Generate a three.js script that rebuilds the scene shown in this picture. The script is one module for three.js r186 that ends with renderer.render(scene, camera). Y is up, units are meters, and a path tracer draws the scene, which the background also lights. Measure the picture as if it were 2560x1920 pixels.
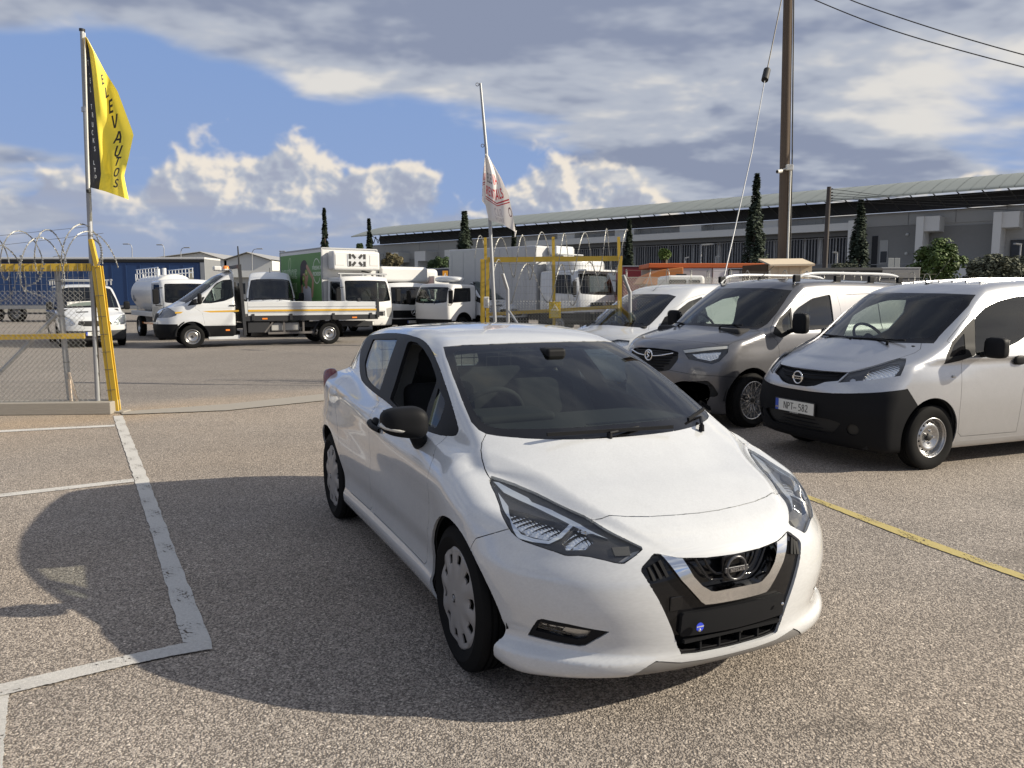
import * as THREE from 'three';
import { mergeGeometries, mergeVertices } from 'three/addons/utils/BufferGeometryUtils.js';
import { RoundedBoxGeometry } from 'three/addons/geometries/RoundedBoxGeometry.js';
import { FontLoader } from 'three/addons/loaders/FontLoader.js';
import { ImprovedNoise } from 'three/addons/math/ImprovedNoise.js';

// ---------------------------------------------------------------- camera, sky, sun, exposure
const scene = new THREE.Scene();
const camera = new THREE.PerspectiveCamera(52.53, 4 / 3, 0.1, 3000);
camera.position.set(0, 1.61, 0);
camera.rotation.set(-0.1152, 0, 0);
const EXPOSURE = 1.4;
const SUN_EL = 27 * Math.PI / 180, SUN_AZ = 83.5 * Math.PI / 180;       // azimuth clockwise from straight ahead
const SUN_DIR = new THREE.Vector3(Math.cos(SUN_EL) * Math.sin(SUN_AZ), Math.sin(SUN_EL), -Math.cos(SUN_EL) * Math.cos(SUN_AZ));
const sun = new THREE.DirectionalLight(new THREE.Color(1.0, 0.9, 0.74), 5.0);
sun.position.copy(SUN_DIR).multiplyScalar(60);
sun.target.position.set(0, 0, -12);
sun.castShadow = true;
sun.shadow.mapSize.set(4096, 4096);
Object.assign(sun.shadow.camera, { left: -45, right: 45, top: 40, bottom: -40, near: 1, far: 160 });
scene.add(sun, sun.target);
const SKY_K = 0.74;                                                  // sky radiance for EXPOSURE
// ---------------------------------------------------------------- small helpers
let seedState = 12345;
function rnd() { seedState = (seedState * 1664525 + 1013904223) >>> 0; return seedState / 4294967296; }
function reseed(s) { seedState = s >>> 0; }
const clamp = (v, a, b) => v < a ? a : v > b ? b : v;
const mix = (a, b, t) => a + (b - a) * t;
const sstep = (a, b, x) => { const t = clamp((x - a) / (b - a), 0, 1); return t * t * (3 - 2 * t); };
const smax = (a, b, k) => { const h = Math.max(k - Math.abs(a - b), 0) / k; return Math.max(a, b) + h * h * k * 0.25; };
const smin = (a, b, k) => { const h = Math.max(k - Math.abs(a - b), 0) / k; return Math.min(a, b) - h * h * k * 0.25; };
const bump = (x, c, w) => Math.exp(-(((x - c) / w) ** 2));
// smooth curve through points (sorted by first entry), natural cubic, tabulated
function curve(pts, n = 2048) {
  const N = pts.length, xs = pts.map(p => p[0]), ys = pts.map(p => p[1]);
  const m = new Float64Array(N);
  const d = []; for (let i = 0; i < N - 1; i++) d.push((ys[i + 1] - ys[i]) / (xs[i + 1] - xs[i]));
  m[0] = d[0]; m[N - 1] = d[N - 2];
  for (let i = 1; i < N - 1; i++) {                     // monotone where the data is
    if (d[i - 1] * d[i] <= 0) m[i] = 0;
    else { const w1 = 2 * (xs[i + 1] - xs[i]) + (xs[i] - xs[i - 1]), w2 = (xs[i + 1] - xs[i]) + 2 * (xs[i] - xs[i - 1]); m[i] = (w1 + w2) / (w1 / d[i - 1] + w2 / d[i]); }
  }
  const a = xs[0], b = xs[N - 1], t = new Float64Array(n + 1);
  for (let k = 0, i = 0; k <= n; k++) {
    const x = a + (b - a) * k / n;
    while (i < N - 2 && x > xs[i + 1]) i++;
    const h = xs[i + 1] - xs[i], s = (x - xs[i]) / h, s2 = s * s, s3 = s2 * s;
    t[k] = (2 * s3 - 3 * s2 + 1) * ys[i] + (s3 - 2 * s2 + s) * h * m[i] + (-2 * s3 + 3 * s2) * ys[i + 1] + (s3 - s2) * h * m[i + 1];
  }
  const sc = n / (b - a);
  return x => { let f = (x - a) * sc; if (f <= 0) return ys[0] + (x - a) * m[0]; if (f >= n) return ys[N - 1] + (x - b) * m[N - 1]; const i = f | 0; f -= i; return t[i] + (t[i + 1] - t[i]) * f; };
}
// ---------------------------------------------------------------- names, labels
const taken = {};
function numbered(name) { const k = taken[name] = (taken[name] ?? -1) + 1; return k ? `${name}_${String(k).padStart(3, '0')}` : name; }
function tag(o, label, category, group) { o.userData.label = label; o.userData.category = category; if (group) o.userData.group = group; return o; }
function thing(name, label, category, pos = [0, 0, 0], turn = 0, group) {
  const o = new THREE.Group(); o.name = numbered(name); o.position.set(...pos); o.rotation.y = turn; scene.add(o);
  return tag(o, label, category, group);
}
function part(name, geo, mat, parent, label) {
  if (Array.isArray(geo)) geo = merge(geo);
  const m = new THREE.Mesh(geo, mat); m.name = name; m.castShadow = m.receiveShadow = true;
  if (label) m.userData.label = label;
  parent.add(m); return m;
}
function single(name, label, category, geo, mat, group) { if (Array.isArray(geo)) geo = merge(geo); const m = new THREE.Mesh(geo, mat); m.name = numbered(name); m.castShadow = m.receiveShadow = true; scene.add(m); return tag(m, label, category, group); }
function struct(name, geo, mat, parent = scene) { if (Array.isArray(geo)) geo = merge(geo); const m = new THREE.Mesh(geo, mat); m.name = parent === scene ? numbered(name) : name; m.castShadow = m.receiveShadow = true; if (parent === scene) m.userData.kind = 'structure'; parent.add(m); return m; }
function copyOf(o, pos, turn, label, group) { const c = o.clone(); c.name = numbered(o.name.replace(/_\d+$/, '')); scene.add(c); c.position.set(...pos); if (turn !== undefined) c.rotation.y = turn; c.userData = { ...o.userData }; if (label) c.userData.label = label; if (group) c.userData.group = group; return c; }
function merge(list) {
  const gs = list.map(g => { g = g.index ? g.toNonIndexed() : g; for (const k of Object.keys(g.attributes)) if (!['position', 'normal', 'uv'].includes(k)) g.deleteAttribute(k); if (!g.attributes.uv) g.setAttribute('uv', new THREE.BufferAttribute(new Float32Array(g.attributes.position.count * 2), 2)); if (!g.attributes.normal) g.computeVertexNormals(); return g; });
  return gs.length === 1 ? gs[0] : mergeGeometries(gs);
}
// ---------------------------------------------------------------- primitive shapes (y up, positions in metres)
const V = (x, y, z) => new THREE.Vector3(x, y, z);
function box(w, h, d, x = 0, y = 0, z = 0, r = 0) { const g = r > 0 ? new RoundedBoxGeometry(w, h, d, 2, Math.min(r, w / 2.01, h / 2.01, d / 2.01)) : new THREE.BoxGeometry(w, h, d); g.translate(x, y, z); return g; }
function spanBox(x0, x1, y0, y1, z0, z1, r = 0) { return box(x1 - x0, y1 - y0, z1 - z0, (x0 + x1) / 2, (y0 + y1) / 2, (z0 + z1) / 2, r); }
function rod(a, b, r, r2 = r, seg = 8, cap = true) {
  a = a.isVector3 ? a : V(...a); b = b.isVector3 ? b : V(...b);
  const d = b.clone().sub(a), L = d.length(), g = new THREE.CylinderGeometry(r2, r, L, seg, 1, !cap);
  g.translate(0, L / 2, 0); g.applyQuaternion(new THREE.Quaternion().setFromUnitVectors(V(0, 1, 0), d.normalize())); g.translate(a.x, a.y, a.z); return g;
}
function beam(a, b, w, h) {                            // rectangular bar from a to b: w across (horizontal), h tall
  a = a.isVector3 ? a : V(...a); b = b.isVector3 ? b : V(...b);
  const d = b.clone().sub(a), L = d.length(), g = new THREE.BoxGeometry(w, h, L); g.translate(0, 0, L / 2);
  const z = d.normalize(); let x = Math.abs(z.y) > .75 ? V(1, 0, 0).addScaledVector(z, -z.x) : V(0, 1, 0).cross(z); x.normalize(); const y = z.clone().cross(x);
  g.applyMatrix4(new THREE.Matrix4().makeBasis(x, y, z)); g.translate(a.x, a.y, a.z); return g;
}
function tubeOf(pts, r, seg = 40, rs = 6, closed = false) { return new THREE.TubeGeometry(new THREE.CatmullRomCurve3(pts.map(p => p.isVector3 ? p : V(...p)), closed, 'centripetal'), seg, r, rs, closed); }
function polyTube(pts, r, rs = 5) { const l = []; for (let i = 0; i + 1 < pts.length; i++) l.push(rod(pts[i], pts[i + 1], r, r, rs, true)); return merge(l); }
function extrude(pts, depth, bevel = 0) {              // polygon in x,y pushed along +z
  const s = new THREE.Shape(pts.map(p => new THREE.Vector2(p[0], p[1])));
  return new THREE.ExtrudeGeometry(s, { depth, bevelEnabled: bevel > 0, bevelSize: bevel, bevelThickness: bevel, bevelSegments: 2, curveSegments: 6 });
}
function lathe(pts, seg = 40) { return new THREE.LatheGeometry(pts.map(p => new THREE.Vector2(p[0], p[1])), seg); }
// rounded polygon (corner radius r)
function roundPoly(pts, r, n = 5) {
  const out = [], N = pts.length;
  for (let i = 0; i < N; i++) {
    const a = pts[(i + N - 1) % N], b = pts[i], c = pts[(i + 1) % N], rr = b[2] ?? r;
    const la = Math.hypot(a[0] - b[0], a[1] - b[1]), lc = Math.hypot(c[0] - b[0], c[1] - b[1]), t = Math.min(rr, la * 0.45, lc * 0.45);
    if (t < 1e-5) { out.push([b[0], b[1]]); continue; }
    const p = [b[0] + (a[0] - b[0]) / la * t, b[1] + (a[1] - b[1]) / la * t], q = [b[0] + (c[0] - b[0]) / lc * t, b[1] + (c[1] - b[1]) / lc * t];
    for (let k = 0; k <= n; k++) { const s = k / n; out.push([(1 - s) * (1 - s) * p[0] + 2 * s * (1 - s) * b[0] + s * s * q[0], (1 - s) * (1 - s) * p[1] + 2 * s * (1 - s) * b[1] + s * s * q[1]]); }
  }
  return out;
}
// ---------------------------------------------------------------- bodies: a field meshed by surface nets, then cut into panels
function netMesh(F, x0, x1, y0, y1, zmax, h) {        // half body z >= 0
  const nx = Math.ceil((x1 - x0) / h) + 1, ny = Math.ceil((y1 - y0) / h) + 1, z0 = -1.5 * h, nz = Math.ceil((zmax - z0) / h) + 1;
  const f = new Float32Array(nx * ny * nz), I = (i, j, k) => (i * ny + j) * nz + k;
  for (let i = 0; i < nx; i++) for (let j = 0; j < ny; j++) for (let k = 0; k < nz; k++) f[I(i, j, k)] = F(x0 + i * h, y0 + j * h, Math.abs(z0 + k * h));
  const pos = [], id = new Int32Array(nx * ny * nz).fill(-1);
  const E = [[0, 1], [2, 3], [4, 5], [6, 7], [0, 2], [1, 3], [4, 6], [5, 7], [0, 4], [1, 5], [2, 6], [3, 7]];
  for (let i = 0; i + 1 < nx; i++) for (let j = 0; j + 1 < ny; j++) for (let k = 0; k + 1 < nz; k++) {
    const c = []; let m = 0;
    for (let q = 0; q < 8; q++) { const v = f[I(i + (q >> 2), j + ((q >> 1) & 1), k + (q & 1))]; c.push(v); if (v < 0) m++; }
    if (m === 0 || m === 8) continue;
    let sx = 0, sy = 0, sz = 0, n = 0;
    for (const [a, b] of E) { if ((c[a] < 0) === (c[b] < 0)) continue; const t = c[a] / (c[a] - c[b]); sx += (a >> 2) + t * ((b >> 2) - (a >> 2)); sy += ((a >> 1) & 1) + t * (((b >> 1) & 1) - ((a >> 1) & 1)); sz += (a & 1) + t * ((b & 1) - (a & 1)); n++; }
    id[I(i, j, k)] = pos.length / 3; pos.push(x0 + (i + sx / n) * h, y0 + (j + sy / n) * h, z0 + (k + sz / n) * h);
  }
  const grad = (x, y, z, o) => { const e = 0.003; o[0] = (F(x + e, y, Math.abs(z)) - F(x - e, y, Math.abs(z))) / (2 * e); o[1] = (F(x, y + e, Math.abs(z)) - F(x, y - e, Math.abs(z))) / (2 * e); o[2] = (F(x, y, Math.abs(z + e)) - F(x, y, Math.abs(z - e))) / (2 * e); };
  const nor = new Array(pos.length), g = [0, 0, 0];
  for (let v = 0; v < pos.length; v += 3) {
    const o = [pos[v], pos[v + 1], pos[v + 2]];
    for (let it = 0; it < 4; it++) { const x = pos[v], y = pos[v + 1], z = pos[v + 2], val = F(x, y, Math.abs(z)); grad(x, y, z, g); const l2 = g[0] * g[0] + g[1] * g[1] + g[2] * g[2] + 1e-9; const s = val / l2; pos[v] -= g[0] * s; pos[v + 1] -= g[1] * s; pos[v + 2] -= g[2] * s; }
    for (let q = 0; q < 3; q++) pos[v + q] = o[q] + clamp(pos[v + q] - o[q], -h, h);
    grad(pos[v], pos[v + 1], pos[v + 2], g); const l = Math.hypot(...g) || 1; nor[v] = g[0] / l; nor[v + 1] = g[1] / l; nor[v + 2] = g[2] / l;
  }
  const tri = [];
  const quad = (a, b, c, d, flip) => { if (a < 0 || b < 0 || c < 0 || d < 0) return; if (flip) tri.push([a, c, b], [a, d, c]); else tri.push([a, b, c], [a, c, d]); };
  for (let i = 1; i + 1 < nx; i++) for (let j = 1; j + 1 < ny; j++) for (let k = 1; k + 1 < nz; k++) {
    const s = f[I(i, j, k)] < 0;
    if (s !== (f[I(i + 1, j, k)] < 0)) quad(id[I(i, j - 1, k - 1)], id[I(i, j, k - 1)], id[I(i, j, k)], id[I(i, j - 1, k)], !s);
    if (s !== (f[I(i, j + 1, k)] < 0)) quad(id[I(i - 1, j, k - 1)], id[I(i - 1, j, k)], id[I(i, j, k)], id[I(i, j, k - 1)], !s);
    if (s !== (f[I(i, j, k + 1)] < 0)) quad(id[I(i - 1, j - 1, k)], id[I(i, j - 1, k)], id[I(i, j, k)], id[I(i - 1, j, k)], !s);
  }
  const M = { pos, nor, tri, tags: tri.map(() => 'body') };
  splitLine(M, p => [p[2], p[0]], [0, -50], [0, 50], null);
  const kt = [], kg = [];
  M.tri.forEach((t, n) => { if ((pos[t[0] * 3 + 2] + pos[t[1] * 3 + 2] + pos[t[2] * 3 + 2]) / 3 > 0) { kt.push(t); kg.push(M.tags[n]); } });
  for (let v = 2; v < pos.length; v += 3) if (Math.abs(pos[v]) < 1e-5) { pos[v] = 0; }
  M.tri = kt; M.tags = kg; return M;
}
// split every triangle that the segment a-b (in the projection) passes through, along the line of the segment
function splitLine(M, proj, a, b, ok) {
  const { pos, nor } = M, dx = b[0] - a[0], dy = b[1] - a[1], L = Math.hypot(dx, dy); if (L < 1e-9) return;
  const ux = dx / L, uy = dy / L, cache = new Map(), out = [], outTag = [];
  const P = v => proj([pos[v * 3], pos[v * 3 + 1], pos[v * 3 + 2]]);
  const lo0 = Math.min(a[0], b[0]), hi0 = Math.max(a[0], b[0]), lo1 = Math.min(a[1], b[1]), hi1 = Math.max(a[1], b[1]);
  const cut = (i, j, si, sj) => {
    const key = i < j ? i * 4e6 + j : j * 4e6 + i; let n = cache.get(key); if (n !== undefined) return n;
    const t = si / (si - sj); n = pos.length / 3;
    for (let q = 0; q < 3; q++) pos.push(mix(pos[i * 3 + q], pos[j * 3 + q], t));
    const w = [0, 1, 2].map(q => mix(nor[i * 3 + q], nor[j * 3 + q], t)), l = Math.hypot(...w) || 1; nor.push(w[0] / l, w[1] / l, w[2] / l);
    cache.set(key, n); return n;
  };
  const eps = 1e-7;
  for (let n = 0; n < M.tri.length; n++) {
    const t = M.tri[n];
    if (ok && !ok(t)) { out.push(t); outTag.push(M.tags[n]); continue; }
    const p = [P(t[0]), P(t[1]), P(t[2])];
    if (Math.max(p[0][0], p[1][0], p[2][0]) < lo0 || Math.min(p[0][0], p[1][0], p[2][0]) > hi0 || Math.max(p[0][1], p[1][1], p[2][1]) < lo1 || Math.min(p[0][1], p[1][1], p[2][1]) > hi1) { out.push(t); outTag.push(M.tags[n]); continue; }
    const s = p.map(q => { const v = (q[0] - a[0]) * -uy + (q[1] - a[1]) * ux; return Math.abs(v) < eps ? 0 : v; });
    const hasP = s.some(v => v > 0), hasN = s.some(v => v < 0);
    if (!hasP || !hasN) { out.push(t); outTag.push(M.tags[n]); continue; }
    // does the segment reach this triangle?
    let t0 = 1e9, t1 = -1e9;
    for (let e = 0; e < 3; e++) { const f = (e + 1) % 3; if ((s[e] > 0 && s[f] < 0) || (s[e] < 0 && s[f] > 0) || s[e] === 0) { const r = s[e] === 0 ? 0 : s[e] / (s[e] - s[f]); const q0 = mix(p[e][0], p[f][0], r), q1 = mix(p[e][1], p[f][1], r), u = (q0 - a[0]) * ux + (q1 - a[1]) * uy; t0 = Math.min(t0, u); t1 = Math.max(t1, u); } }
    if (t1 < -1e-7 || t0 > L + 1e-7) { out.push(t); outTag.push(M.tags[n]); continue; }
    const A = [], B = [];
    for (let e = 0; e < 3; e++) { const f = (e + 1) % 3; if (s[e] >= 0) A.push(t[e]); if (s[e] <= 0) B.push(t[e]); if (s[e] * s[f] < 0) { const v = cut(t[e], t[f], s[e], s[f]); A.push(v); B.push(v); } }
    for (const q of [A, B]) for (let e = 1; e + 1 < q.length; e++) { out.push([q[0], q[e], q[e + 1]]); outTag.push(M.tags[n]); }
  }
  M.tri = out; M.tags = outTag;
}
function inPoly(p, poly) { let c = false; for (let i = 0, j = poly.length - 1; i < poly.length; j = i++) { const a = poly[i], b = poly[j]; if ((a[1] > p[1]) !== (b[1] > p[1]) && p[0] < (b[0] - a[0]) * (p[1] - a[1]) / (b[1] - a[1]) + a[0]) c = !c; } return c; }
const PROJ = { side: p => [p[0], p[1]], front: p => [p[2], p[1]], top: p => [p[0], p[2]] };
// region: tag the part of the surface whose projection lies in the polygon; where(centroid, normal) limits it; from: tags it may overwrite
function region(M, view, poly, name, where, from) {
  const proj = PROJ[view], { pos, nor } = M;
  const cen = t => [0, 1, 2].map(q => (pos[t[0] * 3 + q] + pos[t[1] * 3 + q] + pos[t[2] * 3 + q]) / 3);
  const nrm = t => [0, 1, 2].map(q => (nor[t[0] * 3 + q] + nor[t[1] * 3 + q] + nor[t[2] * 3 + q]) / 3);
  const ok = t => !where || where(cen(t), nrm(t));
  let lo0 = 1e9, hi0 = -1e9, lo1 = 1e9, hi1 = -1e9; for (const p of poly) { lo0 = Math.min(lo0, p[0]); hi0 = Math.max(hi0, p[0]); lo1 = Math.min(lo1, p[1]); hi1 = Math.max(hi1, p[1]); }
  const S = { pos, nor, tri: [], tags: [] }, keepT = [], keepG = [];
  M.tri.forEach((t, n) => {
    let in0 = 0, in1 = 0, in2 = 0, in3 = 0;
    for (const v of t) { const p = proj([pos[v * 3], pos[v * 3 + 1], pos[v * 3 + 2]]); if (p[0] < lo0) in0++; if (p[0] > hi0) in1++; if (p[1] < lo1) in2++; if (p[1] > hi1) in3++; }
    if (in0 === 3 || in1 === 3 || in2 === 3 || in3 === 3 || (from && !from.includes(M.tags[n])) || !ok(t)) { keepT.push(t); keepG.push(M.tags[n]); } else { S.tri.push(t); S.tags.push(M.tags[n]); }
  });
  for (let i = 0; i < poly.length; i++) splitLine(S, proj, poly[i], poly[(i + 1) % poly.length], null);
  S.tri.forEach((t, n) => { const c = cen(t); if (inPoly(proj(c), poly)) S.tags[n] = name; });
  for (let n = 0; n < S.tri.length; n++) { keepT.push(S.tri[n]); keepG.push(S.tags[n]); }
  M.tri = keepT; M.tags = keepG;
}
// close T-junctions so that edges between panels are shared
function mendEdges(M) {
  const { pos } = M;
  for (let pass = 0; pass < 4; pass++) {
    const edges = new Map(), key = (a, b) => a < b ? a * 4e6 + b : b * 4e6 + a;
    M.tri.forEach((t, n) => { for (let e = 0; e < 3; e++) { const k = key(t[e], t[(e + 1) % 3]); edges.set(k, (edges.get(k) || 0) + 1); } });
    const cell = 0.02, grid = new Map(), used = new Set();
    M.tri.forEach(t => { for (let e = 0; e < 3; e++) if (edges.get(key(t[e], t[(e + 1) % 3])) === 1) { used.add(t[e]); used.add(t[(e + 1) % 3]); } });
    for (const v of used) { const k = `${Math.floor(pos[v * 3] / cell)},${Math.floor(pos[v * 3 + 1] / cell)},${Math.floor(pos[v * 3 + 2] / cell)}`; (grid.get(k) || grid.set(k, []).get(k)).push(v); }
    const out = [], tg = []; let changed = 0;
    M.tri.forEach((t, n) => {
      for (let e = 0; e < 3; e++) {
        const a = t[e], b = t[(e + 1) % 3], c = t[(e + 2) % 3];
        if (edges.get(key(a, b)) !== 1) continue;
        const A = [pos[a * 3], pos[a * 3 + 1], pos[a * 3 + 2]], D = [pos[b * 3] - A[0], pos[b * 3 + 1] - A[1], pos[b * 3 + 2] - A[2]], L2 = D[0] ** 2 + D[1] ** 2 + D[2] ** 2; if (L2 < 1e-14) continue;
        let best = -1, bt = 2;
        const i0 = Math.floor(Math.min(A[0], A[0] + D[0]) / cell), i1 = Math.floor(Math.max(A[0], A[0] + D[0]) / cell), j0 = Math.floor(Math.min(A[1], A[1] + D[1]) / cell), j1 = Math.floor(Math.max(A[1], A[1] + D[1]) / cell), k0 = Math.floor(Math.min(A[2], A[2] + D[2]) / cell), k1 = Math.floor(Math.max(A[2], A[2] + D[2]) / cell);
        for (let i = i0; i <= i1; i++) for (let j = j0; j <= j1; j++) for (let k = k0; k <= k1; k++) for (const v of grid.get(`${i},${j},${k}`) || []) {
          if (v === a || v === b || v === c) continue;
          const W = [pos[v * 3] - A[0], pos[v * 3 + 1] - A[1], pos[v * 3 + 2] - A[2]], s = (W[0] * D[0] + W[1] * D[1] + W[2] * D[2]) / L2;
          if (s < 1e-6 || s > 1 - 1e-6) continue;
          const d2 = (W[0] - s * D[0]) ** 2 + (W[1] - s * D[1]) ** 2 + (W[2] - s * D[2]) ** 2;
          if (d2 < 1e-11 && s < bt) { bt = s; best = v; }
        }
        if (best >= 0) { out.push([a, best, c], [best, b, c]); tg.push(M.tags[n], M.tags[n]); changed++; return; }
      }
      out.push(t); tg.push(M.tags[n]);
    });
    M.tri = out; M.tags = tg;
    if (!changed) break;
  }
}
// weld identical positions (splits made by different lines may repeat a point)
function weld(M) {
  const map = new Map(), re = new Int32Array(M.pos.length / 3);
  for (let v = 0; v < re.length; v++) { const k = `${Math.round(M.pos[v * 3] * 1e6)},${Math.round(M.pos[v * 3 + 1] * 1e6)},${Math.round(M.pos[v * 3 + 2] * 1e6)}`; const o = map.get(k); if (o === undefined) { map.set(k, v); re[v] = v; } else re[v] = o; }
  const t2 = [], g2 = []; M.tri.forEach((t, n) => { const q = [re[t[0]], re[t[1]], re[t[2]]]; if (q[0] !== q[1] && q[1] !== q[2] && q[0] !== q[2]) { t2.push(q); g2.push(M.tags[n]); } });
  M.tri = t2; M.tags = g2;
}
// one panel as geometry: edges towards other panels drawn back by gap and folded inwards by fold; recess sinks it along its normals
function panel(M, names, { gap = 0.002, fold = 0.012, recess = 0, mirror = 'both', foldTo } = {}) {
  if (!Array.isArray(names)) names = [names];
  const own = new Set(names), { pos, nor } = M, key = (a, b) => a < b ? a * 4e6 + b : b * 4e6 + a;
  const tris = []; M.tri.forEach((t, n) => { if (own.has(M.tags[n])) tris.push(t); });
  if (!tris.length) return null;
  const edges = new Map();
  for (const t of tris) for (let e = 0; e < 3; e++) { const k = key(t[e], t[(e + 1) % 3]); const o = edges.get(k); if (o) o.n++; else edges.set(k, { n: 1, a: t[e], b: t[(e + 1) % 3] }); }
  const border = [...edges.values()].filter(e => e.n === 1 && !(Math.abs(pos[e.a * 3 + 2]) < 1e-5 && Math.abs(pos[e.b * 3 + 2]) < 1e-5));
  const inw = new Map();
  for (const { a, b } of border) {
    const d = V(pos[b * 3] - pos[a * 3], pos[b * 3 + 1] - pos[a * 3 + 1], pos[b * 3 + 2] - pos[a * 3 + 2]), L = d.length(); if (L < 1e-9) continue; d.divideScalar(L);
    for (const v of [a, b]) { const n = V(nor[v * 3], nor[v * 3 + 1], nor[v * 3 + 2]), w = n.clone().cross(d).multiplyScalar(Math.min(L, 0.01)); const o = inw.get(v); if (o) o.add(w); else inw.set(v, w); }
  }
  const P = [], N = [], U = [], idx = new Map(), I = [];
  const at = v => { let i = idx.get(v); if (i !== undefined) return i; i = P.length / 3; idx.set(v, i); let x = pos[v * 3], y = pos[v * 3 + 1], z = pos[v * 3 + 2]; const w = inw.get(v); if (w && gap) { const l = w.length(); if (l > 1e-9) { x += w.x / l * gap; y += w.y / l * gap; if (pos[v * 3 + 2] !== 0) z += w.z / l * gap; } } x -= nor[v * 3] * recess; y -= nor[v * 3 + 1] * recess; z -= pos[v * 3 + 2] === 0 ? 0 : nor[v * 3 + 2] * recess; P.push(x, y, z); N.push(nor[v * 3], nor[v * 3 + 1], nor[v * 3 + 2]); U.push(x, Math.abs(nor[v * 3 + 1]) > 0.7 ? z : y); return i; };
  for (const t of tris) I.push(at(t[0]), at(t[1]), at(t[2]));
  if (fold > 0) for (const { a, b } of border) {
    const i = at(a), j = at(b), q = [];
    for (const [v, o] of [[a, i], [b, j]]) for (const dep of [0, fold]) { const w = inw.get(v) || V(0, 0, 0), l = w.length() || 1; q.push(P.length / 3); P.push(P[o * 3] - nor[v * 3] * dep, P[o * 3 + 1] - nor[v * 3 + 1] * dep, P[o * 3 + 2] - nor[v * 3 + 2] * dep); N.push(-w.x / l, -w.y / l, -w.z / l); U.push(0, 0); }
    I.push(q[0], q[1], q[2], q[2], q[1], q[3]);
  }
  const make = sgn => { const g = new THREE.BufferGeometry(), p = Float32Array.from(P), n = Float32Array.from(N); let ii = I; if (sgn < 0) { for (let k = 2; k < p.length; k += 3) { p[k] = -p[k]; n[k] = -n[k]; } ii = []; for (let k = 0; k < I.length; k += 3) ii.push(I[k], I[k + 2], I[k + 1]); } g.setAttribute('position', new THREE.BufferAttribute(p, 3)); g.setAttribute('normal', new THREE.BufferAttribute(n, 3)); g.setAttribute('uv', new THREE.BufferAttribute(Float32Array.from(U), 2)); g.setIndex(ii); return g; };
  if (mirror === 'right') return make(1);
  if (mirror === 'left') return make(-1);
  return mergeGeometries([make(1), make(-1)]);
}
// ---------------------------------------------------------------- from a place in the photograph (2560 wide) and a distance ahead to a point in the yard
const _F = 1945.7, _C = Math.cos(-.1152), _S = Math.sin(-.1152);
function sight(u, v) { const x = (u - 1280) / _F, y = (960 - v) / _F; return V(x, _C * y + _S, _S * y - _C); }
function at(u, v, d) { const r = sight(u, v); r.multiplyScalar(-d / r.z); r.y += 1.61; return r; }
function gnd(u, v, y = 0) { const r = sight(u, v); r.multiplyScalar((y - 1.61) / r.y); r.y = y; return r; }
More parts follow.
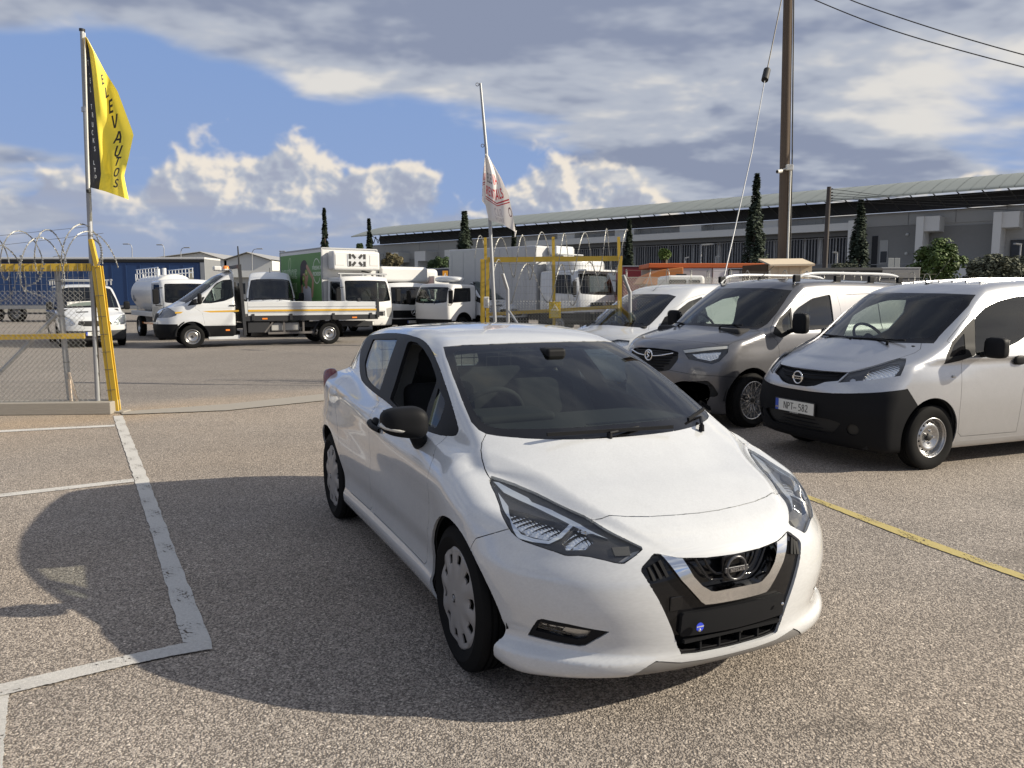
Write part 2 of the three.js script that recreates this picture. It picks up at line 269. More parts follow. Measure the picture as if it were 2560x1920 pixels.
// ---------------------------------------------------------------- the sky: a computed sheet of broken cloud, cumulus along the horizon, blue gaps
const perlin = new ImprovedNoise();
function fbm(x, y, z, oct, gain = .5, lac = 2.03) { let a = 1, s = 0, n = 0; for (let i = 0; i < oct; i++) { s += a * perlin.noise(x, y, z); n += a; a *= gain; x = x * lac + 17.3; y = y * lac + 5.1; z = z * lac + 9.7; } return s / n; }
function makeSky() {
  const W = 4096, H = 2048, data = new Float32Array(W * H * 4);
  const lin = (r, g, b) => [r, g, b].map(v => { v /= 255; return (v <= .04045 ? v / 12.92 : ((v + .055) / 1.055) ** 2.4); });
  const blueLow = lin(158, 176, 208), blueHigh = lin(124, 154, 204), zen = lin(92, 126, 182), haze = lin(155, 164, 184), grey = lin(137, 146, 168), greyLight = lin(178, 184, 196), bright = lin(222, 219, 214), warm = lin(240, 230, 215), cumShade = lin(160, 166, 184);
  const g = [0, 0, 0], blend = (c, d, t) => { for (let q = 0; q < 3; q++) c[q] += (d[q] - c[q]) * t; };
  const D = 180 / Math.PI;
  for (let j = 0; j < H; j++) {
    const el = ((j + .5) / H - .5) * Math.PI, e = el * D, se = Math.sin(el), ce = Math.cos(el);
    for (let i = 0; i < W; i++) {
      const k = (j * W + i) * 4, c = [0, 0, 0];
      if (e < -.6) { c[0] = haze[0] * .8; c[1] = haze[1] * .8; c[2] = haze[2] * .8; }
      else {
        const ph = ((i + .5) / W - .5) * 2 * Math.PI, x = ce * Math.cos(ph), z = ce * Math.sin(ph), az = Math.atan2(x, -z) * D;   // az 0 straight ahead, + to the right
        const t = clamp(e / 22, 0, 1);
        for (let q = 0; q < 3; q++) c[q] = mix(mix(blueLow[q], blueHigh[q], Math.sqrt(t)), zen[q], sstep(25, 80, e));
        // high sheet, seen in perspective
        const u = x / (se + .16), v = -z / (se + .16);
        const w = .35 * fbm(u * 1.2 + 3, v * 1.2, 4.4, 3);
        const n1 = fbm(u * .75 + w, v * 1.15 + w, 1.7, 6, .52), n2 = fbm(u * 2.1 + 7 + w, v * 2.9, 6.2, 5, .55);
        let cov = .17 + n1 * 1.15 + n2 * .28 + .30 * sstep(11, 17, e) + .22 * sstep(-2, 14, az) * sstep(30, 24, az) + .1 * sstep(20, 40, e);
        cov -= .62 * Math.exp(-(((az + 11) / 13) ** 2) - (((e - 9.6) / 3.4) ** 2));
        cov -= .40 * Math.exp(-(((az + 27) / 7) ** 2) - (((e - 13.0) / 4.5) ** 2));
        cov += .25 * Math.exp(-(((az - 15) / 16) ** 2) - (((e - 9) / 5) ** 2));
        const a = sstep(.02, .34, cov);
        const n3 = fbm(u * 4.3 + w * 2, v * 6.1, 3.9, 4, .6);
        const lit = clamp(.47 + .16 * sstep(2, 20, az) + 1.45 * n2 + .55 * n3 - .9 * (cov - .3) + .55 * Math.exp(-(((az - 9) / 7) ** 2) - (((e - 13.2) / 2.6) ** 2)) + .5 * Math.exp(-(((az - 27) / 7) ** 2) - (((e - 14) / 3.2) ** 2)) + .45 * Math.exp(-(((az + 14) / 4) ** 2) - (((e - 14.4) / 1.1) ** 2)) - .35 * Math.exp(-(((az + 6) / 14) ** 2) - (((e - 18.5) / 2.4) ** 2)) - .12 * Math.exp(-(((az - 20) / 16) ** 2) - (((e - 8.5) / 2.6) ** 2)), 0, 1);
        for (let q = 0; q < 3; q++) g[q] = mix(mix(grey[q], greyLight[q], sstep(.0, .55, lit)), bright[q], sstep(.5, 1, lit));
        blend(c, g, a * .97);
        // haze towards the horizon
        blend(c, haze, .85 * sstep(7.5, 1.0, e));
        // heaped clouds along the horizon, lit from the right
        if (e < 16) {
          const X = az * .11, Y = e * .13;
          const top = 9.5 + 2.2 * fbm(az * .05 + 2.2, 3.1, .4, 2) + 2.3 * Math.exp(-(((az + 17.5) / 7) ** 2)) + 1.2 * Math.exp(-(((az - 3) / 5) ** 2)) - 3.2 * Math.exp(-(((az + 2.6) / 2.4) ** 2)) - 3.6 * Math.exp(-(((az - 16) / 7) ** 2)) - 2.0 * Math.exp(-(((az + 26.5) / 2) ** 2)) + .6 * Math.exp(-(((az + 32) / 4) ** 2)) - 1.0 * sstep(18, 28, az);
          const base = 4.4;
          // billows: rounded heaps inside larger heaps
          const heap = (px, py) => { let h = 0, a = 1, f = 1; for (let o = 0; o < 6; o++) { h += a * (.5 - Math.abs(perlin.noise(px * f + o * 7.7, py * f + o * 3.1, 1.3 + o))); a *= .52; f *= 2.1; } return h; };
          const puff = heap(X, Y);
          const d = top - 2.6 + 5.2 * (puff - .42) - e;
          const ac = sstep(0, 1.1, d);
          if (ac > 0) {
            const p2 = heap(X + .045, Y + .035), p3 = heap(X + .14, Y + .10);
            const l = clamp(.40 + (puff - p2) * 2.6 + (puff - p3) * 1.1 + .085 * (e - 7.2) + .3 * sstep(2.2, .1, d), 0, 1);
            for (let q = 0; q < 3; q++) g[q] = mix(mix(cumShade[q], greyLight[q], sstep(.1, .5, l)), warm[q], sstep(.42, .95, l));
            blend(c, g, ac * .93 * sstep(base - 1.6, base + 2.8, e + 1.2 * (puff - .5)));
          }
        }
        // brighter, warmer air about the sun, as broad as thin cloud spreads it
        const sd = x * SUN_DIR.x + se * SUN_DIR.y + z * SUN_DIR.z; const gl = Math.pow(Math.max(sd, 0), 9);
        c[0] += .75 * gl; c[1] += .66 * gl; c[2] += .52 * gl;
      }
      data[k] = c[0] * SKY_K; data[k + 1] = c[1] * SKY_K; data[k + 2] = c[2] * SKY_K; data[k + 3] = 1;
    }
  }
  const t = new THREE.DataTexture(data, W, H, THREE.RGBAFormat, THREE.FloatType); t.mapping = THREE.EquirectangularReflectionMapping; t.magFilter = t.minFilter = THREE.LinearFilter; t.wrapS = THREE.RepeatWrapping; t.needsUpdate = true; return t;
}
const skyTex = makeSky(); scene.background = skyTex; scene.environment = skyTex;
// ---------------------------------------------------------------- materials
const col = (r, g, b) => new THREE.Color(r, g, b);
const std = (c, rough = 0.6, metal = 0, extra = {}) => new THREE.MeshStandardMaterial({ color: Array.isArray(c) ? col(...c) : new THREE.Color(c), roughness: rough, metalness: metal, ...extra });
const phys = (c, rough, extra = {}) => new THREE.MeshPhysicalMaterial({ color: Array.isArray(c) ? col(...c) : new THREE.Color(c), roughness: rough, ...extra });
const pane = (c, extra = {}) => new THREE.MeshPhysicalMaterial({ color: col(...c), roughness: 0.0, metalness: 0, transmission: 1, thickness: 0, ior: 1.52, side: THREE.DoubleSide, ...extra });
// fine dust and flake variation shared by painted panels (a colour map near white, and its roughness)
function speckle(n, lo, hi, blotch, seed) {
  const d = new Uint8Array(n * n * 4), per = new ImprovedNoise();
  let s = seed; const r = () => (s = (s * 1664525 + 1013904223) >>> 0) / 4294967296;
  for (let j = 0; j < n; j++) for (let i = 0; i < n; i++) {
    const a = i / n * Math.PI * 2, b = j / n * Math.PI * 2, x = Math.cos(a), y = Math.sin(a), z = Math.cos(b), w = Math.sin(b);
    const f = per.noise(x * 2 + seed % 97, y * 2 + z * 2, w * 2) + .5 * per.noise(x * 5, y * 5 + z * 5 + 9, w * 5 + seed % 31);
    const v = clamp(mix(lo, hi, r()) + blotch * f, 0, 1) * 255, k = (j * n + i) * 4; d[k] = d[k + 1] = d[k + 2] = v; d[k + 3] = 255;
  }
  const t = new THREE.DataTexture(d, n, n); t.wrapS = t.wrapT = THREE.RepeatWrapping; t.magFilter = THREE.LinearFilter; t.minFilter = THREE.LinearMipmapLinearFilter; t.generateMipmaps = true; t.needsUpdate = true; return t;
}
const dustMap = speckle(256, .96, 1, .012, 77); dustMap.colorSpace = THREE.SRGBColorSpace;
const roughMap = speckle(256, .55, 1, .25, 5);
const MAT = {
  white: phys([.585, .60, .61], .14, { ior: 1.65, clearcoat: 1, clearcoatRoughness: .03, map: dustMap }),
  whiteDull: phys([.66, .66, .64], .42, { clearcoat: .5, clearcoatRoughness: .15, map: dustMap }),
  silver: phys([.50, .51, .53], .33, { metalness: .75, clearcoat: 1, clearcoatRoughness: .04, map: dustMap }),
  grey: phys([.155, .155, .165], .34, { metalness: .75, clearcoat: 1, clearcoatRoughness: .05, map: dustMap }),
  gloss: phys([.008, .008, .009], .07, { specularIntensity: .75 }),
  trim: phys([.011, .011, .012], .45, { specularIntensity: .3 }),
  plastic: phys([.011, .0115, .013], .55, { specularIntensity: .25 }),
  bumper: phys([.010, .0105, .012], .6, { specularIntensity: .2 }),
  rubber: phys([.011, .011, .011], .8, { specularIntensity: .2 }),
  well: std([.008, .008, .008], .95),
  chrome: std([.78, .79, .8], .08, 1),
  satin: std([.55, .55, .56], .32, 1),
  steel: std([.42, .42, .42], .38, .9, { roughnessMap: roughMap }),
  galv: std([.36, .37, .38], .5, .55, { map: dustMap }),
  alloy: std([.5, .5, .51], .25, .9),
  cap: phys([.30, .285, .27], .45, { clearcoat: .2, clearcoatRoughness: .3, map: dustMap }),
  glass: pane([.54, .60, .57]),
  glassDark: pane([.42, .47, .46]),
  lens: pane([.96, .97, .97]),
  lampDark: std([.03, .03, .034], .35, .2),
  mirrorGlass: std([.8, .8, .82], .02, 1),
  red: phys([.16, .014, .016], .2, { clearcoat: 1 }),
  amber: phys([.75, .22, .03], .25, { clearcoat: 1 }),
  inside: std([.016, .016, .017], .85),
  insideLight: std([.16, .155, .15], .9),
  seat: std([.022, .022, .024], .95),
  blue: std([.02, .07, .42], .4),
  plateWhite: std([.62, .62, .58], .45),
  plateYellow: std([.72, .52, .05], .45),
  black: std([.012, .012, .012], .6),
};
// a mirror with cast facets, as in lamp reflectors
function facetTexture() { const n = 64, d = new Uint8Array(n * n * 4); for (let j = 0; j < n; j++) for (let i = 0; i < n; i++) { const k = (j * n + i) * 4, fx = (i / 16) % 1 - .5, fy = (j / 8) % 1 - .5; d[k] = 128 + fx * 150; d[k + 1] = 128 + fy * 120; d[k + 2] = 215; d[k + 3] = 255; } const t = new THREE.DataTexture(d, n, n); t.wrapS = t.wrapT = THREE.RepeatWrapping; t.magFilter = THREE.LinearFilter; t.repeat.set(9, 9); t.needsUpdate = true; return t; }
MAT.facet = std([.72, .73, .75], .12, 1, { normalMap: facetTexture(), normalScale: new THREE.Vector2(.7, .7) });
MAT.satinGrey = std([.25, .245, .24], .4, .4);
MAT.badge = std([.10, .10, .105], .3, .6);
MAT.blueBright = std([.03, .06, .55], .35);
MAT.lensWhite = phys([.55, .54, .5], .15, { clearcoat: 1 });
const POSE = { hatch: [.5118, -3.5965, -1.1366], nv: [3.5477, -7.8016, -2.7643], combo: [2.4541, -10.0772, -2.5832], van3: [1.8072, -13.355, -2.4096] };
MAT.lampSmoke = std([.10, .095, .085], .3, .5); MAT.lampSmoke2 = std([.25, .25, .26], .3, .4);
// ---------------------------------------------------------------- ground, asphalt, painted lines
function asphaltMaps(n, seed) {
  const c = new Uint8Array(n * n * 4), b = new Uint8Array(n * n * 4), hgt = new Float32Array(n * n);
  let s = seed; const r = () => (s = (s * 1664525 + 1013904223) >>> 0) / 4294967296;
  const tone = new Float32Array(n * n).fill(.5);
  // stones of three sizes pressed into the binder
  const stones = (count, rmin, rmax, lo, hi) => { for (let k = 0; k < count; k++) {
    const cx = r() * n, cy = r() * n, R = mix(rmin, rmax, r()), e = .65 + .35 * r(), a = r() * Math.PI, ca = Math.cos(a), sa = Math.sin(a), t = mix(lo, hi, r() * r() * .6 + r() * .4), hh = .55 + .45 * r();
    const R2 = Math.ceil(R) + 1;
    for (let j = -R2; j <= R2; j++) for (let i = -R2; i <= R2; i++) { const x = (i * ca + j * sa) / R, y = (-i * sa + j * ca) / (R * e), q = x * x + y * y; if (q > 1) continue; const X = ((Math.floor(cx) + i) % n + n) % n, Y = ((Math.floor(cy) + j) % n + n) % n, id = Y * n + X, hv = hh * Math.sqrt(1 - q); if (hv > hgt[id]) { hgt[id] = hv; tone[id] = t; } }
  } };
  const A = n * n;
  stones(A / 16, 1.2, 2.4, .46, .74); stones(A / 45, 2.0, 3.6, .48, .82); stones(A / 500, 3, 4.6, .5, .9);
  for (let i = 0; i < A; i++) { const g = r(), v = clamp(tone[i] * (hgt[i] < .15 ? .74 : 1) * (.92 + .16 * g), 0, 1), w = (r() - .5) * .04; c[i * 4] = 255 * clamp(v + w * .5 + .012, 0, 1); c[i * 4 + 1] = 255 * clamp(v * .965, 0, 1); c[i * 4 + 2] = 255 * clamp(v * .905 - w * .5, 0, 1); c[i * 4 + 3] = 255; const h = 255 * clamp(hgt[i] * .9 + .1 * g, 0, 1); b[i * 4] = b[i * 4 + 1] = b[i * 4 + 2] = h; b[i * 4 + 3] = 255; }
  const mk = (d, srgb) => { const t = new THREE.DataTexture(d, n, n); t.wrapS = t.wrapT = THREE.RepeatWrapping; t.magFilter = THREE.LinearFilter; t.minFilter = THREE.LinearMipmapLinearFilter; t.generateMipmaps = true; t.anisotropy = 8; if (srgb) t.colorSpace = THREE.SRGBColorSpace; t.needsUpdate = true; return t; };
  return [mk(c, true), mk(b, false)];
}
const [asphaltColor, asphaltBump] = asphaltMaps(2048, 4711);
const TILE = 3.7;                                       // metres that one tile of the asphalt covers
const asphaltMat = new THREE.MeshStandardMaterial({ map: asphaltColor, bumpMap: asphaltBump, bumpScale: .0035, roughness: .92, vertexColors: true });
function gridSheet(x0, x1, z0, z1, step, y, colorAt, uvScale = 1 / TILE, heightAt) {
  const nx = Math.round((x1 - x0) / step), nz = Math.round((z1 - z0) / step), P = [], C = [], U = [], I = [], N = [];
  for (let j = 0; j <= nz; j++) for (let i = 0; i <= nx; i++) { const x = mix(x0, x1, i / nx), z = mix(z0, z1, j / nz); P.push(x, y + (heightAt ? heightAt(x, z) : 0), z); N.push(0, 1, 0); U.push(x * uvScale, -z * uvScale); C.push(...colorAt(x, z)); }
  for (let j = 0; j < nz; j++) for (let i = 0; i < nx; i++) { const a = j * (nx + 1) + i; I.push(a, a + nx + 1, a + 1, a + 1, a + nx + 1, a + nx + 2); }
  const g = new THREE.BufferGeometry(); g.setAttribute('position', new THREE.Float32BufferAttribute(P, 3)); g.setAttribute('normal', new THREE.Float32BufferAttribute(N, 3)); g.setAttribute('uv', new THREE.Float32BufferAttribute(U, 2)); g.setAttribute('color', new THREE.Float32BufferAttribute(C, 3)); g.setIndex(I); return g;
}
const gateLine = (x, z) => (z + 10.6) + .79 * (x + 5.4);     // below 0: beyond the gate
// stains: centre, radii, how dark
const stains = [[1.55, -3.05, .10, .05, .5], [1.25, -2.75, .16, .06, .4], [2.15, -2.6, .28, .14, .38], [2.75, -2.45, .35, .2, .3], [3.2, -4.6, .22, .14, .55], [3.25, -4.05, .3, .2, .5], [1.9, -3.7, .09, .05, .45], [-4.4, -5.6, .4, .12, .25], [2.6, -5.2, .25, .12, .25], [0.1, -2.0, .12, .06, .35], [-1.0, -8.0, .5, .2, .15], [4.2, -5.9, .4, .2, .25], [1.5, -2.15, .08, .05, .4], [2.9, -2.05, .5, .25, .2], [-.35, -2.15, .2, .07, .2]];
function yardTone(x, z) {
  const n1 = fbm(x * .23 + 4, z * .23, 2.2, 4), n2 = fbm(x * 1.3, z * 1.3, 7.7, 4), n3 = fbm(x * .6 + 30, z * 2.2, 1.1, 3);
  let t = 1.02 + .24 * n1 + .15 * n2 + .14 * n3, warm = .02 + .07 * fbm(x * .3 + 9, z * .3, 5.1, 3);
  const g = gateLine(x, z), beyond = sstep(-.5, -1.6, g);
  t *= mix(1, .80, beyond); warm = mix(warm, -.015, beyond);
  const by = bump(g, .5, .9) * sstep(-3.5, -5.2, x); t *= 1 + .12 * by; warm += .10 * by;                 // earth washed up against the plinth
  for (const [sx, sz, a, b, k] of stains) { const q = ((x - sx) / a) ** 2 + ((z - sz) / b) ** 2; if (q < 9) t *= 1 - k * Math.exp(-q) * (.7 + .6 * n2); }
  return [t * (1 + warm), t, t * (1 - warm * 1.4)];
}
struct('ground', (() => { const g = new THREE.PlaneGeometry(3000, 3000, 1, 1); g.rotateX(-Math.PI / 2); g.translate(0, -.03, -400); return g; })(), std([.17, .155, .125], .95));
struct('yard_asphalt', gridSheet(-12, 14, -18, 4, .125, 0, yardTone), asphaltMat);
struct('road_asphalt', mergeGeometries([gridSheet(-50, 60, -70, -18, 1, 0, yardTone), gridSheet(-50, -12, -18, 4, 1, 0, yardTone), gridSheet(14, 60, -18, 4, 1, 0, yardTone)]), asphaltMat);
// worn paint: an alpha map with holes where stones have come through
function paintTexture(n, seed, wear) {
  const d = new Uint8Array(n * n * 4); let s = seed; const r = () => (s = (s * 1664525 + 1013904223) >>> 0) / 4294967296;
  for (let j = 0; j < n; j++) for (let i = 0; i < n; i++) { const k = (j * n + i) * 4, f = fbm(i / 5, j / 5, seed, 3) + .6 * fbm(i / 40, j / 40, 3.3, 2); const a = f > wear ? 0 : 255; const v = 225 + 25 * r() - 22 * Math.max(0, f + .2); d[k] = d[k + 1] = d[k + 2] = v; d[k + 3] = a; }
  const t = new THREE.DataTexture(d, n, n); t.wrapS = t.wrapT = THREE.RepeatWrapping; t.magFilter = THREE.LinearFilter; t.colorSpace = THREE.SRGBColorSpace; t.needsUpdate = true; return t;
}
const paintWhite = new THREE.MeshStandardMaterial({ color: col(.72, .70, .66), map: paintTexture(256, 31, .50), alphaTest: .5, roughness: .85, bumpMap: asphaltBump, bumpScale: .002 });
const paintWorn = new THREE.MeshStandardMaterial({ color: col(.60, .585, .55), map: paintTexture(256, 57, .36), alphaTest: .5, roughness: .85 });
const paintYellow = new THREE.MeshStandardMaterial({ color: col(.50, .41, .16), map: paintTexture(256, 83, .30), alphaTest: .5, roughness: .85 });
// a strip between two edges (each a list of ground points), with ragged borders
function strip(L, R, y, ragged, seed) {
  reseed(seed); const n = 90, P = [], U = [], I = []; let run = 0;
  const pick = (A, t) => { let tot = 0; const seg = []; for (let i = 0; i + 1 < A.length; i++) { const l = A[i].distanceTo(A[i + 1]); seg.push(l); tot += l; } let d = t * tot; for (let i = 0; i < seg.length; i++) { if (d <= seg[i] || i === seg.length - 1) return A[i].clone().lerp(A[i + 1], Math.min(1, d / seg[i])); d -= seg[i]; } };
  let prev;
  for (let k = 0; k <= n; k++) { const a = pick(L, k / n), b = pick(R, k / n), dir = b.clone().sub(a).normalize(); const j = () => (fbm(k * .9 + seed, seed, .5, 3) + (rnd() - .5) * .9) * ragged; a.addScaledVector(dir, j()); b.addScaledVector(dir, j()); const mid = a.clone().lerp(b, .5); if (prev) run += prev.distanceTo(mid); prev = mid; P.push(a.x, y, a.z, b.x, y, b.z); const w = a.distanceTo(b); U.push(0, run / .9, w / .9, run / .9); if (k) { const q = k * 2; const fl = (P[q * 3] - P[q * 3 - 6]) * (P[q * 3 + 5] - P[q * 3 + 2]) - (P[q * 3 + 2] - P[q * 3 - 4]) * (P[q * 3 + 3] - P[q * 3]) < 0; if (fl) I.push(q - 2, q, q - 1, q - 1, q, q + 1); else I.push(q - 2, q - 1, q, q - 1, q + 1, q); } }
  const g = new THREE.BufferGeometry(); g.setAttribute('position', new THREE.Float32BufferAttribute(P, 3)); g.setAttribute('uv', new THREE.Float32BufferAttribute(U, 2)); g.setIndex(I); g.computeVertexNormals(); const N = g.attributes.normal; for (let i = 0; i < N.count; i++) N.setXYZ(i, 0, 1, 0); return g;
}
const G2 = l => l.map(p => gnd(p[0], p[1]));
struct('bay_line', strip(G2([[283, 1041], [337, 1204], [391, 1376], [455, 1608]]), G2([[306, 1039.5], [374, 1206.6], [442, 1388], [529, 1610]]), .005, .010, 3), paintWorn);
struct('bay_line', strip(G2([[527, 1600], [453, 1613], [227, 1663], [0, 1715], [-150, 1752]]), G2([[531, 1626], [430, 1644], [317, 1668], [23, 1739], [-100, 1768]]), .009, .006, 5), paintWhite);
struct('bay_line', strip(G2([[-18, 1742], [-28, 1860], [-34, 1960], [-40, 2200]]), G2([[22, 1739], [11, 1852], [7, 1920], [2, 2200]]), .005, .005, 7), paintWhite);
struct('bay_line', strip(G2([[-120, 1087], [0, 1076.5], [287, 1062.5]]), G2([[-120, 1093], [0, 1081.5], [287, 1067]]), .005, .004, 9), paintWhite);
struct('bay_line', strip(G2([[-150, 1257], [0, 1236], [334, 1197.5]]), G2([[-150, 1265], [0, 1244], [336, 1205.5]]), .005, .004, 11), paintWhite);
struct('yellow_line', strip(G2([[1900, 1195], [2020, 1239], [2280, 1336], [2560, 1438], [2760, 1511]]), G2([[1902, 1204], [2024, 1250], [2275, 1350], [2560, 1452], [2760, 1528]]), .005, .006, 13), paintYellow);
// the pale concrete threshold across the gate
const concrete = new THREE.MeshStandardMaterial({ color: col(.31, .285, .245), map: dustMap, bumpMap: roughMap, bumpScale: .004, roughness: .9 });
struct('gate_threshold', strip(G2([[306, 1038], [566, 1028], [810, 1003], [1000, 982], [1250, 955]]), G2([[300, 1031], [566, 1012], [810, 986], [1000, 966], [1250, 941]]), .012, .02, 17), concrete);
// ---------------------------------------------------------------- parts shared by the vehicles
const fonts = {};
fonts.bold = await new FontLoader().loadAsync('fonts/droid/droid_sans_bold.typeface.json');
fonts.regular = await new FontLoader().loadAsync('fonts/droid/droid_sans_regular.typeface.json');
// flat lettering as real shapes: height h, thickness t, centred, in the x,y plane facing +z
function letters(text, h, t, font = fonts.bold, spread = 1, wide = 1) {
  const out = []; let x = 0;
  for (const ch of text) {
    if (ch === ' ') { x += h * .5 * spread; continue; }
    const shapes = font.generateShapes(ch, h); const g = new THREE.ExtrudeGeometry(shapes, { depth: t, bevelEnabled: false, curveSegments: 5 });
    g.computeBoundingBox(); const b = g.boundingBox; g.translate(x - b.min.x, 0, 0); x += (b.max.x - b.min.x) + h * .16 * spread; out.push(g);
  }
  const g = merge(out); g.scale(wide, 1, 1); g.computeBoundingBox(); const b = g.boundingBox; g.translate(-(b.max.x + b.min.x) / 2, -(b.max.y + b.min.y) / 2, 0); return g;
}
const turnY = (g, a) => (g.rotateY(a), g);
const toFront = g => turnY(g, Math.PI / 2);            // from facing +z to facing +x (a vehicle's front)
function tyreGeo(R, rim, w) {                           // axis along z, outer face at +w/2
  const h = w / 2, s = [];
  const P = [[rim - .012, -h * .72], [rim + .004, -h * .86], [rim + (R - rim) * .45, -h], [R - .03, -h * .93], [R - .008, -h * .8], [R, -h * .66]];
  const gro = [-.42, -.14, .14, .42];
  for (const p of P) s.push(p);
  for (const g of gro) { s.push([R + .001, h * g - .006], [R - .009, h * g - .004], [R - .009, h * g + .004], [R + .001, h * g + .006]); }
  for (const p of P.slice().reverse()) s.push([p[0], -p[1]]);
  // sidewall ribs on the outer face
  const g = lathe(s, 64); g.rotateX(Math.PI / 2); return toCreased(g, .5);
}
function toCreased(g, a) { g = g.index ? g.toNonIndexed() : g; g.deleteAttribute('normal'); const m = mergeVertices((g.deleteAttribute('uv'), g), 1e-5); const n = m.toNonIndexed(); // crease by angle
  const p = n.attributes.position, N = new Float32Array(p.count * 3), fn = [], by = new Map();
  for (let i = 0; i < p.count; i += 3) { const A = V().fromBufferAttribute(p, i), B = V().fromBufferAttribute(p, i + 1), C = V().fromBufferAttribute(p, i + 2); fn.push(B.sub(A).cross(C.sub(A))); }
  for (let i = 0; i < p.count; i++) { const k = `${p.getX(i).toFixed(5)},${p.getY(i).toFixed(5)},${p.getZ(i).toFixed(5)}`; (by.get(k) || by.set(k, []).get(k)).push(i); }
  const c = Math.cos(a);
  for (const l of by.values()) for (const i of l) { const f = fn[i / 3 | 0], fl = f.length() || 1e-12, s = V(); for (const j of l) { const q = fn[j / 3 | 0], ql = q.length() || 1e-12; if (f.dot(q) / (fl * ql) > c) s.add(q); } s.normalize(); N.set([s.x, s.y, s.z], i * 3); }
  n.setAttribute('normal', new THREE.BufferAttribute(N, 3)); n.setAttribute('uv', new THREE.BufferAttribute(new Float32Array(p.count * 2), 2)); return n; }
// a dished disc on a polar grid; hole(r, a) leaves openings; depth(r, a) is the height along +z
function polarDisc(r0, r1, nr, na, depth, hole, thick = .006) {
  const pos = [], idx = [], at = (i, j) => i * (na + 1) + j, n = (nr + 1) * (na + 1);
  for (let i = 0; i <= nr; i++) for (let j = 0; j <= na; j++) { const r = mix(r0, r1, i / nr), a = j / na * Math.PI * 2; pos.push(r * Math.cos(a), r * Math.sin(a), depth(r, a)); }
  for (let k = 0; k < n; k++) pos.push(pos[k * 3], pos[k * 3 + 1], pos[k * 3 + 2] - thick);
  const open = (i, j) => i < 0 || i >= nr || hole(mix(r0, r1, (i + .5) / nr), (((j + na) % na) + .5) / na * Math.PI * 2);
  for (let i = 0; i < nr; i++) for (let j = 0; j < na; j++) {
    if (open(i, j)) continue;
    const a = at(i, j), b = at(i + 1, j), c = at(i + 1, j + 1), d = at(i, j + 1);
    idx.push(a, b, c, a, c, d, a + n, c + n, b + n, a + n, d + n, c + n);
    const wall = (p, q) => idx.push(p, q, q + n, p, q + n, p + n);
    if (open(i - 1, j)) wall(d, a); if (open(i + 1, j)) wall(b, c); if (open(i, j - 1)) wall(a, b); if (open(i, j + 1)) wall(c, d);
  }
  const g = new THREE.BufferGeometry(); g.setAttribute('position', new THREE.Float32BufferAttribute(pos, 3)); g.setIndex(idx); g.computeVertexNormals(); return toCreased(g, .6);
}
const wheelCache = {};
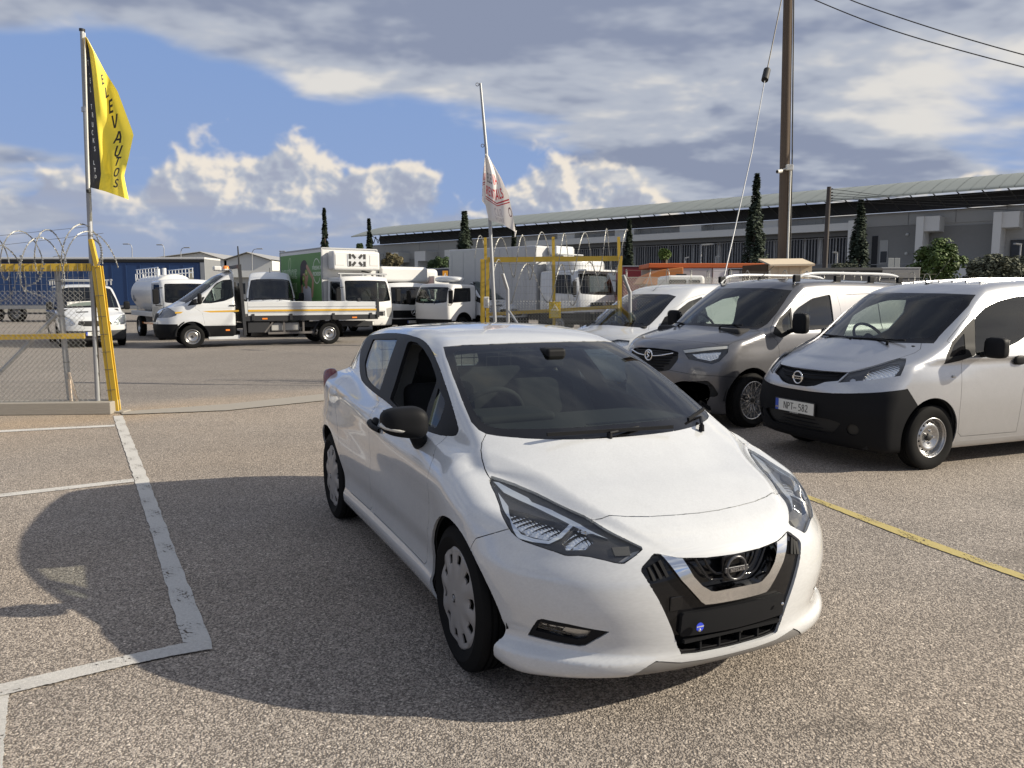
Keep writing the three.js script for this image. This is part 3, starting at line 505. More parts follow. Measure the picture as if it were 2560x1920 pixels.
function wheelKit(style, R, rim, w) {
  const key = [style, R, rim, w].join(); if (wheelCache[key]) return wheelCache[key];
  const h = w / 2, K = { tyre: tyreGeo(R, rim, w), list: [] };
  const barrel = lathe([[rim, h * .78], [rim - .012, h * .74], [rim - .02, h * .5], [rim - .035, -h * .6], [.05, -h * .6]], 48); barrel.rotateX(Math.PI / 2);
  const lip = new THREE.TorusGeometry(rim - .004, .007, 8, 56); lip.translate(0, 0, h * .8);
  if (style === 'cap') {
    const N = 10, a0 = .12, dome = r => h * (.84 + .14 * (1 - (r / rim) ** 2));
    K.list.push(['hub_cap', polarDisc(.001, rim - .002, 22, 200, (r, a) => { const u = ((a + a0) * N / (2 * Math.PI)) % 1, t = Math.abs(u - .5) * 2; return dome(r) + .005 * sstep(.35, .8, r / rim) * (t - .5) - .010 * bump(t, 0, .55) * bump(r / rim, .78, .2) + (r < .03 ? .004 : 0) - .008 * sstep(.95, 1, r / rim); }, (r, a) => { const u = ((a + a0) * N / (2 * Math.PI)) % 1, t = Math.abs(u - .5) * 2, q = r / rim; return q > .66 && q < .87 && t < .40; }), MAT.cap]);
    const em = new THREE.CylinderGeometry(.019, .021, .005, 24); em.rotateX(Math.PI / 2); em.translate(0, 0, h * 1.0); K.list.push(['wheel_emblem', em, MAT.plastic]);
    const em2 = new THREE.TorusGeometry(.011, .0022, 6, 20); em2.translate(0, 0, h * 1.03); K.list.push(['emblem_ring', merge([em2, box(.028, .005, .004, 0, 0, h * 1.03 + .001)]), MAT.satin]);
    K.list.push(['rim', merge([barrel]), MAT.well]);
  } else if (style === 'steel') {
    const N = 16;
    K.list.push(['rim', polarDisc(.028, rim - .006, 20, 192, (r, a) => { const q = r / rim; return h * (.50 + .28 * sstep(.93, 1, q) - .26 * bump(q, .86, .09) + .12 * bump(q, .60, .12) - .10 * sstep(.45, .25, q)); }, (r, a) => { const u = (a * N / (2 * Math.PI)) % 1, t = Math.abs(u - .5) * 2, q = r / rim; return ((q - .735) / .045) ** 2 + (t / .42) ** 2 < 1; }), MAT.steel]);
    const hub = lathe([[.0, h * .62], [.028, h * .6], [.034, h * .5], [.036, h * .3]], 24); hub.rotateX(Math.PI / 2); K.list.push(['hub', hub, MAT.black]);
    const nuts = []; for (let k = 0; k < 5; k++) { const c = new THREE.CylinderGeometry(.009, .01, .022, 6); c.rotateX(Math.PI / 2); c.translate(.056 * Math.cos(k * 1.2566), .056 * Math.sin(k * 1.2566), h * .46); nuts.push(c); }
    K.list.push(['wheel_nuts', merge(nuts), MAT.chrome]); K.list.push(['rim_barrel', merge([lip, barrel]), MAT.steel]);
  } else {                                              // fine forked alloy spokes
    const sp = [];
    for (let k = 0; k < 10; k++) {
      const a = k * Math.PI / 5, p = (r, da, z) => V(r * Math.cos(a + da), r * Math.sin(a + da), z);
      sp.push(beam(p(.04, 0, h * .55), p(rim * .56, 0, h * .72), .016, .014));
      sp.push(beam(p(rim * .55, 0, h * .72), p(rim - .012, .2, h * .72), .012, .013), beam(p(rim * .55, 0, h * .72), p(rim - .012, -.2, h * .72), .012, .013));
      sp.push(beam(p(rim * .3, 0, h * .66), p(rim * .62, .33, h * .70), .01, .012));
    }
    const ring = new THREE.TorusGeometry(rim - .008, .009, 8, 60); ring.translate(0, 0, h * .76);
    const hub = new THREE.CylinderGeometry(.05, .056, .03, 30); hub.rotateX(Math.PI / 2); hub.translate(0, 0, h * .54);
    K.list.push(['spokes', merge([...sp, ring, hub]), MAT.alloy]);
    const c2 = new THREE.CylinderGeometry(.026, .028, .01, 24); c2.rotateX(Math.PI / 2); c2.translate(0, 0, h * .74); K.list.push(['hub', c2, MAT.black]);
    K.list.push(['rim', barrel, MAT.steel]);
    const br = new THREE.CylinderGeometry(rim * .72, rim * .72, .02, 32); br.rotateX(Math.PI / 2); br.translate(0, 0, -h * .1); K.list.push(['brake_disc', br, MAT.steel]);
  }
  return wheelCache[key] = K;
}
// side: +1 stands on the vehicle's right (+z), -1 on its left
function addWheel(car, x, z, style, R, rim, w, steer = 0) {
  const K = wheelKit(style, R, rim, w), g = new THREE.Group(); g.name = 'wheel'; g.position.set(x, R - .004, z); g.rotation.y = (z < 0 ? Math.PI : 0) + steer; car.add(g);
  part('tyre', K.tyre, MAT.rubber, g); for (const [n, geo, m] of K.list) part(n, geo, m, g);
}
function archLiner(car, x, z0, z1, r, y) { const g = new THREE.CylinderGeometry(r, r, z1 - z0, 30, 1, true, Math.PI / 2, Math.PI); g.rotateX(Math.PI / 2); g.rotateZ(0); g.translate(x, y, (z0 + z1) / 2); return g; }
// an ellipsoid with squared-off corners
function superEllipsoid(a, b, c, e = .6, n = 28) {
  const g = new THREE.SphereGeometry(1, n, n), p = g.attributes.position, f = v => Math.sign(v) * Math.pow(Math.abs(v), e);
  for (let i = 0; i < p.count; i++) { const v = V().fromBufferAttribute(p, i); const l = Math.pow(Math.pow(Math.abs(v.x), 2 / e) + Math.pow(Math.abs(v.y), 2 / e) + Math.pow(Math.abs(v.z), 2 / e), -e / 2); p.setXYZ(i, v.x * l * a, v.y * l * b, v.z * l * c); }
  g.computeVertexNormals(); return g;
}
function wiper(car, pts, lift = .012) { const up = pts.map(p => V(p[0], p[1] + lift, p[2])); part('wiper', merge([polyTube([up[0], up[1]], .008, 6), beam(up[2], up[3], .012, .016), rod(V(pts[0][0], pts[0][1] - .02, pts[0][2]), up[0], .014, .012, 10)]), MAT.plastic, car); }
function steering(car, x, y, z, r = .185, tilt = .45) { const g = new THREE.TorusGeometry(r, .015, 8, 40); const s = merge([g, box(r * 1.9, .05, .03, 0, 0, 0, .01), box(.05, r, .03, 0, -r / 2, 0, .01), new THREE.CylinderGeometry(.06, .06, .03, 20).rotateX(Math.PI / 2)]); s.rotateY(-Math.PI / 2); s.rotateZ(-tilt); s.translate(x, y, z); return part('steering_wheel', s, MAT.inside, car); }
function seatGeo(x, z, w = .5, top = 1.05, seatY = .52, head = true) { const l = [box(.5, .16, w, x, seatY, z, .06), box(.14, top - seatY - .1, w * .92, x - .3, (top + seatY) / 2, z, .06)]; l[1].translate(-x + .3, -seatY, -z); l[1].rotateZ(.2); l[1].translate(x - .3, seatY, z); if (head) { const h = superEllipsoid(.05, .1, .13, .6, 16); h.translate(x - .44, top + .06, z); l.push(h); } return merge(l); }
// ---------------------------------------------------------------- the white hatchback: its body as a field
function hatchField() {
  const plan = curve([[-3.2, .70], [-3.0, .79], [-2.75, .845], [-2.5, .868], [-2.2, .866], [-1.5, .856], [-.8, .852], [-.3, .86], [0, .866], [.3, .855], [.5, .83], [.8, .78]]);
  const sect = curve([[.10, -.09], [.17, -.05], [.22, -.022], [.27, -.013], [.315, -.027], [.38, -.03], [.5, -.012], [.62, 0], [.72, -.003], [.80, -.018], [.88, -.042], [.96, -.078], [1.05, -.13]]);
  const topC = curve([[-3.3, 1.02], [-2.9, 1.10], [-2.6, 1.10], [-1.8, 1.06], [-1, 1.03], [-.5, 1.01], [-.15, .985], [0, .962], [.15, .922], [.3, .876], [.45, .828], [.6, .77], [.72, .712], [.8, .66], [.86, .60]]);
  const crown = curve([[-3.3, .14], [-1.5, .12], [-.6, .12], [-.25, .15], [-.1, .135], [.2, .145], [.5, .15], [.9, .2]]);
  const creaseZ = curve([[-.12, .69], [-.077, .667], [.065, .592], [.252, .505], [.463, .447], [.559, .40], [.662, .342], [.76, .25], [.82, .2]]);
  const creaseD = curve([[-.3, 0], [-.12, .012], [0, .032], [.3, .032], [.47, .026], [.56, .018], [.68, .008], [.78, 0]]);
  const creaseW = curve([[-.12, .1], [.1, .1], [.3, .105], [.48, .08], [.56, .06], [.7, .04]]);
  const front = curve([[.05, .70], [.14, .765], [.2, .795], [.3, .812], [.4, .818], [.5, .818], [.58, .812], [.64, .80], [.70, .775], [.8, .72], [.95, .62]]);
  const rear = curve([[.1, 3.06], [.2, 3.12], [.4, 3.18], [.6, 3.18], [.8, 3.16], [1.0, 3.1], [1.2, 2.96], [1.36, 2.82], [1.5, 2.7]]);
  const qa = curve([[.1, .13], [.2, .14], [.25, .15], [.285, .235], [.31, .25], [.36, .24], [.45, .2], [.55, .26], [.65, .42], [.75, .5], [1, .55]]);
  const qb = curve([[.1, .58], [.2, .6], [.25, .63], [.285, .72], [.31, .73], [.36, .66], [.45, .62], [.55, .5], [.65, .36], [.75, .28], [1, .26]]);
  const wb = curve([[-3.3, .50], [-3.0, .625], [-2.6, .708], [-2.1, .75], [-1.5, .775], [-.9, .768], [-.5, .743], [-.2, .70], [.1, .66], [.4, .60]]);
  const roofC = curve([[-3.2, 1.28], [-2.8, 1.345], [-2.4, 1.392], [-2, 1.416], [-1.5, 1.427], [-1.2, 1.411], [-.95, 1.378], [-.7, 1.32], [-.4, 1.25]]);
  const ws = curve([[.85, .34], [.97, .09], [1.1, -.20], [1.2, -.435], [1.3, -.69], [1.36, -.86], [1.42, -1.06], [1.5, -1.4]]);
  const belt = curve([[-3, .98], [-2.3, .93], [-1.6, .86], [-1, .80], [-.3, .78], [.3, .80], [.8, .78]]);
  return (x, y, z) => {
    const z2 = z * z;
    let W = plan(x) + sect(y);
    W += .012 * bump(x, .02, .42) * sstep(.3, .6, y) + .01 * bump(x, -2.49, .45) * sstep(.3, .6, y);
    W += .06 * bump(x, -2.9, .32) * sstep(.78, 1.0, y);
    const yl = belt(x), along = sstep(.15, -.25, x) * sstep(-2.7, -2.0, x);
    W += along * (.011 * bump(y, yl + .015, .055) - .013 * bump(y, yl - .17, .10));
    const side = z - W, cz = creaseZ(x);
    const top = y - (topC(x) - crown(x) * z2 - creaseD(x) * sstep(cz, cz + creaseW(x), z));
    const q = qa(y) * z2 + qb(y) * z2 * z2;
    const fr = (x - (front(y) - q)) * .9;
    const rr = (-x - (rear(y) - .2 * z2 - .35 * z2 * z2)) * .9;
    const bot = (.15 + .03 * sstep(.3, .8, x)) - y;
    let L = smax(smax(side, top, .085), bot, .05);
    L = smax(L, fr, .06); L = smax(L, rr, .09);
    const gy = y - .95;
    const gs = (z - (wb(x) - .50 * gy - .10 * gy * gy)) * .88;
    const gt = y - (roofC(x) - .09 * z2 - .12 * z2 * z2);
    const gf = (x - (ws(y) - .42 * z2 - .25 * z2 * z2)) * .42;
    let G = smax(smax(gs, gt, .075), gf, .03);
    G = smax(smax(G, rr, .05), .86 - y, .02);
    return smin(L, G, .025);
  };
}
const corner = l => l.map(p => [(p[0] - p[2]) * .70711, p[1]]);
PROJ.corner = p => [(p[0] - p[2]) * .70711, p[1]];
const circle = (cx, cy, r, n = 48) => Array.from({ length: n }, (_, i) => [cx + r * Math.cos(i / n * 2 * Math.PI), cy + r * Math.sin(i / n * 2 * Math.PI)]);
function buildHatch() {
  const M = netMesh(hatchField(), -3.3, .95, .05, 1.5, .95, .0165);
  const sideOn = c => c[2] > .4, noseOn = (c, n) => c[0] > .3 && n[0] > .12;
  region(M, 'front', [[-.1, 1.344], [.184, 1.342], [.45, 1.335], [.538, 1.325], [.564, 1.286], [.602, 1.2], [.635, 1.097], [.652, 1.023], [.644, .996], [.626, .984], [.582, .978], [.486, .972], [.372, .968], [.247, .966], [-.1, .966]], 'frit', (c, n) => c[0] > -1.1 && c[0] < .2 && n[0] > .1);
  region(M, 'front', roundPoly([[-.1, 1.322], [.211, 1.322], [.445, 1.313], [.519, 1.306], [.567, 1.225], [.602, 1.12], [.616, 1.06], [.614, 1.024], [.587, 1.008], [.54, 1.004], [.398, 1.005], [-.1, 1.011]], .02), 'screen', c => c[0] > -1.1 && c[0] < .2, ['frit']);
  region(M, 'side', roundPoly([[-.30, .955], [-.294, .977], [-.317, .995], [-.443, 1.071], [-.593, 1.144], [-.767, 1.22], [-.952, 1.283], [-1.13, 1.326], [-1.288, 1.348], [-1.45, 1.357], [-1.623, 1.36], [-1.845, 1.357], [-2.095, 1.346], [-2.429, 1.323], [-2.70, 1.297], [-2.68, 1.21], [-2.512, 1.147], [-2.266, 1.074], [-2.113, 1.038], [-1.971, 1.024], [-1.616, 1.006], [-1.329, .99], [-1, .962], [-.572, .938], [-.40, .94]], .03), 'window_trim', sideOn);
  const rearG = roundPoly([[-2.378, 1.29], [-1.716, 1.328], [-1.625, 1.178], [-1.533, 1.029], [-1.853, 1.045], [-2.02, 1.067], [-2.243, 1.132], [-2.314, 1.193]], .025);
  const frontG = roundPoly([[-1.467, 1.319], [-1.431, 1.329], [-1.316, 1.327], [-1.17, 1.306], [-.964, 1.254], [-.821, 1.203], [-.739, 1.165], [-.701, 1.034], [-.645, .958], [-1.078, .985], [-1.29, 1.008], [-1.323, 1.091], [-1.399, 1.213]], .025);
  region(M, 'side', rearG, 'rear_window', sideOn, ['window_trim']);
  region(M, 'side', frontG, 'front_window', sideOn, ['window_trim']);
  region(M, 'side', roundPoly([[-.68, 1.135], [-.543, 1.085], [-.528, 1.076], [-.502, 1.002], [-.507, .96], [-.6, .962], [-.640, 1.05]], .012), 'quarter_window', sideOn, ['window_trim']);
  region(M, 'front', roundPoly([[-.1, 1.30], [.42, 1.28], [.52, 1.06], [.5, 1.02], [-.1, 1.02]], .03), 'back_window', (c, n) => c[0] < -2.6 && n[0] < -.2);
  region(M, 'top', [[-.2, -.1], [-.2, .60], [-.144, .626], [-.108, .662], [-.07, .683], [-.027, .696], [.027, .706], [.087, .709], [.186, .66], [.301, .611], [.413, .566], [.505, .508], [.513, .503], [.535, .465], [.549, .438], [.558, .405], [.585, .347], [.612, .26], [.632, .15], [.642, .05], [.644, -.1]], 'hood', c => c[1] > .7 && c[1] < 1.0, ['body']);
  region(M, 'side', [[.28, .650], [.35, .686], [.40, .714], [.44, .78], [.7, .95], [1.1, .95], [1.1, 0], [.1, 0], [.1, .3]], 'front_bumper', null, ['body']);
  const lampL = [[.090, .843, .707], [.108, .831, .721], [.152, .815, .730], [.201, .799, .736], [.281, .770, .751], [.356, .732, .759], [.396, .703, .755], [.423, .688, .745], [.451, .676, .729], [.513, .663, .683], [.559, .652, .642], [.590, .643, .615], [.616, .647, .577], [.641, .645, .543], [.676, .636, .499], [.703, .626, .460], [.712, .627, .439], [.715, .653, .389], [.711, .669, .360], [.705, .676, .361], [.660, .700, .407], [.590, .730, .464], [.513, .756, .506], [.413, .780, .565], [.301, .804, .609], [.186, .827, .658]];
  const lampOn = (c, n) => c[0] > .02 && c[0] < .8 && c[2] > .3 && c[1] > .58;
  region(M, 'corner', corner(lampL), 'lamp', lampOn);
  const sub = (name, l) => region(M, 'corner', corner(l), name, lampOn, ['lamp']);
  sub('lamp_blade', [[.114, .833, .707], [.135, .831, .694], [.218, .813, .672], [.301, .795, .644], [.331, .785, .641], [.417, .769, .601], [.538, .739, .533], [.633, .703, .460], [.573, .722, .520], [.470, .751, .596], [.369, .773, .643], [.292, .788, .673], [.208, .806, .702]]);
  sub('lamp_bowl', [[.29, .772, .715], [.35, .765, .67], [.46, .748, .60], [.515, .733, .57], [.525, .705, .62], [.505, .692, .66], [.44, .70, .715], [.385, .725, .735]]);
  sub('lamp_guide', [[.197, .806, .726], [.287, .778, .728], [.359, .753, .728], [.403, .719, .735], [.433, .698, .730], [.478, .689, .697], [.519, .687, .655], [.531, .702, .627], [.520, .74, .569], [.535, .738, .56], [.547, .70, .615], [.525, .677, .655], [.482, .677, .705], [.428, .683, .74], [.395, .708, .742], [.352, .742, .735], [.285, .768, .735]]);
  sub('lamp_bulb', [[.545, .735, .555], [.575, .722, .52], [.605, .70, .50], [.6, .672, .535], [.565, .665, .60], [.55, .69, .615]]);
  sub('lamp_marker', [[.655, .68, .455], [.685, .683, .40], [.7, .655, .40], [.675, .652, .45]]);
  sub('lamp_tip', [[.695, .667, .385], [.708, .672, .365], [.712, .652, .392], [.707, .633, .436], [.694, .633, .448]]);
  const fogL = [[.485, .311, .721], [.528, .372, .713], [.542, .390, .708], [.558, .399, .698], [.631, .394, .627], [.716, .376, .504], [.689, .345, .537], [.657, .313, .567], [.641, .307, .585], [.592, .307, .635]];
  const fogOn = c => c[0] > .4 && c[2] > .4 && c[1] < .45;
  region(M, 'corner', corner(fogL), 'fog_surround', fogOn);
  region(M, 'corner', corner([[.519, .338, .708], [.545, .382, .703], [.681, .373, .557], [.664, .343, .571], [.642, .331, .592]]), 'fog_lamp', fogOn, ['fog_surround']);
  region(M, 'corner', corner([[.602, .348, .641], [.624, .380, .629], [.681, .373, .557], [.664, .343, .571], [.642, .331, .592]]), 'fog_day', fogOn, ['fog_lamp']);
  region(M, 'front', roundPoly([[-.1, .622], [.128, .627], [.242, .636], [.326, .656], [.391, .607], [.363, .548], [.335, .498], [.306, .437], [.276, .372], [.25, .302], [.232, .268], [.164, .261], [-.1, .255]], .012), 'grille_panel', noseOn, ['front_bumper']);
  const inner = [[.231, .64], [.194, .569], [.161, .532], [.122, .507], [.103, .503], [-.1, .505]];
  region(M, 'front', [[.311, .66], [.245, .559], [.168, .473], [.148, .457], [.105, .454], [-.1, .451], ...inner.slice().reverse()], 'grille_chrome', noseOn, ['grille_panel']);
  region(M, 'front', [...inner, [-.1, .66]], 'grille_mesh', noseOn, ['grille_panel']);
  region(M, 'front', roundPoly([[-.1, .345], [.266, .345], [.25, .302], [.228, .274], [.164, .267], [-.1, .260]], .012), 'grille_mouth', noseOn, ['grille_panel']);
  region(M, 'front', roundPoly([[-.1, .435], [.245, .435], [.25, .345], [-.1, .338]], .012), 'plate_holder', noseOn, ['grille_panel', 'grille_mouth']);
  region(M, 'front', [[.375, .236], [.336, .257], [.23, .235], [.12, .228], [-.1, .226], [-.1, .1], [.5, .1], [.42, .2]], 'skid_plate', (c, n) => c[0] > .55, ['front_bumper']);
  const fdoor = [[-.37, .95], [-.373, .903], [-.296, .857], [-.269, .816], [-.261, .75], [-.275, .657], [-.295, .566], [-.36, .45], [-.385, .40], [-.40, .335], [-.43, .312], [-1.39, .318], [-1.425, .345], [-1.432, .40], [-1.395, .49], [-1.375, .635], [-1.41, .80], [-1.455, .885], [-1.462, .937], [-1.445, 1.03]];
  region(M, 'side', fdoor, 'front_door', c => c[2] > .5, ['body']);
  region(M, 'side', [[-1.445, 1.03], [-1.462, .937], [-1.455, .885], [-1.41, .80], [-1.375, .635], [-1.395, .49], [-1.432, .40], [-1.425, .345], [-1.46, .318], [-1.93, .315], [-2.02, .36], [-2.06, .45], [-2.095, .596], [-2.16, .686], [-2.236, .776], [-2.34, .864], [-2.40, .96], [-2.42, 1.15]], 'rear_door', c => c[2] > .5, ['body']);
  region(M, 'front', roundPoly([[-.1, 1.33], [.46, 1.30], [.6, 1.04], [.62, .78], [.56, .62], [-.1, .62]], .05), 'tailgate', (c, n) => c[0] < -2.6 && n[0] < -.1, ['body']);
  region(M, 'side', circle(.045, .318, .352), 'hole', c => c[2] > .45);
  region(M, 'side', circle(-2.465, .305, .378), 'hole', c => c[2] > .45);
  weld(M); mendEdges(M);
  const car = thing('hatchback_car', 'white five door hatchback with black door mirrors standing nearest, one side window open', 'car', [POSE.hatch[0], 0, POSE.hatch[1]], POSE.hatch[2]);
  const add = (name, tags, mat, opt = {}, label) => { const g = panel(M, tags, opt); return g && part(name, g, mat, car, label); };
  const both = (name, tags, mat, opt = {}) => { for (const mirror of ['right', 'left']) add(name, tags, mat, { ...opt, mirror }); };
  add('body_shell', 'body', MAT.white); add('hood', 'hood', MAT.white, { gap: .0028, fold: .016 }); add('front_bumper', 'front_bumper', MAT.white); add('tailgate', 'tailgate', MAT.white);
  both('front_door', 'front_door', MAT.white); both('rear_door', 'rear_door', MAT.white);
  both('window_trim', 'window_trim', MAT.trim, { fold: .02, gap: .001 });
  both('rear_window', 'rear_window', MAT.glass, { recess: .006, fold: 0, gap: -.003 }); both('quarter_window', 'quarter_window', MAT.glass, { recess: .006, fold: 0, gap: -.003 });
  add('front_window', 'front_window', MAT.glass, { recess: .006, fold: 0, gap: -.003, mirror: 'left' });
  add('back_window', 'back_window', MAT.glassDark, { recess: .004, fold: 0, gap: -.002 });
  add('windscreen_border', 'frit', MAT.gloss, { recess: .003, fold: .006, gap: 0 }); add('windscreen', 'screen', MAT.glass, { recess: .003, fold: 0, gap: 0 });
  const lampTags = ['lamp', 'lamp_blade', 'lamp_bowl', 'lamp_guide', 'lamp_bulb', 'lamp_marker', 'lamp_tip'];
  for (const mirror of ['right', 'left']) {
    const hl = new THREE.Group(); hl.name = 'headlight'; car.add(hl);
    const sub2 = (name, tags, mat, opt) => part(name, panel(M, tags, { mirror, fold: 0, gap: 0, ...opt }), mat, hl);
    sub2('lens', lampTags, MAT.lens, { recess: .001, gap: .002, fold: .01 });
    sub2('lamp_housing', ['lamp', 'lamp_tip', 'lamp_marker', 'lamp_bowl', 'lamp_bulb', 'lamp_guide', 'lamp_blade'], MAT.lampDark, { recess: .052, gap: -.004 });
    sub2('lamp_bezel', ['lamp'], MAT.lampDark, { recess: .02, fold: .03, gap: .001 });
    sub2('light_blade', ['lamp_blade'], MAT.chrome, { recess: .008, fold: .02 }); sub2('light_guide', ['lamp_guide'], MAT.chrome, { recess: .008, fold: .03 });
    sub2('reflector', ['lamp_bowl'], MAT.facet, { recess: .045 }); sub2('indicator', ['lamp_bulb'], MAT.facet, { recess: .04 });
    sub2('marker_reflector', ['lamp_marker'], MAT.lampSmoke, { recess: .012, fold: .01 }); sub2('lamp_tip', ['lamp_tip'], MAT.lampSmoke2, { recess: .02 });
    const fg = new THREE.Group(); fg.name = 'fog_lamp'; car.add(fg);
    part('fog_surround', panel(M, 'fog_surround', { mirror, fold: .03, gap: .001, recess: .004 }), MAT.plastic, fg);
    part('lens', panel(M, ['fog_lamp', 'fog_day'], { mirror, fold: .02, gap: 0, recess: .012 }), MAT.lens, fg);
    part('reflector', panel(M, 'fog_lamp', { mirror, fold: .02, gap: 0, recess: .035 }), MAT.facet, fg); part('daylight', panel(M, 'fog_day', { mirror, fold: .01, gap: 0, recess: .02 }), MAT.satin, fg);
  }
  add('grille_panel', 'grille_panel', MAT.gloss, { recess: .012, fold: .05, gap: 0 });
  add('grille_chrome', 'grille_chrome', MAT.chrome, { recess: -.006, fold: .05, gap: .001 });
  add('grille', 'grille_mesh', MAT.gloss, { recess: .05, fold: 0, gap: -.01 });
  add('lower_intake', 'grille_mouth', MAT.well, { recess: .09, fold: 0, gap: -.02 });
  add('skid_plate', 'skid_plate', MAT.satinGrey, { recess: .003, fold: .02 });
  // grille bars: two bent ribs each side of the badge
  for (const s of [1, -1]) for (const k of [0, 1]) part('grille_bar', tubeOf([[.775, .635, s * (.175 - .04 * k)], [.785, .58, s * (.14 - .035 * k)], [.79, .54 + k * .02, s * (.105 - .025 * k)], [.795, .537 + k * .022, s * (.05)]], .006, 24, 8), MAT.gloss, car);
  part('badge_plate', box(.02, .11, .11, .79, .572, 0, .008), MAT.gloss, car);
  const ring = new THREE.TorusGeometry(.044, .0055, 10, 44); ring.rotateY(Math.PI / 2); ring.translate(.812, .575, 0);
  const word = toFront(letters('NISSAN', .0135, .003)); word.translate(.8185, .572, 0);
  const em = part('badge', merge([ring, box(.008, .022, .112, .812, .572, 0, .003)]), MAT.badge, car); part('badge_lettering', word, MAT.satin, em);
  for (const s of [1, -1]) for (const k of [0, 1, 2]) part('corner_slat', beam([.762 - .006 * k, .636 - .012 * k, s * (.322 + .018 * k)], [.786 - .006 * k, .578 - .006 * k, s * (.300 + .024 * k)], .008, .012), MAT.plastic, car);
  part('tow_cover', box(.006, .055, .062, .79, .47, .255, .004).rotateY(0), MAT.gloss, car);
  const pl = add('plate_holder', 'plate_holder', MAT.plastic, { recess: -.007, fold: .02, gap: .001 });
  for (const [y, z] of [[.372, .185], [.405, -.215]]) { const s = new THREE.SphereGeometry(.0065, 12, 8); s.translate(.835, y, z); part('screw', s, MAT.chrome, pl); }
  const st = new THREE.CylinderGeometry(.017, .017, .002, 24); st.rotateZ(Math.PI / 2); st.translate(.8345, .383, .183); part('sticker', st, MAT.blueBright, pl);
  const stw = toFront(letters('vrooner', .006, .001)); stw.translate(.8365, .386, .183); part('sticker_print', stw, MAT.plateWhite, pl);
  part('intake_bar', merge([box(.015, .014, .46, .80, .322, 0), ...[-.14, -.05, .05, .14].map(z => box(.03, .07, .008, .775, .29, z))]), MAT.plastic, car);
  // lining, wells, wheels
  part('interior_lining', panel(M, ['body', 'hood', 'front_bumper', 'tailgate', 'front_door', 'rear_door', 'window_trim', 'grille_panel', 'fog_surround', 'frit', 'skid_plate'], { recess: .022, fold: 0, gap: -.004 }), MAT.inside, car);
  for (const [x, r] of [[.045, .37], [-2.465, .395]]) for (const s of [1, -1]) part('wheel_well', archLiner(car, x, s > 0 ? .45 : -.78, s > 0 ? .78 : -.45, r - .004, .315), MAT.well, car);
  part('underbody', merge([box(2.0, .05, 1.4, -1.25, .2, 0), box(.42, .3, .9, .06, .42, 0), box(.5, .3, .9, -2.5, .4, 0)]), MAT.well, car);
  for (const s of [1, -1]) { addWheel(car, .02, s * .752, 'cap', .312, .222, .19, s > 0 ? -.03 : -.03); addWheel(car, -2.495, s * .755, 'cap', .312, .222, .19); }
  // cabin
  const dash = part('dashboard', merge([box(.46, .11, 1.12, -.38, .93, 0, .05), box(.25, .3, 1.25, -.48, .78, 0, .08), box(.28, .05, .42, -.5, 1.0, .36, .025)]), MAT.inside, car);
  part('dash_vent', box(.03, .004, .62, -.09, .998, -.18), MAT.plastic, dash);
  steering(car, -.72, .95, .36);
  for (const s of [1, -1]) part('seat', seatGeo(-1.15, s * .36, .5, 1.12, .56), MAT.seat, car);
  part('rear_seat', merge([box(.5, .15, 1.2, -2.0, .56, 0, .05), box(.14, .5, 1.2, -2.3, .82, 0, .05)]), MAT.seat, car);
  const bars = []; for (let z = -.5; z <= .51; z += .1) bars.push(rod([-2.32, .95, z], [-2.32, 1.30, z], .003, .003, 5)); for (let y = .98; y < 1.31; y += .08) bars.push(rod([-2.32, y, -.52], [-2.32, y, .52], .003, .003, 5));
  part('cargo_grid', merge(bars), MAT.black, car);
  for (const s of [1, -1]) part('belt_pillar', beam([-1.52, .8, s * .70], [-1.60, 1.31, s * .5], .05, .12), MAT.insideLight, car);
  const mir = part('cabin_mirror', merge([box(.03, .065, .22, -.78, 1.235, 0, .012), rod([-.78, 1.25, 0], [-.72, 1.30, 0], .012), box(.12, .06, .12, -.70, 1.29, 0, .02)]), MAT.plastic, car); part('mirror_glass', box(.004, .05, .2, -.797, 1.235, 0), MAT.mirrorGlass, mir);
  // door mirrors, handles, wipers, tail lamps
  for (const s of [1, -1]) {
    const g = new THREE.Group(); g.name = 'door_mirror'; car.add(g);
    const sh = superEllipsoid(.075, .078, .105, .62, 28); const p = sh.attributes.position; for (let i = 0; i < p.count; i++) { const x = p.getX(i), y = p.getY(i), z = p.getZ(i); const k = 1 - .22 * clamp((z + .05) / .155, 0, 1); p.setXYZ(i, x * (x < 0 ? .55 : 1) - .25 * z, y * k + .05 * z, z); } sh.computeVertexNormals();
    const pieces = [['mirror_shell', sh, MAT.plastic], ['turn_lamp', tubeOf([[.062, -.035, -.02], [.05, -.028, .045], [.018, -.018, .088], [-.012, -.008, .103]], .012, 20, 8), MAT.lensWhite], ['mirror_glass', box(.004, .11, .17, -.046, 0, 0), MAT.mirrorGlass]];
    const head = new THREE.Matrix4();
    if (s > 0) head.makeTranslation(-.43, 1.015, .925); else head.makeTranslation(-.60, 1.03, -.86).multiply(new THREE.Matrix4().makeRotationY(-1.15)).multiply(new THREE.Matrix4().makeScale(1, 1, -1));
    for (const [n, geo, m] of pieces) { const q = geo.index ? geo.toNonIndexed() : geo; q.applyMatrix4(head); part(n, q, m, g); }
    part('mirror_foot', tubeOf([[-.56, .885, s * .80], [-.50, .92, s * .83], [-.46, .98, s * .86]], .042, 16, 12), MAT.plastic, g);
    const hd = new THREE.Group(); hd.name = 'door_handle'; car.add(hd);
    const cup = superEllipsoid(.045, .036, .018, .8, 18); cup.translate(-1.30, .868, s * .826); part('handle_cup', cup, MAT.plastic, hd);
    part('handle_grip', tubeOf([[-1.40, .866, s * .832], [-1.35, .866, s * .852], [-1.25, .857, s * .855], [-1.17, .848, s * .838]], .016, 16, 8), MAT.plastic, hd);
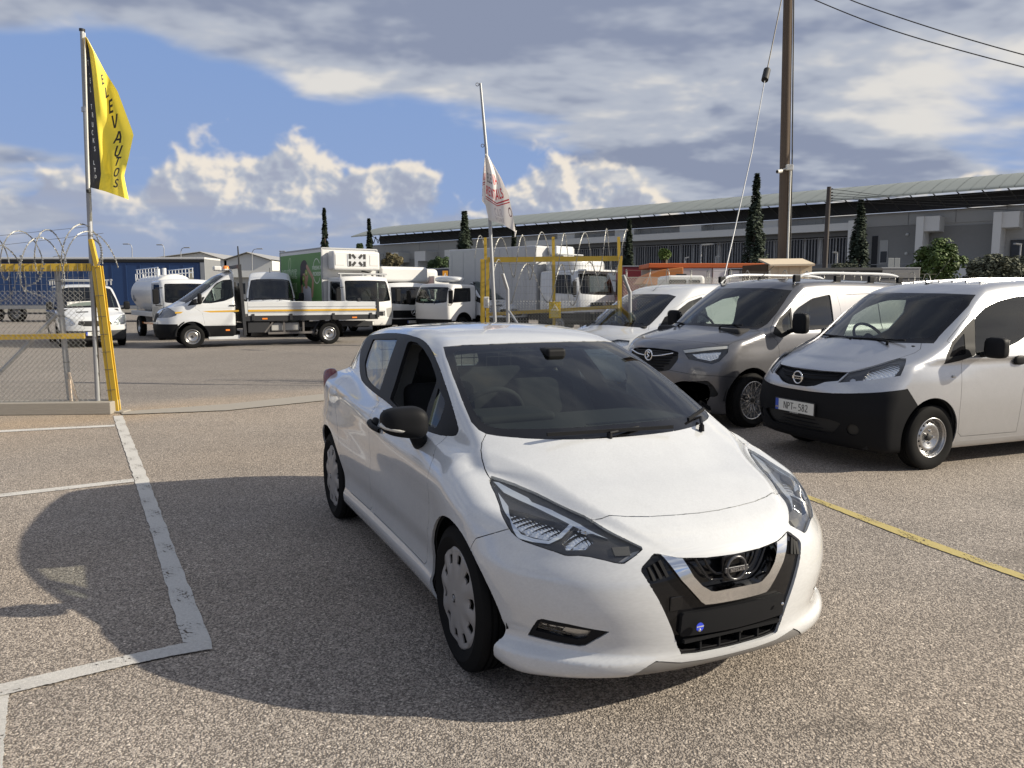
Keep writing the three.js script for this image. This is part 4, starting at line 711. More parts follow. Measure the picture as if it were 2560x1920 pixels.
    const tl = superEllipsoid(.06, .11, .04, .55, 20); tl.rotateY(s * .5); tl.rotateZ(.25); tl.translate(-2.80, .945, s * .765); part('tail_light', tl, MAT.red, car);
  }
  wiper(car, [[.09, .975, .12], [.05, .983, -.06], [.055, .985, .42], [.10, .98, -.22]]);
  wiper(car, [[.06, .97, -.42], [-.05, .985, -.5], [-.02, .985, -.40], [-.13, 1.01, -.58]]);
  return car;
}
// ---------------------------------------------------------------- vans: one family of fields, each with its own curves
function vanField(p) {
  const plan = curve(p.plan), sect = curve(p.sect || [[.15, -.07], [.25, -.03], [.4, -.012], [.65, 0], [.9, -.006], [1.05, -.02], [1.2, -.05], [1.35, -.10]]);
  const hood = curve(p.hood), front = curve(p.front), rear = curve(p.rear), ws = curve(p.ws), roof = curve(p.roof), wb = curve(p.wb), qa = curve(p.qa), qb = curve(p.qb), crown = curve(p.crown || [[-4, .08], [-.3, .08], [.2, .12], [.9, .16]]);
  const { belt, lean, bottom, floor, wsA = .42, wsB = .2, roofA = .07, roofB = .1, rTop = .07, rRoof = .08, rFront = .07, arch = .012, rax } = p;
  return (x, y, z) => {
    const z2 = z * z; let W = plan(x) + sect(y) + arch * (bump(x, 0, .45) + bump(x, rax, .45)) * sstep(.25, .5, y) * sstep(1.0, .8, y);
    if (p.extra) W += p.extra(x, y);
    let L = smax(smax(z - W, y - (hood(x) - crown(x) * z2), rTop), bottom(x) - y, .04);
    L = smax(L, (x - (front(y) - qa(y) * z2 - qb(y) * z2 * z2)) * .9, rFront);
    const rr = (-x - (rear(y) - .05 * z2 - .1 * z2 * z2)) * .95; L = smax(L, rr, .08);
    const gy = y - belt;
    let G = smax(smax((z - (wb(x) - lean * gy - (p.lean2 || 0) * gy * gy)) * .95, y - (roof(x) - roofA * z2 - roofB * z2 * z2), rRoof), (x - (ws(y) - wsA * z2 - wsB * z2 * z2)) * (p.wsK || .6), .035);
    G = smax(smax(G, rr, .07), floor - y, .02);
    return smin(L, G, .03);
  };
}
const flat = v => (() => v);
const NV = { plan: [[-3.6, .82], [-3.2, .85], [-1, .86], [0, .86], [.4, .853], [.65, .83], [.85, .785], [1, .72]],
  hood: [[-3.6, 1.2], [-.4, 1.2], [-.1, 1.17], [.1, 1.125], [.3, 1.07], [.5, 1.0], [.66, .93], [.78, .862], [.86, .79]],
  front: [[.15, .74], [.25, .79], [.4, .835], [.55, .85], [.7, .85], [.8, .835], [.9, .78], [1.0, .7]],
  rear: [[.1, 3.45], [.4, 3.55], [1.0, 3.55], [1.6, 3.48], [1.9, 3.40]],
  ws: [[.95, .62], [1.08, .36], [1.17, .17], [1.3, -.02], [1.45, -.24], [1.62, -.50], [1.70, -.68], [1.82, -1.05]],
  roof: [[-3.6, 1.74], [-2.5, 1.775], [-1.6, 1.77], [-1.1, 1.75], [-.8, 1.715], [-.6, 1.66], [-.3, 1.54]],
  wb: [[-3.6, .79], [-3, .82], [-1, .842], [-.5, .84], [-.1, .835], [.2, .80], [.5, .74]], belt: 1.1, lean: .26, lean2: .1, bottom: x => .17 + .03 * sstep(.4, .8, x), floor: 1.0, rax: -2.725,
  qa: [[.1, .15], [.3, .12], [.5, .12], [.7, .18], [.85, .3], [1.1, .36]], qb: [[.1, .3], [.5, .36], [.8, .36], [1.1, .25]], wsA: .38, wsB: .15 };
const COMBO = { plan: [[-3.6, .87], [-3.2, .91], [-1, .925], [0, .92], [.4, .90], [.7, .85], [.95, .76]],
  hood: [[-3.6, 1.25], [-.5, 1.25], [-.15, 1.225], [.1, 1.185], [.35, 1.135], [.55, 1.085], [.70, 1.03], [.80, .96], [.9, .85]],
  front: [[.15, .78], [.22, .82], [.35, .865], [.5, .885], [.65, .89], [.8, .88], [.9, .86], [1.0, .80], [1.1, .7]],
  rear: [[.1, 3.4], [.4, 3.5], [1.0, 3.5], [1.6, 3.44], [1.9, 3.38]],
  ws: [[1.0, .50], [1.12, .28], [1.2, .14], [1.35, -.09], [1.5, -.33], [1.67, -.63], [1.77, -.82], [1.87, -1.12]],
  roof: [[-3.6, 1.78], [-2.5, 1.818], [-1.6, 1.825], [-1.2, 1.81], [-.9, 1.775], [-.7, 1.71], [-.4, 1.59]],
  wb: [[-3.6, .82], [-3, .86], [-1, .865], [-.5, .86], [-.1, .845], [.2, .80], [.5, .72]], belt: 1.15, lean: .19, lean2: .08, bottom: x => .18 + .03 * sstep(.4, .8, x), floor: 1.05, rax: -2.785,
  qa: [[.1, .2], [.3, .18], [.55, .16], [.8, .2], [1.0, .3], [1.2, .35]], qb: [[.1, .45], [.5, .5], [.8, .45], [1.2, .3]], wsA: .50, wsB: .2 };
const CITAN = { ...COMBO, plan: COMBO.plan.map(([x, v]) => [x, v - .03]), hood: [[-3.6, 1.15], [-.5, 1.15], [-.1, 1.12], [.1, 1.085], [.35, 1.03], [.55, .96], [.72, .88], [.85, .77]],
  front: [[.15, .74], [.25, .80], [.4, .83], [.6, .83], [.7, .81], [.8, .76], [.95, .65]],
  ws: [[.95, .47], [1.06, .27], [1.2, .01], [1.35, -.26], [1.5, -.55], [1.6, -.77], [1.7, -1.02], [1.8, -1.4]],
  roof: [[-3.6, 1.77], [-2.5, 1.81], [-1.6, 1.79], [-1.2, 1.735], [-.9, 1.64], [-.6, 1.5]], belt: 1.1, floor: 1.0, lean: .26, wb: COMBO.wb.map(([x, v]) => [x, v - .02]) };
const BIG = { plan: [[-7, .98], [-1, .985], [0, .985], [.4, .96], [.7, .90], [1.0, .78]],
  sect: [[.2, -.08], [.35, -.03], [.6, 0], [1.0, -.005], [1.25, -.03], [1.5, -.07]],
  hood: [[-7, 1.45], [-.4, 1.45], [0, 1.40], [.3, 1.33], [.6, 1.23], [.8, 1.13], [.95, 1.0]],
  front: [[.2, .86], [.35, .94], [.6, .99], [.8, .99], [1.0, .93], [1.15, .82], [1.3, .7]], rear: [[.1, 5.2], [1, 5.2], [2.6, 5.15]],
  ws: [[1.2, .62], [1.36, .36], [1.5, .14], [1.75, -.22], [2.0, -.56], [2.15, -.78], [2.3, -1.1], [2.6, -1.7]], roof: [[-7, 2.36], [-1.3, 2.34], [-1.0, 2.30], [-.8, 2.22], [-.5, 2.04]],
  wb: [[-7, .93], [-1, .93], [-.5, .925], [0, .90], [.4, .84], [.8, .74]], belt: 1.35, lean: .17, bottom: x => .28, floor: 1.2, rax: -3.7, qa: [[.1, .2], [.5, .18], [1.0, .26], [1.4, .3]], qb: [[.1, .35], [.7, .35], [1.4, .25]], wsA: .34, wsB: .12, crown: [[-7, .08], [1, .1]] };
const MID = { ...BIG, plan: [[-5, .93], [-1, .95], [0, .95], [.4, .92], [.7, .85], [.95, .74]],
  hood: [[-5, 1.2], [-.4, 1.2], [0, 1.16], [.3, 1.10], [.6, 1.0], [.8, .9], [.9, .8]], front: [[.15, .74], [.3, .82], [.5, .86], [.7, .86], [.85, .83], [1.0, .75], [1.2, .6]], rear: [[.1, 3.9], [1, 3.9], [2, 3.85]],
  ws: [[1.0, .58], [1.14, .34], [1.3, .1], [1.5, -.18], [1.75, -.52], [1.85, -.68], [2.0, -1.0]], roof: [[-5, 1.93], [-1.4, 1.93], [-1.0, 1.91], [-.7, 1.84], [-.4, 1.7]], wb: [[-5, .88], [-1, .89], [-.5, .885], [0, .86], [.4, .80], [.8, .7]], belt: 1.15, lean: .2, floor: 1.0, bottom: x => .2, rax: -3.1, crown: [[-5, .08], [1, .12]] };
const onSide = c => c[2] > .45, onNose = (c, n) => n[0] > .1 && c[0] > -.2, onGlass = (c, n) => n[0] > .12 && c[0] > -1.3 && c[0] < .6;
// cut a field into its panels and hang them on one vehicle
function buildBody(car, F, box, h, regions, parts, lining = true) {
  const M = netMesh(F, ...box, h);
  for (const [view, poly, name, where, from] of regions) region(M, view, poly, name, where, from);
  weld(M); mendEdges(M);
  const opaque = [];
  for (const [name, tags, mat, opt = {}, both] of parts) {
    for (const mirror of both ? ['right', 'left'] : ['both']) { const g = panel(M, tags, { ...opt, mirror }); if (g) part(name, g, mat, car, opt.label); }
    if (mat.transmission === undefined || mat.transmission === 0) opaque.push(...[].concat(tags));
  }
  if (lining) { const g = panel(M, [...new Set(opaque)].filter(t => !/lamp|glass/.test(t)), { recess: h * 1.2 + .012, fold: 0, gap: -.004 }); if (g) part('interior_lining', g, MAT.inside, car); }
  return M;
}
function cabin(car, x, z, floorY, w, dashX, dashY, wheelSide = 1) {
  part('dashboard', merge([box(.45, .14, w * 1.86, dashX - .22, dashY - .07, 0, .05), box(.2, .4, w * 1.8, dashX - .35, dashY - .3, 0, .05)]), MAT.inside, car);
  steering(car, dashX - .52, dashY + .0, wheelSide * .36, .19, .6);
  for (const s of [1, -1]) part('seat', seatGeo(x, s * .38, .5, floorY + .98, floorY + .34), MAT.seat, car);
}
function wingMirror(car, x, y, z, w, hgt, mat = MAT.plastic) {
  for (const s of [1, -1]) { const g = new THREE.Group(); g.name = 'door_mirror'; car.add(g);
    const sh = superEllipsoid(.055, hgt / 2, w / 2, .45, 22); sh.translate(x, y, s * (z + w / 2 + .06)); part('mirror_shell', sh, mat, g);
    part('mirror_arm', tubeOf([[x - .08, y - hgt * .42, s * (z - .06)], [x - .02, y - hgt * .36, s * (z + .03)], [x, y - hgt * .3, s * (z + .1)]], .028, 12, 8), mat, g);
    part('mirror_glass', merge([spanBox(x - .058, x - .052, y - hgt * .4, y + hgt * .4, s * (z + w / 2 + .06) - w * .4, s * (z + w / 2 + .06) + w * .4)]), MAT.mirrorGlass, g); }
}
function badgeRing(car, x, y, z, r, word, mat = MAT.chrome) {
  const ring = new THREE.TorusGeometry(r, r * .13, 8, 36); ring.rotateY(Math.PI / 2); ring.translate(x, y, z);
  const parts = [ring, box(.008, r * .5, r * 2.5, x + .002, y, z, .002)]; const b = part('badge', merge(parts), mat, car);
  if (word) { const w = toFront(letters(word, r * .3, .003)); w.translate(x + .006, y, z); part('badge_lettering', w, MAT.black, b); } return b;
}
function starBadge(car, x, y, z, r) { const ring = new THREE.TorusGeometry(r, r * .1, 8, 30); const l = [ring]; for (let k = 0; k < 3; k++) { const a = Math.PI / 2 + k * 2.0944; l.push(rod([0, 0, 0], [r * Math.cos(a), r * Math.sin(a), 0], r * .16, r * .03, 5)); } const g = merge(l); g.rotateY(Math.PI / 2); g.translate(x, y, z); return part('badge', g, MAT.chrome, car); }
function plate(car, x, y, z, text, { w = .52, h = .11, blue = true, mat = MAT.plateWhite, turn = 0, extra } = {}) {
  const g = new THREE.Group(); g.name = 'number_plate'; car.add(g); g.position.set(x, y, z); g.rotation.y = turn;
  part('plate_frame', box(.012, h + .02, w + .02, 0, 0, 0, .004), MAT.black, g); part('plate_face', box(.006, h, w, .006, 0, 0), mat, g);
  if (blue) { part('plate_band', box(.002, h, .042, .0102, 0, w / 2 - .021), MAT.blue, g); const c = toFront(letters('CY', .018, .001)); c.translate(.0115, -.028, w / 2 - .021); part('band_lettering', c, MAT.plateYellow, g); }
  const t = toFront(letters(text, h * .62, .0015, fonts.regular, 1.1, .82)); t.translate(.0095, 0, blue ? -.02 : 0); part('plate_lettering', t, MAT.black, g);
  return g;
}
function wipers(car, list) { for (const w of list) wiper(car, w, .02); }
function buildNV() {
  const car = thing('silver_van', 'silver panel van with deep black front bumper and plate NPT 582, at the right edge', 'van', [POSE.nv[0], 0, POSE.nv[1]], POSE.nv[2]);
  const lamp = [[.248, 1.027, .711], [.30, .985, .75], [.418, .888, .812], [.533, .862, .732], [.664, .831, .602], [.764, .801, .442], [.661, .892, .461], [.514, .949, .566], [.277, 1.028, .661]];
  const lampOn = (c, n) => c[0] > .15 && c[2] > .3 && c[1] > .75 && c[1] < 1.08;
  buildBody(car, vanField(NV), [-3.65, 1.0, .08, 1.86, 1.0], .026, [
    ['front', [[-.1, 1.622], [.4, 1.615], [.65, 1.602], [.69, 1.5], [.706, 1.347], [.714, 1.22], [.731, 1.16], [.463, 1.154], [.2, 1.163], [-.1, 1.167]], 'frit', onGlass],
    ['front', roundPoly([[-.1, 1.59], [.4, 1.583], [.615, 1.57], [.66, 1.347], [.675, 1.21], [.45, 1.185], [-.1, 1.195]], .03), 'screen', onGlass, ['frit']],
    ['top', [[-.4, -.1], [-.4, .6], [0, .651], [.07, .706], [.141, .709], [.281, .665], [.514, .566], [.661, .461], [.71, .33], [.73, .17], [.737, -.1]], 'hood', c => c[1] > .85 && c[1] < 1.2, ['body']],
    ['side', [[.25, .62], [.374, .771], [.534, .751], [.714, .721], [.806, .701], [.845, .69], [1.1, .69], [1.1, 0], [.15, 0], [.15, .3]], 'bumper', null, ['body']],
    ['corner', corner(lamp), 'lamp', lampOn],
    ['corner', corner([[.664, .831, .602], [.551, .928, .581], [.376, .992, .648], [.32, 1.0, .702], [.36, .95, .75], [.458, .881, .786]]), 'lamp_clear', lampOn, ['lamp']],
    ['corner', circle((.70 - .54) * .70711, .838, .026, 20), 'lamp_side', lampOn, ['lamp']],
    ['front', [[-.1, .884], [.17, .886], [.455, .893], [.432, .817], [.315, .795], [.221, .75], [.121, .734], [-.1, .732]], 'grille', (c, n) => c[0] > .4 && n[0] > .1, ['body', 'hood']],
    ['front', roundPoly([[-.1, .45], [.42, .455], [.52, .43], [.41, .32], [-.1, .315]], .03), 'intake', (c, n) => c[0] > .5, ['bumper']],
    ['corner', circle((.74 - .615) * .70711, .385, .05, 24), 'fog', c => c[0] > .5 && c[2] > .4, ['bumper']],
    ['side', [[-.282, 1.06], [-.286, .807], [-.284, .513], [-.306, .331], [-.353, .29], [-1.10, .285], [-1.117, .65], [-1.2, 1.0], [-1.32, 1.2], [-1.40, 1.45], [-1.41, 1.63], [-1.13, 1.625], [-.9, 1.585], [-.7, 1.53], [-.5, 1.435], [-.36, 1.34], [-.15, 1.18]], 'door', onSide, ['body']],
    ['side', roundPoly([[-.535, 1.385], [-.697, 1.478], [-.886, 1.537], [-1.131, 1.579], [-1.30, 1.59], [-1.32, 1.4], [-1.17, 1.21], [-1.019, 1.149], [-.759, 1.085], [-.452, 1.047]], .03), 'glass_side', onSide],
    ['side', roundPoly([[-.057, .977], [-.091, 1.056], [-.184, 1.167], [-.415, 1.324], [-.535, 1.39], [-.45, 1.05], [-.272, 1.006]], .02), 'sail', onSide],
    ['side', roundPoly([[-.12, 1.04], [-.2, 1.14], [-.36, 1.25], [-.33, 1.06]], .02), 'glass_sail', onSide, ['sail']],
    ['side', [[-1.55, .32], [-1.55, 1.6], [-2.3, 1.6], [-2.3, .8], [-2.25, .32]], 'sliding_door', onSide, ['body']],
    ['side', circle(.055, .338, .335), 'hole', onSide], ['side', circle(-2.70, .32, .345), 'hole', onSide],
  ], [['body_shell', 'body', MAT.silver], ['hood', 'hood', MAT.silver], ['front_bumper', 'bumper', MAT.bumper], ['front_door', 'door', MAT.silver, {}, 1], ['sliding_door', 'sliding_door', MAT.silver, {}, 1],
    ['windscreen_border', 'frit', MAT.gloss, { gap: 0 }], ['windscreen', 'screen', MAT.glass, { fold: 0, gap: 0 }], ['side_window', 'glass_side', MAT.glass, { recess: .008, gap: .001, fold: .01 }, 1], ['window_corner', 'sail', MAT.plastic, { gap: .001 }, 1], ['quarter_window', 'glass_sail', MAT.gloss, { gap: 0, recess: .004 }, 1],
    ['headlight_lens', ['lamp', 'lamp_clear', 'lamp_side'], MAT.lens, { recess: .001, gap: .002 }, 1], ['headlight_bowl', 'lamp', MAT.lampDark, { recess: .02, fold: .02, gap: 0 }, 1], ['headlight_reflector', 'lamp_clear', MAT.facet, { recess: .035, gap: -.003, fold: 0 }, 1], ['headlight_indicator', 'lamp_side', MAT.satin, { recess: .03, fold: 0, gap: 0 }, 1],
    ['grille', 'grille', MAT.plastic, { recess: .035, fold: .02, gap: 0 }], ['lower_intake', 'intake', MAT.black, { recess: .03, fold: .01, gap: 0 }], ['fog_blank', 'fog', MAT.black, { recess: .015, gap: 0 }, 1]]);
  for (const y of [.775, .81, .845]) part('grille_bar', tubeOf([[.70, y + .012, .38], [.775, y, .22], [.80, y - .004, 0], [.775, y, -.22], [.70, y + .012, -.38]], .007, 24, 6), MAT.plastic, car);
  badgeRing(car, .838, .808, 0, .058, 'NISSAN');
  plate(car, .862, .525, 0, 'NPT  582', {}); { const g = car.children[car.children.length - 1]; const l = toFront(letters('03 13', .014, .0012, fonts.regular, .6)); l.translate(.0095, -.012, -.012); part('plate_date', l, MAT.black, g); const d = toFront(letters('USED TRUCKS AND VANS', .007, .001)); d.translate(.0075, -.0625, 0); part('dealer_lettering', d, MAT.plateWhite, g); }
  for (const y of [.35, .385, .42]) part('intake_bar', tubeOf([[.735, y, .42], [.80, y, .2], [.815, y, 0], [.80, y, -.2], [.735, y, -.42]], .006, 20, 6), MAT.plastic, car);
  wingMirror(car, -.50, 1.125, .86, .20, .19);
  wipers(car, [[[.18, 1.15, .02], [.12, 1.16, .2], [.10, 1.165, .48], [.17, 1.15, -.1]], [[.17, 1.15, -.42], [.14, 1.155, -.25], [.17, 1.155, 0], [.10, 1.16, -.56]]]);
  cabin(car, -.95, 0, .6, .72, .1, 1.14);
  part('bulkhead', spanBox(-1.62, -1.60, .5, 1.62, -.66, .66), MAT.inside, car);
  for (const s of [1, -1]) { const hd = superEllipsoid(.075, .045, .02, .7, 16); hd.translate(-1.04, .985, s * .865); part('door_handle', hd, MAT.plastic, car); const r = superEllipsoid(.02, .012, .01, .8, 12); r.translate(-.18, .862, s * .872); part('side_repeater', r, MAT.lensWhite, car); }
  for (let k = -3; k <= 3; k++) part('roof_rib', tubeOf([[-.95, 1.745 - .002 * k * k, k * .155], [-1.6, 1.776 - .0035 * k * k, k * .16], [-3.2, 1.772 - .0035 * k * k, k * .16]], .009, 20, 6), MAT.silver, car);
  part('aerial', merge([rod([-.82, 1.70, 0], [-1.12, 1.99, 0], .004, .0025), superEllipsoid(.035, .02, .022, .8, 12).translate(-.80, 1.705, 0)]), MAT.plastic, car);
  part('sill_trim', merge([1, -1].map(s => spanBox(-2.3, -.35, .245, .275, s * .82 - .01, s * .82 + .01))), MAT.silver, car);
  for (const s of [1, -1]) { addWheel(car, 0, s * .745, 'steel', .302, .185, .185, .02); addWheel(car, -2.725, s * .745, 'steel', .302, .185, .185); for (const [x, r] of [[.055, .36], [-2.7, .37]]) part('wheel_well', archLiner(car, x, s > 0 ? .45 : -.82, s > 0 ? .82 : -.45, r, .33), MAT.well, car); }
  part('underbody', box(3.9, .06, 1.4, -1.3, .24, 0), MAT.well, car);
  return car;
}
function buildCombo() {
  const car = thing('grey_van', 'dark grey panel van with white roof rails and forked alloy wheels, between two parked vans', 'van', [POSE.combo[0], 0, POSE.combo[1]], POSE.combo[2]);
  const lampOn = (c, n) => c[0] > .2 && c[2] > .3 && c[1] > .74 && c[1] < 1.05;
  buildBody(car, vanField(COMBO), [-3.6, 1.05, .08, 1.92, 1.05], .028, [
    ['front', [[-.1, 1.69], [.45, 1.682], [.68, 1.655], [.735, 1.5], [.77, 1.369], [.782, 1.247], [.76, 1.175], [.4, 1.2], [-.1, 1.215]], 'frit', onGlass],
    ['front', roundPoly([[-.1, 1.655], [.45, 1.645], [.645, 1.62], [.70, 1.46], [.735, 1.26], [.7, 1.215], [.4, 1.232], [-.1, 1.245]], .03), 'screen', onGlass, ['frit']],
    ['top', [[-.4, -.1], [-.4, .7], [-.13, .78], [-.1, .86], [.138, .872], [.395, .821], [.478, .752], [.56, .56], [.637, .315], [.655, -.1]], 'hood', c => c[1] > .9 && c[1] < 1.25, ['body']],
    ['side', [[.30, .63], [.349, .635], [.6, .655], [.77, .665], [.868, .697], [1.2, .72], [1.2, 0], [.2, 0], [.2, .3]], 'bumper', null, ['body']],
    ['corner', corner([[.75, .946, .435], [.60, .985, .63], [.395, 1.008, .821], [.434, .926, .849], [.538, .825, .816], [.605, .791, .767], [.724, .829, .628], [.767, .842, .552]]), 'lamp', lampOn],
    ['corner', corner([[.75, .946, .435], [.60, .985, .63], [.395, 1.008, .821], [.41, .975, .83], [.6, .95, .66], [.745, .915, .46]]), 'lamp_strip', lampOn, ['lamp']],
    ['corner', corner([[.70, .91, .53], [.60, .93, .66], [.48, .94, .80], [.54, .86, .80], [.61, .83, .75], [.70, .86, .62]]), 'lamp_bowl', lampOn, ['lamp']],
    ['front', roundPoly([[-.1, .945], [.27, .937], [.41, .915], [.43, .827], [.337, .70], [.159, .665], [-.1, .662]], .03), 'grille', onNose],
    ['corner', roundPoly(corner([[.832, .57, .46], [.772, .579, .591], [.645, .595, .745], [.591, .535, .787], [.535, .432, .818], [.555, .406, .803], [.757, .404, .582], [.797, .47, .524]]), .02), 'fog', (c, n) => c[0] > .4 && c[2] > .35, ['bumper']],
    ['side', [[-.25, 1.13], [-.359, 1.039], [-.387, .933], [-.40, .42], [-.45, .34], [-1.6, .34], [-1.70, .45], [-1.70, 1.449], [-1.66, 1.66], [-1.6, 1.69], [-1.143, 1.635], [-.75, 1.515], [-.44, 1.325]], 'door', onSide, ['body']],
    ['side', roundPoly([[-.735, 1.36], [-.85, 1.435], [-1.15, 1.55], [-1.535, 1.603], [-1.53, 1.356], [-1.52, 1.16], [-.71, 1.15]], .035), 'glass_side', onSide],
    ['side', roundPoly([[-.30, 1.13], [-.497, 1.316], [-.72, 1.445], [-.70, 1.15], [-.439, 1.072]], .02), 'sail', onSide],
    ['side', roundPoly([[-.50, 1.15], [-.53, 1.29], [-.685, 1.39], [-.67, 1.17]], .02), 'glass_sail', onSide, ['sail']],
    ['side', roundPoly([[-1.82, 1.10], [-1.83, 1.60], [-2.55, 1.62], [-2.55, 1.12]], .06), 'side_panel', onSide, ['body']],
    ['side', circle(.085, .365, .37), 'hole', onSide], ['side', circle(-2.76, .35, .37), 'hole', onSide],
  ], [['body_shell', 'body', MAT.grey], ['hood', 'hood', MAT.grey], ['front_bumper', 'bumper', MAT.grey], ['front_door', 'door', MAT.grey, {}, 1], ['side_panel', 'side_panel', MAT.grey, { recess: .006 }, 1],
    ['windscreen_border', 'frit', MAT.gloss, { gap: 0 }], ['windscreen', 'screen', MAT.glass, { fold: 0, gap: 0 }], ['side_window', 'glass_side', MAT.glass, { recess: .012, gap: 0, fold: .012 }, 1], ['window_corner', 'sail', MAT.plastic, { gap: .001 }, 1], ['quarter_window', 'glass_sail', MAT.glassDark, { gap: 0, recess: .004 }, 1],
    ['headlight_lens', ['lamp', 'lamp_strip', 'lamp_bowl'], MAT.lens, { recess: .001, gap: .002 }, 1], ['headlight_bowl', 'lamp', MAT.lampDark, { recess: .025, gap: 0 }, 1], ['light_strip', 'lamp_strip', MAT.lensWhite, { recess: .006, gap: 0 }, 1], ['headlight_reflector', 'lamp_bowl', MAT.facet, { recess: .03, gap: 0 }, 1],
    ['grille', 'grille', MAT.black, { recess: .03, fold: .02, gap: 0 }], ['fog_recess', 'fog', MAT.black, { recess: .035, fold: .01, gap: -.004 }, 1]]);
  for (const y of [.70, .735, .77, .805, .84, .875, .91]) { const e = y < .75 ? .30 : .38; part('grille_bar', tubeOf([[.845 - e * .18, y, e], [.872, y, e * .5], [.885, y, 0], [.872, y, -e * .5], [.845 - e * .18, y, -e]], .009, 24, 6), MAT.plastic, car); }
  const gr = new THREE.TorusGeometry(.062, .011, 8, 36); gr.rotateY(Math.PI / 2); gr.translate(.90, .86, 0); const gf = tubeOf([[.905, .885, -.03], [.905, .90, .01], [.905, .87, .015], [.905, .85, -.01], [.905, .83, .02]], .012, 20, 6); part('badge', merge([gr, gf]), MAT.chrome, car);
  for (const s of [1, -1]) part('grille_wing', tubeOf([[.90, .855, s * .075], [.895, .868, s * .2], [.85, .905, s * .38]], .009, 20, 6), MAT.chrome, car);
  for (const s of [1, -1]) part('fog_slat', merge([.45, .49, .53].map(y => beam([.80, y, s * .50], [.60, y, s * .75], .012, .008))), MAT.plastic, car);
  wingMirror(car, -.55, 1.255, .93, .20, .25);
  wipers(car, [[[.12, 1.19, .3], [.02, 1.21, .1], [.04, 1.21, .5], [.06, 1.20, -.1]], [[.10, 1.19, -.4], [.02, 1.205, -.5], [.03, 1.205, -.2], [-.06, 1.21, -.62]]]);
  cabin(car, -.95, 0, .65, .78, .12, 1.19);
  part('bulkhead', spanBox(-1.75, -1.73, .5, 1.68, -.72, .72), MAT.inside, car);
  for (const s of [1, -1]) { const rl = new THREE.Group(); rl.name = 'roof_rail'; car.add(rl); part('rail', tubeOf([[-.98, 1.755, s * .62], [-1.08, 1.83, s * .63], [-1.25, 1.868, s * .635], [-2.2, 1.885, s * .635], [-3.1, 1.872, s * .63], [-3.25, 1.84, s * .625], [-3.34, 1.77, s * .62]], .02, 60, 8), MAT.white, rl); part('rail_foot', merge([-1.02, -1.85, -2.6, -3.27].map(x => box(.12, .09, .045, x, 1.81, s * .632, .015))), MAT.plastic, rl); }
  part('aerial', merge([rod([-.98, 1.765, 0], [-1.34, 1.99, 0], .006, .004), superEllipsoid(.05, .022, .03, .8, 12).translate(-.96, 1.765, 0)]), MAT.plastic, car);
  for (const s of [1, -1]) { addWheel(car, .01, s * .80, 'alloy', .335, .235, .215, .03); addWheel(car, -2.785, s * .80, 'alloy', .335, .235, .215); for (const [x, r] of [[.085, .40], [-2.76, .40]]) part('wheel_well', archLiner(car, x, s > 0 ? .45 : -.88, s > 0 ? .88 : -.45, r, .35), MAT.well, car); }
  part('underbody', box(3.9, .06, 1.5, -1.3, .26, 0), MAT.well, car);
  return car;
}
